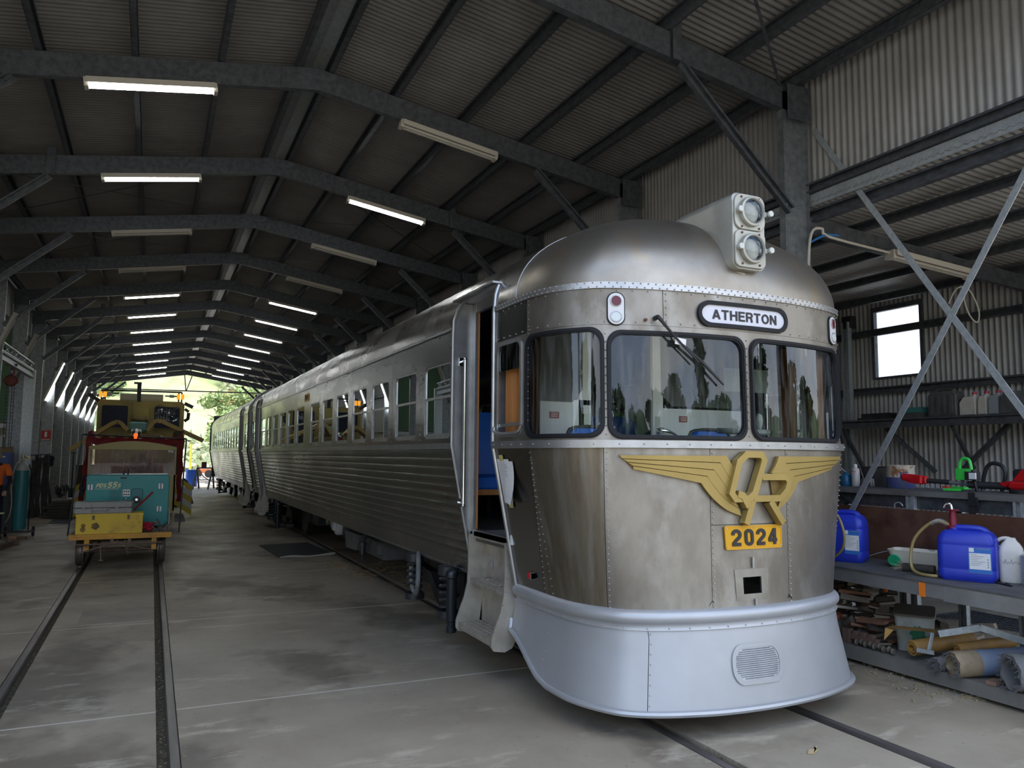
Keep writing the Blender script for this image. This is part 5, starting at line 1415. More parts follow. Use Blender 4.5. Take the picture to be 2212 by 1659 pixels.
m = MB(); m.bar((lx(.59), 25, lz_(2.78)), (lx(.76), 25, lz_(2.70)), .04, .1); m.bar((lx(.6), 25, lz_(2.66)), (lx(.68), 25, lz_(2.6)), .04, .08); m.tube([(lx(.60), 25, lz_(2.4)), (lx(.67), 25, lz_(2.45)), (lx(.68), 25, lz_(2.58))], .05, n=6); obj('mirror', m, dark, L)
kw = 23.4/16.8
def wx(x): return x*kw
def wz_(z): return 1.72+(z-1.72)*kw
m = MB().prism([(wx(-.72), .6), (wx(.22), .6), (wx(.22), wz_(1.98)), (wx(.15), wz_(2.08)), (wx(-.65), wz_(2.10)), (wx(-.72), wz_(2.02))], 23.5, 25.0, axis='y', bev=.03); obj('bonnet', m, ly, L)
for pts in ([(-1.4, 1.76), (-.72, 2.27), (-.62, 2.31), (-.56, 2.28), (-.44, 2.15)], [(-.10, 2.15), (.0, 2.31), (.06, 2.345), (.16, 2.33), (.92, 1.97)]):
    m = MB()
    P_ = [(wx(a), wz_(b)) for a, b in pts]
    for i in range(len(P_)-1): m.bar((P_[i][0], 23.35, P_[i][1]), (P_[i+1][0], 23.35, P_[i+1][1]), .5, .10, up=(0, 0, 1))
    obj('folding_wing', m, mat('wing_ochre', (.50, .33, .09), (.4, .26, .07), scale=3, rough=.5), L)
m = MB(); m.cbox((lx(-.29), 23.3, wz_(2.12)), (.24, .1, .14)); m.sphere((wx(-.29), 23.25, wz_(2.10)), .12); obj('lamp_cluster', m, mat('chrome_dull', (.5, .5, .48), rough=.25, metal=.9, bump=1, bscale=20), L, smooth=True)
kp = 22.0/16.3
def px_(x): return x*kp
def pz_(z): return 1.72+(z-1.72)*kp
for s_, ww in ((1, 'right'), (-1, 'left')):
    m = MB(); base_x = px_(.43) if s_ > 0 else -.7-px_(.43)
    for i in range(5):
        z0_ = pz_(.62) + i*.155; 
        m2 = MB()
        a = [(base_x, z0_+.16), (base_x+s_*.42, z0_-.14), (base_x+s_*.42, z0_+.01), (base_x, z0_+.31)]
        m2.prism(a if s_ > 0 else a[::-1], 22.0, 22.04, axis='y'); obj('blade_stripe', m2, [mat('stripe_yellow', (.62, .48, .04), rough=.5), mat('stripe_white', (.66, .66, .62), rough=.5)][i % 2], L)
m = MB().prism([(px_(.58), pz_(1.25)), (px_(.66), pz_(1.18)), (px_(.78), pz_(.75)), (px_(.73), pz_(.72)), (px_(.60), pz_(1.1))], 22.1, 22.16, axis='y'); obj('blade_edge', m, dark, L)
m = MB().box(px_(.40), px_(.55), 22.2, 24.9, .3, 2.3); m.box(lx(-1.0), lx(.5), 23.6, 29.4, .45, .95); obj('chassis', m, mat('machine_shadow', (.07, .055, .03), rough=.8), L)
m = MB(); m.v = [(.58, 21.25, .0), (.85, 21.3, .0), (.80, 21.8, .16), (.60, 21.8, .16)]; m.f = [(0, 1, 2, 3)]; m.box(.6, .8, 21.8, 21.84, 0, .16); obj('foot_plate', m, galv, L)
for sg in (-1, 1):
    for yy in (24.3, 28): m = MB().lathe([(.05, -.06), (.38, -.06), (.42, .05), (.05, .05)], (tx+sg*.56, yy, .4), axis='x', n=22); obj('wheel', m, wheelm, L, smooth=True)
# ================================================================== left wall area
# gas cylinder on its trolley
gc = root('gas_cylinder', (-2.38, 18.6, .12), 'tall teal gas cylinder with grey shoulder standing on a hand trolley', 'gas cylinder')
m = MB().lathe([(.02, .14), (.12, .15), (.127, .2), (.127, 1.30), (.127, 1.34)], (-2.38, 18.6, 0), n=22); obj('bottle', m, mat('cylinder_teal', (.03, .17, .19), (.04, .2, .22), scale=2, rough=.35), gc, smooth=True)
m = MB().lathe([(.127, 1.34), (.12, 1.40), (.09, 1.47), (.04, 1.51), (.035, 1.55)], (-2.38, 18.6, 0), n=22); obj('shoulder', m, mat('cylinder_grey', (.38, .39, .37), rough=.4), gc, smooth=True)
m = MB().cyl((-2.38, 18.6, 1.55), (-2.38, 18.6, 1.66), .022, n=10); m.cyl((-2.42, 18.6, 1.6), (-2.30, 18.6, 1.6), .014, n=8); m.cyl((-2.28, 18.55, 1.60), (-2.28, 18.58, 1.60), .035, n=12); obj('valve', m, mat('brass', (.35, .28, .15), rough=.35, metal=.8), gc, smooth=True)
ht = root('hand_trolley', (-2.38, 18.6, 0), 'black two wheeled hand trolley under the teal gas cylinder', 'trolley')
m = MB().box(-2.56, -2.18, 18.42, 18.8, .09, .12); m.tube([(-2.52, 18.8, .1), (-2.52, 18.82, 1.3), (-2.45, 18.9, 1.45)], .014, n=6); m.tube([(-2.24, 18.8, .1), (-2.24, 18.82, 1.3), (-2.3, 18.9, 1.45)], .014, n=6); obj('frame', m, dark, ht)
for xx in (-2.62, -2.14): m = MB().cyl((xx-.02, 18.75, .10), (xx+.02, 18.75, .10), .10, n=16); obj('wheel', m, blk, ht, smooth=True)
m = MB().tube([(-2.28, 18.5, 1.6), (-2.45, 18.42, 1.5), (-2.53, 18.40, 1.1), (-2.50, 18.4, .7), (-2.53, 18.42, .45), (-2.6, 18.5, .3)], .012, n=6); obj('gas_hose', m, mat('hose_cream', (.4, .42, .36), rough=.6), org=(-2.5, 18.4, 1), smooth=True, label='pale hose hanging in front of the gas cylinder', cat='hose')
m = MB(); 
for i, (a, b) in enumerate(((-2.42, 18.2), (-2.24, 18.0))): m.box(a-.08, a+.08, b-.05, b+.05, 0, .06)
obj('packing_brick', m.xf(Matrix()), mat('brick_tan', (.42, .24, .12), (.10, .07, .05), scale=3, rough=.9), org=(-2.35, 18.1, 0), label='pair of timber packing blocks on the floor by the hand trolley', cat='blocks', kind='stuff')
# blue tool cabinet
tb = root('tool_cabinet', (-2.95, 19.6, 0), 'blue workshop tool cabinet behind the gas cylinder', 'cabinet')
bl = mat('cabinet_blue', (.015, .05, .22), rough=.4)
m = MB().box(-3.25, -2.66, 19.4, 19.9, .05, 1.0); obj('base', m, dark, tb); m = MB().box(-3.2, -2.70, 19.4, 19.8, 1.0, 1.70); obj('body', m, bl, tb)
for i in range(3): m = MB().box(-3.17, -2.73, 19.38, 19.4, 1.03+i*.22, 1.21+i*.22); d = obj('drawer', m, bl, tb); mm = MB().box(-3.1, -2.8, 19.36, 19.38, 1.16+i*.22, 1.18+i*.22); obj('handle', mm, galv_l, d)
m = MB().box(-3.1, -2.72, 19.4, 19.8, 1.70, 1.82); obj('toolbox', m, mat('box_tan', (.25, .17, .07), rough=.7), org=(-2.85, 19.6, 1.7), label='brown wooden box on top of the blue cabinet', cat='box')
# jib crane arm and chain hoist
jc = root('jib_crane', (-2.6, 19.5, 3.8), 'grey lattice jib beam above the left wall workbench', 'crane')
A0, A1 = Vector((-2.78, 17.75, 3.88)), Vector((-2.56, 20.6, 3.73))
m = MB(); m.bar(A0, A1, .05, .03); B0, B1 = A0-Vector((0, 0, .17)), A1-Vector((0, 0, .14)); m.bar(B0, B1, .05, .03); obj('chord', m, galv_l, jc)
m = MB()
for i in range(8):
    p, q = A0+(A1-A0)*i/8, A0+(A1-A0)*(i+1)/8; r_, s_ = B0+(B1-B0)*i/8, B0+(B1-B0)*(i+1)/8
    m.bar(p, s_ if i % 2 else r_, .015, .015); m.bar(r_, q, .012, .012)
obj('lattice', m, galv_l, jc)
C0, C1 = B0-Vector((0, 0, .12)), B1-Vector((0, 0, .12))
m = MB(); m.bar(C0, C1, .02, .14); m.bar(C0-Vector((0, 0, .07)), C1-Vector((0, 0, .07)), .10, .012); m.bar(C0+Vector((0, 0, .07)), C1+Vector((0, 0, .07)), .10, .012); obj('runway_beam', m, galv_l, jc)
m = MB(); m.cee((-2.62, 20.66, 0), (-2.62, 20.66, 3.6), .22, .08, up=(1, 0, 0)); obj('post', m, galv_l, jc)
hs = root('chain_hoist', (-2.74, 19.0, 3.3), 'rusty red chain hoist hanging from the jib beam', 'hoist')
m = MB().cbox((-2.74, 19.0, 3.53), (.2, .08, .05)); m.cyl((-2.74, 19, 3.5), (-2.74, 19, 3.42), .012, n=6); obj('trolley', m, dark, hs)
hr = mat('hoist_red', (.24, .05, .03), (.14, .04, .03), scale=9, rough=.6)
m = MB().tube([(-2.74, 19, 3.44), (-2.70, 19, 3.42), (-2.69, 19, 3.36), (-2.74, 19, 3.33), (-2.78, 19, 3.35)], .014, n=6); obj('top_hook', m, hr, hs, smooth=True)
m = MB().lathe([(.03, -.06), (.10, -.05), (.125, -.02), (.125, .02), (.10, .05), (.03, .06)], (-2.74, 19, 3.20), axis='y', n=12); m.cbox((-2.74, 19, 3.2), (.27, .09, .09), bev=.01); obj('gear_case', m, hr, hs)
for dx in (-.07, -.03, .03, .07):
    m = MB(); 
    for i in range(38): m.cbox((-2.74+dx, 19.0, 3.14-i*.036), (.018 if i % 2 else .008, .008 if i % 2 else .018, .034))
    obj('chain', m, dark, hs)
# hanging work clothes and hoses on the column
ch = root('hanging_hoses', (-2.6, 23.5, .8), 'bundle of dark hoses and rags hanging on the left column', 'hoses')
rq = random.Random(9); dm = mat('hose_dark', (.03, .028, .03), (.06, .055, .05), scale=8, rough=.7)
for i in range(16):
    xx = -2.80+rq.random()*.34; z0_ = 1.65-rq.random()*.2; L_ = []
    w_ = rq.uniform(-.05, .12)
    for t in range(9): L_.append((xx+w_*t/8*1.2+.02*sin(t*1.3+i), 23.56-rq.random()*.02-.02*t/8, z0_-(z0_-.03)*t/8))
    m = MB().tube(L_, rq.choice((.012, .018, .04)), n=6); obj('hose', m, dm, ch, smooth=True)
m = MB(); m.bar((-3.0, 23.6, 1.62), (-2.40, 23.6, 1.66), .03, .03); obj('hanger_bar', m, dark, ch)
ws_ = root('safety_sign', (-2.87, 26.58, 2.2), 'small red and white safety sign on the left column', 'sign')
m = MB().box(-2.985, -2.745, 26.575, 26.60, 2.07, 2.35); obj('board', m, mat('sign_red', (.55, .02, .03), rough=.5), ws_)
m = MB().box(-2.245, -2.20, 20.583, 20.589, 2.06, 2.18); m.box(-2.31, -2.14, 20.583, 20.589, 2.0, 2.015); obj('symbol', m, white, ws_)
# stacked bags and sheets further down
st = root('sheet_stack', (-2.1, 23.9, 0), 'low stack of flat dark boards on the floor along the left wall', 'boards')
for i in range(6): m = MB().cbox((-2.1+.02*(i % 3), 23.9, .05+i*.075), (.85-.05*i, 1.0, .065), Matrix.Rotation(.1*(i % 3-1), 3, 'Z')); obj('board', m, mat('board_dark', (.07, .065, .055), (.12, .11, .09), scale=3, rough=.8), st)
m = MB(); rq = random.Random(2)
for i in range(12): m.sphere((-2.12+rq.uniform(-.08, .08), 23.7, .58+rq.uniform(0, .22)), rq.uniform(.07, .11), n=8, m=6)
obj('plastic_bag', m, glass_mat('bag_film', (.7, .72, .72), dirt=.6, rough=.15), org=(-2.12, 23.7, .5), smooth=True, label='crumpled clear plastic bag on top of the board stack', cat='bag')
m = MB().cyl((-1.93, 24.2, .5), (-1.93, 24.2, 1.7), .016, n=8); m.cbox((-1.93, 24.2, 1.70), (.14, .03, .03)); m.cbox((-1.93, 24.2, .62), (.16, .02, .26)); obj('shovel', m, dark, org=(-1.93, 24.2, 1), label='dark handled shovel leaning beside the plastic bag', cat='shovel')
m = MB().box(-2.0, -1.4, 26.1, 27.0, 0, 1.35); obj('crate', m, mat('crate_brown', (.09, .06, .04), (.06, .04, .03), scale=4, rough=.8), org=(-1.7, 26.5, 0), label='dark brown crate against the left wall behind the machine', cat='crate')
m = MB(); rq = random.Random(4)
for i in range(8): m.sphere((-2.74+rq.uniform(-.06, .06), 26.52, 1.45+rq.uniform(-.12, .12)), .1, n=8, m=5)
obj('coat', m, mat('coat_navy', (.01, .012, .03), rough=.9), org=(-2.74, 26.5, 1.4), smooth=True, label='dark blue coat hanging on a left column', cat='coat')
m = MB().prism([(-2.20, 21.75), (-1.72, 21.6), (-1.78, 23.2), (-2.2, 23.2)], .001, .006); obj('floor_mat', m, mat('mat_blue', (.03, .045, .06), rough=.8), org=(-2, 22.4, 0), label='small dark mat on the floor by the left wall', cat='mat')
# wall workbench mess far left
wb = root('side_workbench', (-4.2, 22.5, 0), 'dim workbench in the left annex behind the jib crane', 'workbench')
m = MB().box(-5.2, -3.3, 22.0, 23.0, .85, .92); obj('top', m, woodg, wb)
for xx in (-5.1, -3.4): m = MB().box(xx-.05, xx+.05, 22.1, 22.9, 0, .85); obj('leg', m, dark, wb)
lw = MB().cyl((-4.05, 24.0, 2.55), (-4.05, 24.0, 2.62), .16, n=16); obj('pendant_light', lw, mat('pendant_lit', (1, .97, .9), emis=4), org=(-4.05, 24, 2.6), label='small round lit lamp hanging in the left annex', cat='light')
# dark mat by the railcar and the leftmost rail end
m = MB().prism([(1.90, 15.35), (2.82, 15.5), (2.93, 13.42), (2.0, 13.40)], .001, .012); mo = obj('rubber_mat', m, mat('mat_navy', (.012, .015, .022), rough=.7, bump=.5, bscale=40), org=(2.4, 14.4, 0), label='black rubber mat lying on the floor beside the railcar', cat='mat')
m = MB().tube([(2.0, 13.38, .015), (2.2, 13.40, .022), (2.45, 13.36, .015), (2.7, 13.42, .02), (2.9, 13.45, .03), (2.98, 13.6, .02)], [.012, .02, .014, .018, .03, .02], n=6); obj('frayed_strip', m, mat('canvas_grey', (.36, .34, .30), rough=.9), org=(2.5, 13.4, 0), label='pale frayed canvas strip along the front edge of the rubber mat', cat='strip')
m = MB(); m.bar((-2.26, 16.9, .05), (-2.62, 14.2, .05), .07, .08); m.bar((-2.4, 16.95, .03), (-2.75, 14.2, .03), .06, .06); m.cbox((-2.25, 16.95, .05), (.2, .1, .09), Matrix.Rotation(.4, 3, 'Z')); obj('stop_block_rails', m, rustm, org=(-2.4, 15.6, 0), label='rusty rail ends lying on the floor at the left edge', cat='rail')
# sawdust beside the right rail
m = MB(); rq = random.Random(8)
for i in range(260):
    c = rq.choice(((2.75, 12.3), (2.85, 11.4), (3.35, 10.2), (3.3, 11.8), (3.4, 9.3))); x = c[0]+rq.gauss(0, .13); y = c[1]+rq.gauss(0, .4); s = rq.uniform(.02, .07)
    m.cbox((x, y, .002), (s, s*rq.uniform(1, 2), .003), Matrix.Rotation(rq.random()*3, 3, 'Z'))
obj('sawdust', m, mat('sawdust', (.42, .32, .17), (.3, .22, .12), scale=20, rough=1), org=(3, 11, 0), label='scattered tan sawdust around the right track under the railcar', cat='sawdust', kind='stuff')
m = MB().prism([(3.55, 3.52), (3.60, 3.56), (3.66, 3.555), (3.70, 3.60), (3.665, 3.575), (3.64, 3.53), (3.58, 3.505)], .003, .007); obj('fallen_leaf', m, mat('leaf_pink', (.60, .38, .25), (.45, .48, .2), scale=30, rough=.6), org=(3.62, 3.55, 0), label='single dry pink leaf on the concrete in front of the railcar', cat='leaf')

# ---- person at the left edge
def person():
    P = root('person', (-2.77, 18.1, 0), 'person in an orange shirt and dark trousers at the left edge beside the gas cylinder', 'person')
    bx, by = -2.77, 18.1
    def skin(name, verts, edges, radii, mt, sub=2, rootv=0):
        me = bpy.data.meshes.new(name); me.from_pydata([Vector(p)-Vector((bx, by, 0)) for p in verts], edges, []); me.update()
        o = bpy.data.objects.new(name, me); COL.objects.link(o); o.parent = P
        sk = o.modifiers.new('s', 'SKIN'); lay = me.skin_vertices[0].data
        for i, r in enumerate(radii): lay[i].radius = r if isinstance(r, tuple) else (r, r); lay[i].use_root = (i == rootv)
        o.modifiers.new('u', 'SUBSURF').levels = sub; o.modifiers['u'].render_levels = sub
        dg = bpy.context.evaluated_depsgraph_get(); nm = bpy.data.meshes.new_from_object(o.evaluated_get(dg)); o.modifiers.clear(); o.data = nm
        nm.materials.clear(); nm.materials.append(mt); nm.shade_smooth(); return o
    V = [(bx, by, .98), (bx, by+.01, 1.14), (bx+.01, by-.01, 1.32), (bx+.01, by-.02, 1.44), (bx+.01, by-.04, 1.52),
         (bx-.19, by, 1.42), (bx-.26, by-.04, 1.14), (bx-.2, by-.25, .98), (bx+.19, by-.0, 1.42), (bx+.27, by-.03, 1.14), (bx+.22, by-.22, .96),
         (bx-.10, by, .90), (bx-.11, by-.02, .50), (bx-.11, by+.02, .10), (bx-.12, by-.13, .05), (bx+.10, by, .90), (bx+.12, by-.02, .50), (bx+.12, by+.02, .10), (bx+.13, by-.13, .05)]
    body = skin('body', V, [(0, 1), (1, 2), (2, 3), (3, 4), (3, 5), (5, 6), (6, 7), (3, 8), (8, 9), (9, 10), (0, 11), (11, 12), (12, 13), (13, 14), (0, 15), (15, 16), (16, 17), (17, 18)],
         [(.15, .11), (.145, .105), (.16, .11), (.10, .08), .055, .06, .043, .03, .06, .043, .03, .085, .06, .045, .04, .085, .06, .045, .04], mat('trousers_navy', (.012, .014, .022), rough=.9))
    shirt = skin('shirt', [(bx, by, .96), (bx, by+.01, 1.14), (bx+.01, by-.01, 1.32), (bx+.01, by-.02, 1.43), (bx-.19, by, 1.42), (bx-.25, by-.03, 1.22), (bx+.19, by, 1.42), (bx+.26, by-.02, 1.22)],
         [(0, 1), (1, 2), (2, 3), (3, 4), (4, 5), (3, 6), (6, 7)], [(.175, .13), (.165, .125), (.18, .13), (.12, .10), .078, .066, .078, .066], mat('shirt_orange', (.80, .16, .02), rough=.8))
    skn = mat('skin', (.52, .30, .21), rough=.55)
    m = MB().lathe([(.005, 1.50), (.05, 1.505), (.058, 1.54), (.066, 1.57), (.078, 1.62), (.082, 1.67), (.075, 1.72), (.05, 1.755), (.005, 1.768)], (bx+.01, by-.04, 0), n=18)
    m.cbox((bx+.01, by-.135, 1.63), (.022, .04, .04), bev=.004)
    for s in (-1, 1): m.sphere((bx+.01+s*.085, by-.03, 1.63), .022, n=8, m=6)
    head = obj('head', m, skn, P, smooth=True, ang=2)
    m = MB()
    for s in (-1, 1): m.sphere((bx+.01+s*.03, by-.113, 1.648), .010, n=8, m=6)
    obj('eye', m, white, head, smooth=True)
    m = MB().cbox((bx+.01, by-.118, 1.585), (.045, .01, .009)); obj('mouth', m, mat('lip', (.35, .13, .1), rough=.6), head)
    m = MB().lathe([(.088, 1.63), (.093, 1.68), (.085, 1.735), (.05, 1.775), (.004, 1.785)], (bx+.012, by-.015, 0), n=18, cap=False); obj('hair', m, mat('hair_grey', (.28, .27, .25), (.18, .17, .16), scale=30, rough=.9, bump=1, bscale=60), head, smooth=True)
    for s, (hx_, hy_, hz_2) in ((-1, (bx-.2, by-.25, .98)), (1, (bx+.22, by-.22, .96))):
        V = [(hx_, hy_, hz_2), (hx_, hy_-.05, hz_2-.03)]; E = [(0, 1)]; Rr = [.028, (.036, .018)]
        for q in range(4):
            i0 = len(V); xx = hx_+(q-1.5)*.019; ln = (.03, .034, .032, .025)[q]
            V += [(xx, hy_-.09, hz_2-.05), (xx, hy_-.09-ln*.6, hz_2-.07), (xx, hy_-.09-ln*.8, hz_2-.095)]; E += [(1, i0), (i0, i0+1), (i0+1, i0+2)]; Rr += [.0095, .0085, .007]
        i0 = len(V); V += [(hx_-s*.035, hy_-.04, hz_2-.04), (hx_-s*.045, hy_-.07, hz_2-.06)]; E += [(0, i0), (i0, i0+1)]; Rr += [.011, .009]
        skin('hand', V, E, Rr, skn, 1)
    for s in (-1, 1):
        m = MB().cbox((bx+s*.12, by-.09, .05), (.10, .28, .10), bev=.02); obj('boot', m, blk, P)
    m = MB().cbox((bx+.13, by-.03, .52), (.14, .13, .03)); obj('reflective_band', m, mat('band_lime', (.5, .6, .3), rough=.5), P)
person()
# ================================================================== right hand workbench
benchtop = mat('bench_rubber', (.075, .075, .078), (.12, .118, .115), scale=5, rough=.75)
bench_m = mat('bench_steel', (.27, .27, .265), (.36, .36, .35), scale=3, rough=.5, metal=.5, c3=(.14, .13, .115), s3=1.5, lo3=.5, hi3=.7)
wbn = root('workbench', (5.85, 4.3, 0), 'long low steel workbench with black top and lower shelf beside the railcar', 'workbench')
BX0, BX1, BY0, BY1 = 5.46, 6.20, 2.3, 6.3
m = MB().box(BX0-.01, BX1, BY0, BY1, .772, .785); obj('bench_top', m, benchtop, wbn)
m = MB().box(BX0-.005, BX0+.05, BY0, 4.02, .655, .770); m.box(BX0, BX0+.04, 4.02, BY1, .665, .770); obj('front_rail', m, bench_m, wbn)
m = MB().box(BX1-.05, BX1, BY0, BY1, .66, .77); obj('back_rail', m, bench_m, wbn)
m = MB().box(BX0-.0065, BX0-.004, 4.17, 4.225, .66, .768); obj('orange_paint_mark', m, mat('mark_orange', (.85, .22, .02), rough=.6), wbn)
for x, y, zt_ in ((BX0+.03, 2.5, .66), (BX0+.03, 3.40, .66), (BX0+.03, 6.2, .66), (BX1-.07, 2.5, .66), (BX1-.07, 3.6, .66), (BX1-.06, 4.90, .66), (BX1-.07, 6.2, .66), (BX0+.05, 3.83, .118), (BX0+.05, 4.77, .118)):
    m = MB(); m.cee((x+.03, y, .0), (x+.03, y, zt_), .07, .05, up=(0, 1, 0)); obj('leg', m, bench_m, wbn)
m = MB().box(BX0-.005, BX1, BY0, BY1, .118, .130); obj('lower_shelf', m, mat('shelf_plate', (.20, .19, .17), (.13, .12, .11), scale=3, rough=.7), wbn)
m = MB().box(BX0-.01, BX0+.03, BY0, BY1, .03, .128); obj('shelf_rail', m, mat('shelf_rail', (.19, .185, .17), (.26, .25, .23), scale=2, rough=.6, metal=.3), wbn)
# back board
m = MB().box(6.215, 6.235, 2.3, 6.4, .785, 1.265); obj('back_board', m, mat('brown_board', (.11, .048, .028), (.15, .075, .045), scale=1.6, rough=.55, c3=(.07, .03, .02), s3=4), org=(6.22, 4.3, .785), label='long reddish brown plywood splashboard standing behind the workbench', cat='board')
# tool shelf (upper)
ts = root('tool_shelf', (6.6, 4.3, 0), 'raised steel shelf holding power tools behind the brown board', 'shelf')
m = MB().box(6.25, 7.0, 2.3, 6.3, 1.422, 1.436); obj('shelf_top', m, benchtop, ts)
m = MB().box(6.245, 6.275, 2.3, 6.3, 1.385, 1.432); obj('front_edge', m, bench_m, ts)
m = MB().box(6.30, 6.34, 2.3, 6.3, 1.27, 1.385); obj('front_beam', m, galv, ts)
for y in (2.6, 3.93, 4.90, 6.2):
    for x in (6.30, 6.95): m = MB(); m.cee((x, y, 0), (x, y, 1.42), .08, .05, up=(0, 1, 0)); obj('post', m, galv_l, ts)
m = MB(); m.bar((6.30, 5.72, 1.39), (6.30, 5.50, 1.24), .05, .03); obj('strut', m, galv, ts)
m = MB().tube([(6.24, 5.05, 1.27), (6.235, 5.04, 1.31), (6.235, 4.99, 1.32), (6.235, 4.96, 1.29)], .006, n=6); obj('wire_hook', m, galv_l, org=(6.23, 5, 1.3), smooth=True, label='bent wire hook on the top edge of the brown board', cat='hook')
st = root('strap', (6.24, 4.2, 1.3), 'black webbing strap with buckle hanging from the tool shelf over the board', 'strap')
m = MB(); 
for i in range(8):
    t = i/7; y = 4.30-.03*t-.10*max(0, t-.4); m.v += [(6.235-.02*t, y-.028, 1.445-.62*t), (6.235-.02*t, y+.028, 1.445-.62*t), (6.228-.02*t, y-.028, 1.445-.62*t), (6.228-.02*t, y+.028, 1.445-.62*t)]
m.f = [f_ for i in range(7) for f_ in ((i*4, i*4+1, i*4+5, i*4+4), (i*4+2, i*4+6, i*4+7, i*4+3))]; obj('webbing', m, blk, st)
m = MB().cbox((6.225, 4.28, 1.37), (.02, .075, .07)); obj('buckle', m, dark, st)
# ---- jerrycans
jb = mat('jerry_blue', (.02, .045, .52), (.02, .04, .42), scale=3, rough=.38)
lab = mat('label_paper', (.78, .79, .80), rough=.5); lblue = mat('label_blue', (.03, .16, .55), rough=.5)
def jerry(name, x, y, rz, w, d, h, label):
    r = root(name, (x, y, .786), label, 'jerrycan', 'blue jerrycans on the workbench')
    O = Vector((x, y, .786))
    def T(mb): return mb.xf(Matrix.Translation(O))
    # body: superellipse rings
    m = MB(); rings = []
    for z, s, sx in ((0, .90, 1), (.02, .97, 1), (.10*h, 1.0, 1), (.22*h, 1.0, 1), (.235*h, .985, 1), (.25*h, 1.0, 1), (.70*h, 1.0, 1), (.715*h, .985, 1), (.73*h, 1.0, 1), (.80*h, 1.0, 1), (.90*h, .93, 1), (.97*h, .82, 1), (h, .72, 1)):
        rr = rrect(-w/2*s, w/2*s, -d/2*s, d/2*s, .055*s+.0, 5); rings.append((rr, z))
    n = len(rings[0][0]); m.v = [(p[0], p[1], z) for r_, z in rings for p in r_]
    m.f = [tuple(range(n))[::-1], tuple(range((len(rings)-1)*n, len(rings)*n))] + [(k*n+i, k*n+(i+1) % n, (k+1)*n+(i+1) % n, (k+1)*n+i) for k in range(len(rings)-1) for i in range(n)]
    obj('body', T(m), jb, r, smooth=True, ang=.9)
    # carry handle ridge over the top
    m = MB(); m.tube([(-w*.30, 0, h*.97), (-w*.2, 0, h*1.035), (w*.22, 0, h*1.035), (w*.36, 0, h*.95)], [.022, .026, .026, .022], n=8); obj('handle', T(m), jb, r, smooth=True)
    m = MB().cyl((w*.0-.09, -d*.0, h*.95), (w*.0-.09, 0, h*1.04), .035, n=16); obj('neck', T(m), jb, r, smooth=True)
    # label on the -Y... face (towards viewer)
    m = MB().box(w*.05, w*.44, -d/2-.004, -d/2-.001, .18*h, .78*h*.88); lb = obj('label', T(m), lblue, r)
    m = MB().box(w*.07, w*.42, -d/2-.006, -d/2-.004, .26*h, .58*h); m.box(w*.07, w*.15, -d/2-.006, -d/2-.004, .60*h, .68*h); obj('label_panel', T(m), lab, lb)
    m = MB()
    for q in range(7): m.box(w*.09, w*(.20+.17*((q*37) % 10)/10), -d/2-.0075, -d/2-.006, .55*h-q*.035*h, .558*h-q*.035*h)
    for q in range(4): m.box(w*.37, w*.37+.008, -d/2-.0075, -d/2-.006, .30*h+q*.05*h, .33*h+q*.05*h)
    m.box(w*.2, w*.42, -d/2-.0055, -d/2-.004, .665*h, .675*h)
    obj('small_print', T(m), mat('print_grey', (.3, .32, .36), rough=.6), lb, kind='stuff')
    r.rotation_euler = (0, 0, rz)
    return r
j1 = jerry('jerrycan', 5.83, 4.07, -1.12, .40, .26, .38, 'blue jerrycan with a red hand pump and clear hose on the workbench')
j2 = jerry('jerrycan', 5.83, 5.24, -1.12, .34, .26, .42, 'blue jerrycan half hidden behind the railcar nose at the bench far end')
# pump
pr_ = mat('pump_red', (.20, .012, .03), rough=.4)
pp = root('hand_pump', (5.80, 4.17, 1.16), 'dark red hand pump with curved steel spout screwed on the jerrycan', 'pump')
m = MB().lathe([(.045, 0), (.045, .035), (.03, .045), (.028, .09), (.022, .15), (.024, .16)], (5.80, 4.165, 1.155), n=18); m.cbox((5.80, 4.165, 1.318), (.07, .07, .008)); obj('barrel', m, pr_, pp, smooth=True)
m = MB().tube([(5.79, 4.16, 1.30), (5.79, 4.165, 1.345), (5.785, 4.175, 1.365), (5.77, 4.20, 1.362), (5.765, 4.215, 1.335)], .009, n=8); obj('spout', m, chrome, pp, smooth=True)
hosec = mat('hose_amber', (.33, .25, .10), rough=.25, alpha=1)
m = MB().tube([(5.78, 4.18, 1.20), (5.76, 4.26, 1.225), (5.74, 4.34, 1.19), (5.70, 4.43, 1.08), (5.68, 4.46, .95), (5.66, 4.44, .84), (5.64, 4.37, .805), (5.64, 4.28, .80), (5.67, 4.22, .80)], .013, n=8); obj('pump_hose', m, hosec, pp, smooth=True)
m = MB()
for i in range(12): t = i/11; m.tube([(5.78-.03*t+.017*cos(a), 4.20+.11*t, 1.205+.02*sin(pi*t)+.017*sin(a)) for a in [q*pi/4 for q in range(8)]], .0022, n=4, closed=True)
obj('spring_guard', m, galv_l, pp)
m = MB().tube([(5.60, 5.20, 1.24), (5.60, 5.12, 1.20), (5.60, 5.06, 1.05), (5.61, 5.09, .92), (5.62, 5.2, .83)], .012, n=8); obj('siphon_hose', m, hosec, org=(5.6, 5.1, 1), smooth=True, label='amber hose curling off the half hidden jerrycan', cat='hose')
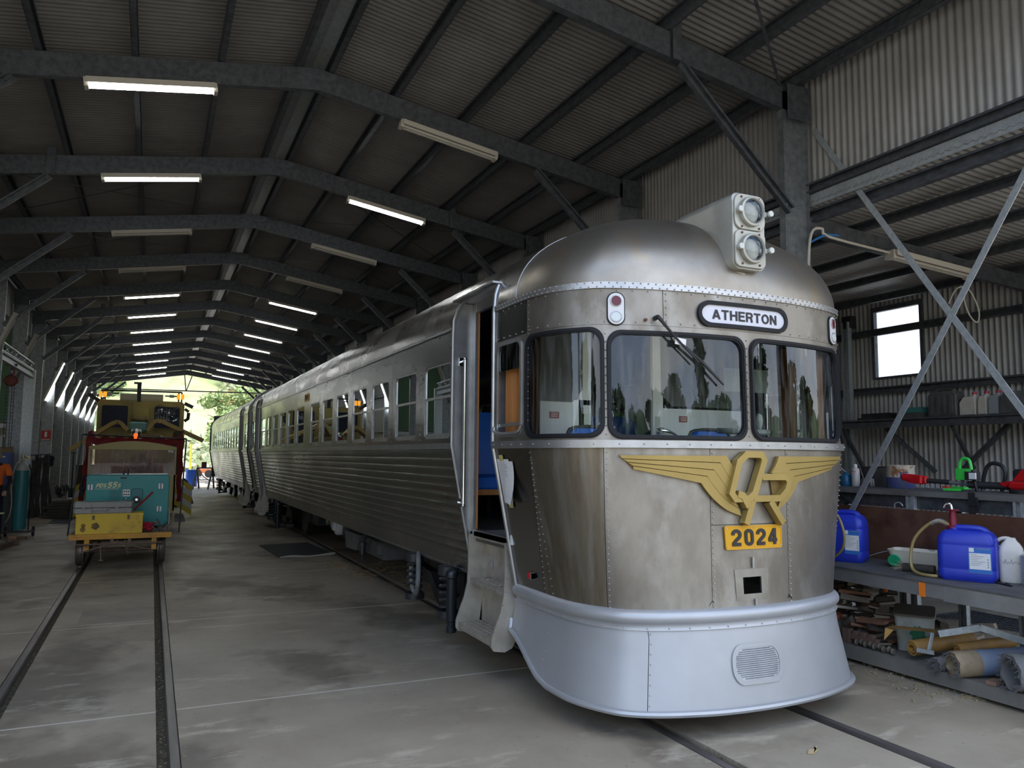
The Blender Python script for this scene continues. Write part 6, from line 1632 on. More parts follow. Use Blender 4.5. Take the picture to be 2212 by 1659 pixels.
# white bottle with handle
wm = mat('bottle_white', (.68, .67, .63), (.6, .58, .52), scale=5, rough=.45)
wbm = root('bottle', (6.03, 3.83, .786), 'white plastic jug with handle and scrawled writing right of the pump jerrycan', 'jug')
m = MB(); O = Vector((6.03, 3.86, .786))
rings = [(rrect(-.085*s, .085*s, -.065*s, .065*s, .03*s, 4), z) for z, s in ((0, .93), (.01, 1), (.22, 1), (.26, .92), (.29, .72), (.31, .5), (.335, .35))]
n = len(rings[0][0]); m.v = [(p[0]-(.035 if z > .25 else 0)*0, p[1], z) for r_, z in rings for p in r_]
m.f = [tuple(range(n))[::-1], tuple(range((len(rings)-1)*n, len(rings)*n))] + [(k*n+i, k*n+(i+1) % n, (k+1)*n+(i+1) % n, (k+1)*n+i) for k in range(len(rings)-1) for i in range(n)]
obj('body', m.xf(Matrix.Translation(O) @ Matrix.Rotation(-1.0, 4, 'Z')), wm, wbm, smooth=True)
m = MB().tube([(5.99, 3.92, 1.02), (5.98, 3.94, 1.08), (6.0, 3.90, 1.115), (6.03, 3.85, 1.105), (6.05, 3.8, 1.03)], .014, n=8); obj('handle', m, wm, wbm, smooth=True)
Rm = Matrix.Translation(O) @ Matrix.Rotation(-1.0, 4, 'Z')
m = MB(); pts = [(-.06+.0065*i, -.067, .15+.010*sin(i*2.3)+(.02 if i in (3, 9, 13) else 0)) for i in range(19)]
m.tube([Rm @ Vector(p) for p in pts], .0016, n=4); obj('handwriting', m, mat('ink_grey', (.25, .25, .3), rough=.8), wbm)
# tin with blue label at the right edge
tn = root('tin', (6.02, 3.68, .786), 'ribbed metal tin with blue wrap at the right edge of the bench', 'tin')
m = MB().lathe([(.005, 0), (.088, 0), (.09, .01)] + [(.088 + .003*(i % 2), .02+i*.012) for i in range(16)] + [(.092, .215), (.085, .218), (.083, .02)], (6.02, 3.68, .787), n=26, cap=False); obj('body', m, galv_l, tn, smooth=True, ang=1.2)
m = MB()
for i in range(15):
    a = -pi+.3+i*.16
    for z in (.03, .09, .15): m.v.append((6.02+(.094+.004*sin(i*3+z*40))*cos(a), 3.68+(.094+.004*sin(i*3+z*40))*sin(a), .787+z+.012*sin(i*1.1)*(z > .1)))
m.f = [(i*3+j, (i+1)*3+j, (i+1)*3+j+1, i*3+j+1) for i in range(14) for j in range(2)]; obj('blue_wrap', m, mat('wrap_blue', (.03, .19, .45), rough=.5), tn, smooth=True)
m = MB(); m.bar((5.86, 3.90, .792), (5.80, 3.72, .792), .014, .01); m.cyl((5.855, 3.80, .794), (5.83, 3.76, .794), .01, n=8); obj('marker_pen', m, blk, org=(5.83, 3.8, .787), label='black pen lying on the bench near the tin', cat='pen')
# drain basin with green cap
bs = root('drain_basin', (6.02, 4.62, .786), 'stained cream plastic drain basin lying on the bench beside the jerrycan', 'basin')
bm = mat('basin_cream', (.72, .68, .58), (.40, .33, .22), scale=7, rough=.5, lo=.5, hi=.72)
m = MB(); ro = rrect(-.22, .22, -.13, .13, .05, 5); ri = rrect(-.17, .17, -.085, .085, .04, 5); n = len(ro)
R_ = Matrix.Translation((6.02, 4.66, .788)) @ Matrix.Rotation(-1.2, 4, 'Z')
m.v = [(p[0], p[1], 0) for p in ri] + [(p[0], p[1], .15) for p in ro] + [(p[0]*.97, p[1]*.97, .145) for p in ro] + [(p[0]*.98, p[1]*.98, .008) for p in ri]
m.f = [tuple(range(n))[::-1], tuple(range(3*n, 4*n))] + [(k*n+i, k*n+(i+1) % n, (k+1)*n+(i+1) % n, (k+1)*n+i) for k in range(3) for i in range(n)]
obj('tub', m.xf(R_), bm, bs, smooth=True, ang=.7)
m = MB().cyl((5.84, 4.755, .845), (5.865, 4.765, .85), .050, n=22); obj('screw_cap', m, mat('cap_green', (.01, .36, .16), rough=.4), bs, smooth=True, ang=.6)
fl = root('filter_cartridge', (5.78, 4.5, .79), 'black oily filter cartridge with frayed end lying under the basin edge', 'filter')
m = MB().cyl((5.735, 4.58, .822), (5.83, 4.36, .822), .034, n=16); obj('tube', m, mat('filter_black', (.035, .033, .03), (.07, .06, .05), scale=14, rough=.8), fl, smooth=True)
m = MB(); rq = random.Random(6)
for i in range(40):
    a = rq.random()*6.28; p = Vector((5.732, 4.585, .822)); d = Vector((rq.gauss(0, .02)-.01, rq.gauss(.02, .02), rq.gauss(0, .02))); m.tube([p, p+d*.7, p+d*1.4+Vector((0, 0, rq.gauss(0, .006)))], .0018, n=4)
obj('frayed_fibre', m, mat('fibre_tan', (.36, .30, .2), rough=.9), fl, kind='stuff')
m = MB().tube([(6.02, 5.22, .80), (6.06, 5.1, .86), (6.12, 4.95, .905), (6.15, 4.8, .93), (6.16, 4.6, .935)], .004, n=5); obj('bent_wire', m, galv_l, org=(6.1, 5, .9), smooth=True, label='thin bent wire arching over the bench behind the basin', cat='wire')
# ---- tools on the upper shelf
Z = 1.437
def top(name, loc, label, cat, group=None): return root(name, loc, label, cat, group)
pc = top('paint_can', (6.62, 5.28, Z), 'rusty paint can with blue drips and an M on its label on the tool shelf', 'paint can')
m = MB().lathe([(.005, 0), (.125, 0), (.128, .01), (.128, .105)], (6.62, 5.28, Z), n=28, cap=False); obj('lower_band', m, mat('can_blue', (.05, .07, .26), (.10, .11, .16), scale=9, rough=.5), pc, smooth=True)
m = MB().lathe([(.128, .105), (.128, .205), (.132, .21), (.132, .22), (.122, .222), (.118, .20), (.118, .01), (.005, .01)], (6.62, 5.28, Z), n=28, cap=False); obj('upper_band', m, mat('can_rusty', (.55, .50, .42), (.28, .13, .05), scale=16, rough=.6, lo=.5, hi=.6), pc, smooth=True, ang=.7)
tm = text_mesh('MC', .045, .002, sw=.24, gap=.12)
import mathutils
dirv = Vector((-6.62, -5.28)).normalized(); a0 = atan2(dirv.y, dirv.x)
mm = MB().add([(6.62+(.130+v[2])*cos(a0+.28+v[0]/.13), 5.28+(.130+v[2])*sin(a0+.28+v[0]/.13), Z+.135+v[1]) for v in tm.v], tm.f); obj('label_letters', mm, mat('letter_purple', (.10, .05, .16), rough=.6), pc)
sp = top('spray_can', (6.54, 5.74, Z), 'white spray can with red print beside the blue bottle on the tool shelf', 'spray can')
m = MB().lathe([(.005, 0), (.038, 0), (.04, .01), (.04, .16), (.037, .175), (.02, .19)], (6.54, 5.74, Z), n=20); obj('can', m, mat('spray_white', (.62, .60, .58), (.5, .2, .18), scale=14, rough=.35, lo=.55, hi=.62), sp, smooth=True)
m = MB().lathe([(.005, .185), (.018, .185), (.018, .215), (.01, .225)], (6.54, 5.74, Z), n=12); obj('nozzle', m, white, sp, smooth=True)
bb = top('oil_can', (6.55, 5.87, Z), 'small blue oil can at the left end of the tool shelf', 'oil can')
m = MB().lathe([(.005, 0), (.052, 0), (.056, .02), (.056, .09), (.04, .12), (.016, .13), (.014, .145)], (6.55, 5.87, Z), n=20); obj('body', m, mat('oil_blue', (.02, .14, .28), rough=.35), bb, smooth=True)
m = MB().tube([(6.55, 5.87, Z+.14), (6.52, 5.92, Z+.19), (6.50, 5.96, Z+.16)], .005, n=6); m.tube([(6.55, 5.87, Z+.145), (6.56, 5.80, Z+.165), (6.57, 5.77, Z+.20)], .006, n=6); obj('spout', m, galv_l, bb, smooth=True)
cu = top('torch_fitting', (6.60, 5.63, Z), 'small grey metal pump fitting hanging over the tool shelf edge', 'fitting')
m = MB().lathe([(.005, 0), (.04, 0), (.042, .05), (.035, .08), (.01, .085)], (6.66, 5.66, Z), n=16); m.lathe([(.005, -.03), (.03, -.02), (.034, .02), (.02, .05)], (6.50, 5.60, Z+.035), n=14); m.tube([(6.50, 5.6, Z+.06), (6.49, 5.62, Z+.13), (6.51, 5.66, Z+.20), (6.53, 5.70, Z+.21)], .006, n=6); obj('body', m, mat('fitting_grey', (.16, .16, .16), rough=.4, metal=.6), cu, smooth=True)
tbk = top('tub', (7.4, 6.1, Z), 'black plastic tub at the back of the tool shelf', 'tub')
m = MB().lathe([(.005, 0), (.16, 0), (.19, .19), (.20, .20), (.17, .20), (.15, .02)], (6.80, 5.72, Z), n=24, cap=False); obj('shell', m, blk, tbk, smooth=True); tbk.location = tbk.location
# coil springs row
sr = top('coil_spring', (6.9, 5.1, Z), 'long thin coil spring lying behind the paint can on the shelf', 'spring')
m = MB().tube([(6.80+.018*cos(t*1.6), 5.55-.011*t*.62, Z+.02+.018*sin(t*1.6)) for t in range(150)], .003, n=5); obj('coil', m, galv_l, sr, smooth=True)
# hedge trimmer style tool with red motor: brush cutter pole
bt = top('pole_tool', (6.55, 4.85, Z), 'long red and black cordless pole tool lying along the tool shelf', 'power tool')
redp = mat('tool_red', (.55, .01, .015), rough=.35)
m = MB().cyl((6.46, 5.12, Z+.11), (6.48, 5.04, Z+.105), .035, n=14); m.cbox((6.48, 5.01, Z+.095), (.06, .16, .08), Matrix.Rotation(.1, 3, 'X'), bev=.012); m.cbox((6.50, 4.93, Z+.09), (.05, .06, .07), bev=.01); obj('gear_head', m, redp, bt, smooth=True, ang=.6)
m = MB().cyl((6.45, 5.13, Z+.11), (6.452, 5.10, Z+.11), .020, n=12); m.cyl((6.50, 4.92, Z+.085), (6.55, 4.72, Z+.075), .022, n=12); obj('sleeve', m, blk, bt, smooth=True)
m = MB().cyl((6.55, 4.73, Z+.075), (6.60, 4.52, Z+.06), .017, n=12); obj('pole', m, mat('pole_grey', (.16, .165, .17), rough=.4), bt, smooth=True)
m = MB().cyl((6.58, 4.56, Z+.06), (6.66, 4.22, Z+.055), .032, n=12); m.cbox((6.66, 4.26, Z+.06), (.06, .08, .06), bev=.01); obj('grip', m, blk, bt, smooth=True)
m = MB().cbox((6.645, 4.25, Z+.095), (.03, .022, .006)); obj('switch', m, redp, bt)
# green clamp with battery light
cl = top('clamp', (6.48, 4.6, Z), 'bright green spring clamp lying on the shelf edge', 'clamp')
gr_ = mat('clamp_green', (.05, .62, .08), rough=.35)
m = MB(); m.cbox((6.42, 4.60, Z+.014), (.05, .15, .02), Matrix.Rotation(.25, 3, 'Z'), bev=.006); m.cbox((6.46, 4.56, Z+.03), (.045, .18, .022), Matrix.Rotation(-.3, 3, 'Z'), bev=.006); obj('jaw', m, gr_, cl)
m = MB(); m.cbox((6.45, 4.68, Z+.035), (.04, .05, .016)); obj('pad', m, mat('pad_red', (.5, .06, .03), rough=.5), cl)
lt = top('work_light', (6.56, 4.56, Z), 'green cordless work light with hooped handle and white lens on the shelf', 'work light')
m = MB(); m.box(6.545, 6.595, 4.545, 4.655, Z+.10, Z+.20); obj('case', m, gr_, lt)
m = MB().tube([(6.57, 4.63, Z+.19), (6.57, 4.625, Z+.25), (6.57, 4.60, Z+.285), (6.57, 4.57, Z+.29), (6.57, 4.535, Z+.27), (6.57, 4.52, Z+.19)], .014, n=8); obj('handle', m, gr_, lt, smooth=True)
m = MB().box(6.53, 6.60, 4.46, 4.56, Z+.10, Z+.175); obj('battery', m, blk, lt)
m = MB().box(6.515, 6.53, 4.45, 4.51, Z+.11, Z+.165); obj('lens', m, lab, lt)
m = MB(); m.bar((6.57, 4.60, Z+.10), (6.56, 4.62, Z+.0), .02, .02); m.bar((6.57, 4.50, Z+.10), (6.56, 4.47, Z+.0), .02, .02); obj('stand_leg', m, blk, lt)
# red angle grinder / blower at right edge
gg = top('leaf_blower', (6.7, 4.0, Z), 'large red cordless tool with black vents at the right end of the tool shelf', 'power tool')
m = MB(); rr = [(4.32, .08), (4.20, .10), (4.12, .19), (4.06, .24), (3.80, .25), (3.70, .20), (3.70, .06), (3.95, .04), (4.28, .05)]; m.prism([(y, Z+z) for y, z in rr], 6.60, 6.74, axis='x', bev=.02); obj('motor_housing', m, redp, gg, smooth=True, ang=.5)
m = MB().lathe([(.01, 0), (.09, 0), (.095, .03), (.07, .035)], (6.62, 4.12, Z), n=20); m.cyl((6.60, 3.9, Z+.20), (6.56, 3.82, Z+.22), .035, n=14); obj('vent', m, blk, gg, smooth=True)
m = MB().cbox((6.62, 4.10, Z+.065), (.14, .2, .07), bev=.02); obj('nose', m, redp, gg)
m = MB()
for i in range(4): m.box(6.590, 6.60, 4.10-i*.02, 4.23-i*.02, Z+.065+i*.012, Z+.069+i*.012)
obj('vent_slot', m, blk, gg)
hb = top('mower_handle', (7.1, 4.35, Z), 'black bent tubular handle standing behind the red tool', 'handle')
m = MB().tube([(6.85, 4.62, Z), (6.85, 4.60, Z+.12), (6.85, 4.56, Z+.22), (6.85, 4.50, Z+.25), (6.85, 4.42, Z+.22), (6.85, 4.40, Z+.14), (6.85, 4.44, Z)], .018, n=8); obj('tube', m, dark, hb, smooth=True)
m = MB().cbox((6.95, 4.30, Z+.1), (.1, .16, .2), bev=.02); obj('crank_box', m, blk, hb)
pm_ = top('paper_sheet', (7.0, 4.15, Z+.2), 'grey sheet of paper propped behind the red tool', 'paper')
m = MB(); m.v = [(6.90, 4.28, Z+.12), (6.90, 3.95, Z+.22), (6.98, 3.92, Z+.33), (6.98, 4.22, Z+.30)]; m.f = [(0, 1, 2, 3)]; obj('sheet', m, mat('paper_grey', (.5, .5, .52), rough=.8), pm_)
# ---- long wall shelf
wsf = root('long_shelf', (9.2, 5.5, 2.2), 'long steel shelf fixed along the corrugated outer wall', 'shelf')
m = MB().box(9.08, 9.5, 2.6, 8.3, 2.24, 2.262); obj('shelf_board', m, dark, wsf)
m = MB(); m.cee((9.09, 2.6, 2.20), (9.09, 8.3, 2.20), .12, .05, flip=-1); obj('shelf_beam', m, galv, wsf)
for y in (3.2, 5.3, 6.5, 8.2):
    m = MB(); m.bar((9.12, y, 2.14), (9.5, y, 1.6), .04, .04); obj('strut', m, galv, wsf)
for a, b in (((9.3, 7.62, 2.14), (9.45, 7.0, 1.55)), ((9.3, 5.9, 2.14), (9.45, 6.6, 1.6))): m = MB(); m.bar(a, b, .05, .05); obj('strut', m, galv, wsf)
m = MB(); m.cee((9.40, 8.30, 0), (9.40, 8.30, 3.75), .12, .08, up=(0, 1, 0)); obj('post', m, galv_l, wsf); m = MB().box(9.36, 9.48, 8.22, 8.38, 3.66, 3.84); obj('post_cap', m, blk, wsf)
bk = mat('battery_grey', (.07, .075, .075), (.11, .11, .105), scale=6, rough=.55)
bc = root('fuel_can', (9.25, 6.63, 2.262), 'large dark ribbed metal fuel can on the wall shelf', 'fuel can')
m = MB().prism([(6.44, 2.262), (6.83, 2.262), (6.83, 2.54), (6.79, 2.58), (6.48, 2.58), (6.44, 2.54)], 9.12, 9.30, axis='x', bev=.012); obj('body', m, bk, bc)
for y in (6.50, 6.58, 6.67, 6.76): m = MB().prism(rrect(y-.022, y+.022, 2.29, 2.53, .02, 3), 9.10, 9.122, axis='x'); obj('rib', m, bk, bc)
m = MB(); m.tube([(9.2, 6.76, 2.58), (9.2, 6.74, 2.61), (9.2, 6.55, 2.61), (9.2, 6.53, 2.58)], .012, n=6); obj('handle', m, bk, bc)
wlab = mat('shelf_bottle_white', (.60, .58, .54), (.5, .46, .4), scale=6, rough=.5); capr = mat('cap_red', (.45, .02, .03), rough=.4)
for (y0_, y1_, lb, cat_, mt) in ((6.21, 6.42, 'large white plastic bottle with red cap next to the ribbed fuel can', 'bottle', wlab), (6.075, 6.18, 'slim white plastic bottle with red cap, second on the wall shelf', 'bottle', wlab), (5.93, 6.045, 'clear grey plastic bottle with a red cap, rightmost on the wall shelf', 'bottle', mat('bottle_grey', (.30, .33, .36), rough=.3))):
    b = root('bottle', (9.22, (y0_+y1_)/2, 2.262), lb, cat_, 'plastic bottles on the wall shelf'); w = y1_-y0_
    m = MB().prism([(y0_, 2.262), (y1_, 2.262), (y1_, 2.42), (y1_-w*.25, 2.49), (y0_+w*.35, 2.50), (y0_+w*.05, 2.50), (y0_, 2.44)], 9.15, 9.28, axis='x', bev=.012); obj('body', m, mt, b)
    m = MB().cyl((9.21, y0_+w*.20, 2.49), (9.21, y0_+w*.20, 2.525), .022, n=12); obj('neck', m, mt, b); m = MB().cyl((9.21, y0_+w*.20, 2.52), (9.21, y0_+w*.20, 2.55), .026, n=12); obj('cap', m, capr, b)
b = root('crate', (9.25, 5.78, 2.262), 'dark plastic crate right of the bottles on the wall shelf', 'crate'); m = MB().prism([(5.66, 2.262), (5.90, 2.262), (5.90, 2.46), (5.86, 2.50), (5.72, 2.53), (5.66, 2.40)], 9.14, 9.4, axis='x', bev=.01); obj('body', m, bk, b)
b = root('carton', (9.25, 7.12, 2.262), 'dark carton with a teal stripe left of the fuel can on the wall shelf', 'carton'); m = MB().box(9.15, 9.4, 6.92, 7.32, 2.262, 2.33); obj('body', m, bk, b); m = MB().box(9.14, 9.4, 6.94, 7.24, 2.331, 2.40); obj('teal_lid', m, mat('teal_dull', (.05, .20, .19), rough=.6), b)
b = root('tray', (9.25, 7.66, 2.262), 'flat black metal tray at the left end of the wall shelf', 'tray'); m = MB().box(9.13, 9.4, 7.38, 7.95, 2.262, 2.29); m.box(9.15, 9.38, 7.45, 7.9, 2.29, 2.35); obj('body', m, dark, b)
# fire extinguisher on the column
fe = root('fire_extinguisher', (5.83, 5.52, 1.6), 'red fire extinguisher just visible beside the railcar cab on the column', 'extinguisher')
m = MB().lathe([(.01, 1.42), (.07, 1.43), (.08, 1.46), (.08, 1.80), (.06, 1.85), (.02, 1.88)], (5.87, 5.48, 0), n=18); obj('cylinder', m, mat('ext_red', (.6, .01, .012), rough=.3), fe, smooth=True)
m = MB(); m.cyl((5.87, 5.48, 1.87), (5.87, 5.48, 1.93), .02, n=8); m.bar((5.87, 5.48, 1.92), (5.80, 5.44, 1.95), .02, .015); obj('valve', m, blk, fe)
# ---- under-bench clutter
SZ = .131
woodp = [mat('scrap_wood_grey', (.20, .17, .14), (.12, .10, .085), scale=6, rough=.9, stretch=(1, 1, 4)), mat('scrap_wood_brown', (.22, .11, .06), (.14, .07, .045), scale=6, rough=.9), mat('scrap_wood_dark', (.05, .04, .035), (.09, .07, .055), scale=6, rough=.9), mat('scrap_wood_pale', (.33, .28, .21), (.22, .18, .14), scale=6, rough=.9)]
rq = random.Random(11)
piece_words = ['split grey', 'broken brown', 'charred dark', 'pale splintered']
cnt = 0
protoc = []
for k in range(4):
    m = MB(); L_ = (.22, .26, .18, .30)[k]; w_ = (.035, .05, .06, .028)[k]; h_ = (.03, .025, .04, .022)[k]
    m.v = [(-L_/2, -w_/2, 0), (L_/2, -w_/2*.8, .004), (L_/2*1.05, w_/2*.7, 0), (-L_/2*.93, w_/2, 0), (-L_/2*.97, -w_/2*.8, h_), (L_/2*.9, -w_/2*.6, h_*.9), (L_/2*.96, w_/2*.6, h_*.7), (-L_/2*.88, w_/2*.8, h_*1.1)]
    m.f = [(0, 3, 2, 1), (4, 5, 6, 7), (0, 1, 5, 4), (1, 2, 6, 5), (2, 3, 7, 6), (3, 0, 4, 7)]
    me = bpy.data.meshes.new('wood_scrap'); me.from_pydata(m.v, [], m.f); me.materials.append(woodp[k]); protoc.append(me)
for iy in range(12):
    for iz in range(9):
        for ix in range(2):
            y = 4.80 + iy*.122 + rq.uniform(-.015, .015); z = SZ + .012 + iz*.064; x = 5.66 + ix*.30 + rq.uniform(-.04, .04)
            lim = .56*min(1, .35 + (y-4.72)/.45)*(1 if y < 5.9 else .7)*(.72 if ix == 0 else 1.0)
            if z > SZ + lim or (ix == 0 and y > 4.95 and y < 5.36 and z < .36): continue
            k = rq.choice((0, 0, 1, 1, 2, 2, 3)); o = bpy.data.objects.new('wood_scrap', protoc[k]); COL.objects.link(o); o.location = (x, y, z)
            o.rotation_euler = (rq.uniform(-.4, .4), rq.uniform(-.3, .3), rq.uniform(-1.6, .4)); s_ = rq.uniform(.7, 1.2); o.scale = (s_, s_*rq.uniform(.8, 1.5), s_*rq.uniform(.8, 1.5))
            tag(o, piece_words[k] + ' wood scrap in the firewood heap under the workbench', 'wood scrap', 'wood scraps heaped under the workbench')
for i in range(14):
    y = rq.uniform(4.3, 5.1); x = rq.uniform(6.3, 7.6); k = (0, 3)[i % 2]
    o = bpy.data.objects.new('wood_scrap', protoc[k]); COL.objects.link(o); o.location = (x, y+.35, .03+rq.random()*.1); o.rotation_euler = (rq.uniform(-.1, .1), rq.uniform(-.15, .15), rq.uniform(-3, 3)); s = rq.uniform(1, 2); o.scale = (s, s*1.5, s)
    tag(o, ('split grey' if k == 0 else 'pale splintered') + ' wood piece on the floor behind the workbench', 'wood scrap', 'wood pieces on the floor behind the workbench')
m = MB().box(5.60, 5.66, 5.27, 5.34, SZ, .50); obj('timber_offcut', m, woodp[1], org=(5.63, 5.3, SZ), label='upright brown timber offcut next to the railcar skirt', cat='timber')
m = MB().cbox((5.62, 5.26, .30), (.14, .16, .10), Matrix.Rotation(.5, 3, 'Z') @ Matrix.Rotation(.3, 3, 'X'), bev=.01); obj('brick', m, mat('orange_brick', (.42, .10, .04), (.33, .09, .04), scale=7, rough=.9), org=(5.62, 5.26, .25), label='orange brick resting in the heap beside the skirt', cat='brick')
m = MB().cbox((5.86, 4.86, .60), (.02, .03, .07), Matrix.Rotation(.3, 3, 'X')); obj('orange_plug', m, mat('plug_orange', (.8, .18, .02), rough=.5), org=(5.86, 4.86, .6), label='small bright orange plastic plug on top of the wood heap', cat='plug')
ik = mat('cast_iron', (.17, .15, .12), (.11, .085, .07), scale=12, rough=.7, metal=.3)
w_ = root('water_pump', (5.62, 5.05, SZ), 'old cast iron pump body on the lower shelf', 'pump')
m = MB().lathe([(.02, 0), (.05, .0), (.075, .03), (.085, .10), (.07, .16), (.04, .18)], (5.60, 5.12, SZ+.09), axis='y', n=18); m.cyl((5.58, 5.20, SZ+.16), (5.52, 5.16, SZ+.16), .04, n=14); m.cyl((5.58, 5.05, SZ+.15), (5.58, 4.98, SZ+.20), .03, n=10); obj('body', m, ik, w_, smooth=True)
m = MB().cyl((5.52, 5.16, SZ+.16), (5.50, 5.15, SZ+.16), .022, n=12); obj('bore', m, dark, w_)
w_ = root('bracket', (5.60, 4.93, SZ), 'rusty toothed steel bracket in front of the pump body', 'bracket')
m = MB().box(5.54, 5.60, 4.99, 5.06, SZ, SZ+.12); m.box(5.55, 5.60, 4.72, 4.99, SZ+.04, SZ+.08)
for i in range(3): m.box(5.55, 5.60, 4.76+i*.08, 4.80+i*.08, SZ+.08, SZ+.11)
obj('plate', m, mat('bracket_rust', (.16, .10, .075), rough=.85), w_)
w_ = root('crankshaft', (5.56, 4.72, SZ), 'knobbly old camshaft lying along the lower shelf edge', 'shaft')
m = MB(); pts = [(5.53+.01*(i % 2), 4.90-i*.045, SZ+.03+.008*(i % 2)) for i in range(9)]
m.tube(pts, .012, n=8)
for i, p in enumerate(pts): m.lathe([(.02, -.009), (.028, 0), (.02, .009)], p, axis='y', n=10)
obj('shaft', m, ik, w_, smooth=True)
for i in range(6):
    x, y = 5.66+rq.random()*.3, 4.6+rq.random()*.4; k = ['steel washer', 'square nut', 'flat strap', 'small casting', 'pipe cap', 'worn bush'][i]
    m = MB().lathe([(.012, 0), (.03, .002), (.032, .02), (.012, .022)], (x, y, SZ+.004), n=12) if i % 2 == 0 else MB().cbox((x, y, SZ+.02), (.05, .08, .035), Matrix.Rotation(i, 3, 'Z'), bev=.006)
    obj('steel_part', m, ik, org=(x, y, SZ), label='loose %s scattered on the lower shelf' % k, cat='steel part')
# square bucket with green paint
bq = root('bucket', (6.02, 4.62, SZ), 'square paint-stained bucket with green spray patch and lid ajar under the bench', 'bucket')
m = MB(); O = (5.98, 4.50, SZ+.001); rings = [(rrect(-.13*s, .13*s, -.13*s, .13*s, .03, 4), z) for z, s in ((0, .86), (.24, 1.0), (.24, 1.05), (.27, 1.05), (.27, .97), (.02, .84))]
n = len(rings[0][0]); m.v = [(p[0], p[1], z) for r_, z in rings for p in r_]; m.f = [tuple(range(n))[::-1], tuple(range(5*n, 6*n))] + [(k*n+i, k*n+(i+1) % n, (k+1)*n+(i+1) % n, (k+1)*n+i) for k in range(5) for i in range(n)]
Mb = Matrix.Translation((5.90, 4.62, SZ+.001)) @ Matrix.Rotation(-.95, 4, 'Z') @ Matrix.Scale(1.15, 4)
obj('pail', m.xf(Mb), mat('bucket_cream', (.42, .43, .38), (.25, .27, .25), scale=6, rough=.6), bq, smooth=True, ang=.7)
m = MB().prism(rrect(-.135, .135, -.135, .135, .03, 4), .272, .285); m.xf(Mb @ Matrix.Rotation(.12, 4, 'X')); obj('lid', m, mat('lid_dark', (.09, .08, .06), rough=.6), bq)
m = MB(); d = [(.045*cos(t*pi/10)*(1+.25*sin(t*2.1)), .13+.055*sin(t*pi/10)*(1+.2*cos(t*3))) for t in range(20)]
m.v = [(0.02, -.1315, .13)] + [(a+.02, -.1145-b*.09, b) for a, b in d]; m.f = [(0, i+1, (i+1) % 20+1) for i in range(20)]
obj('green_spray_patch', m.xf(Mb), mat('spray_green', (.01, .16, .07), (.05, .22, .12), scale=20, rough=.7), bq)
# rolled mats / pipes
def roll(name, a, b, r, label, mats_, turns=1.6, th=.012, fray=0, split=None):
    o = root(name, a, label, 'rolled mat', 'rolled mats on the lower shelf'); a = Vector(a); b = Vector(b); d = (b-a).normalized(); u = d.orthogonal().normalized(); w = d.cross(u)
    if u.z < 0: u = -u; w = d.cross(u)
    N = 44
    def ring(t, rr0, k0=0):
        out = []
        for i in range(N+1):
            ph = turns*2*pi*i/N; rr = rr0 - th*1.6*ph/(2*pi); out.append(a + (b-a)*t + (u*cos(ph)+w*sin(ph))*rr + d*(k0*sin(ph*7)*.5))
        return out
    segs = split or [(0, 1, mats_[0])]
    for t0, t1, mt in segs:
        m = MB(); R0 = ring(t0, r, .012 if (fray and t0 == 0) else 0); R1 = ring(t1, r); R0i = ring(t0, r-th, .012 if (fray and t0 == 0) else 0); R1i = ring(t1, r-th)
        m.v = R0+R1+R0i+R1i; q = N+1
        for i in range(N): m.f += [(i, i+1, q+i+1, q+i), (2*q+i, 3*q+i, 3*q+i+1, 2*q+i+1), (i, 2*q+i, 2*q+i+1, i+1), (q+i, q+i+1, 3*q+i+1, 3*q+i)]
        m.f += [(0, q, 3*q, 2*q), (N, 2*q+N, 3*q+N, q+N)]
        m.v = [tuple(p) for p in m.v]; obj('sheet', m, mt, o, smooth=True, ang=.8)
    if fray:
        m = MB()
        for i in range(90):
            ph = rq.random()*2*pi; rr = r - rq.random()*th*2; p = a + (u*cos(ph)+w*sin(ph))*rr; e = p - d*rq.uniform(.01, .05) + Vector((rq.gauss(0, .012), rq.gauss(0, .012), -abs(rq.gauss(0, .015)))); m.tube([p, (p+e)/2, e], .0015, n=4)
        obj('frayed_edge', m, mat('fray_grey', (.12, .12, .125), rough=.9), o, kind='stuff')
    return o
ylm = mat('mat_ochre', (.45, .25, .05), (.30, .17, .06), scale=8, rough=.6); blm = mat('mat_blue_worn', (.10, .21, .45), (.22, .25, .30), scale=4, rough=.6); tan = mat('mat_tan', (.34, .27, .17), (.22, .17, .11), scale=9, rough=.7); gm = mat('mat_grey', (.14, .145, .15), (.20, .205, .21), scale=4, rough=.7)
roll('rolled_mat', (5.40, 3.93, .215), (6.15, 3.62, .26), .10, 'large blue mat roll with tan band and frayed open end', [blm], turns=1.75, fray=1, split=[(0, .22, tan), (.22, 1, blm)])
roll('rolled_mat', (5.44, 4.10, .17), (6.1, 3.9, .20), .06, 'thin dark frayed roll tucked left of the blue roll', [gm], turns=1.5, fray=1)
roll('rolled_mat', (5.42, 3.52, .26), (6.1, 3.2, .28), .13, 'big grey roll with black hollow end at the right edge of the lower shelf', [gm], turns=1.4, fray=1)
roll('rolled_pipe', (5.52, 4.36, .225), (6.12, 4.28, .26), .065, 'short ochre roll with grey inner layers behind the blue roll', [ylm], turns=1.9)
roll('rolled_pipe', (5.72, 4.12, .25), (6.18, 3.98, .30), .05, 'narrow ochre roll lying rearmost on the lower shelf', [ylm], turns=1.9)
m = MB(); m.v = [(5.52, 4.60, .34), (5.66, 4.24, .36), (5.78, 4.22, .37), (5.64, 4.62, .345), (5.50, 4.60, .24), (5.56, 4.55, .33)]; m.f = [(0, 1, 2, 3), (0, 4, 5)]; obj('ochre_flap', m, ylm, org=(5.6, 4.4, .35), label='loose ochre flap draped over the short rolls', cat='mat flap')
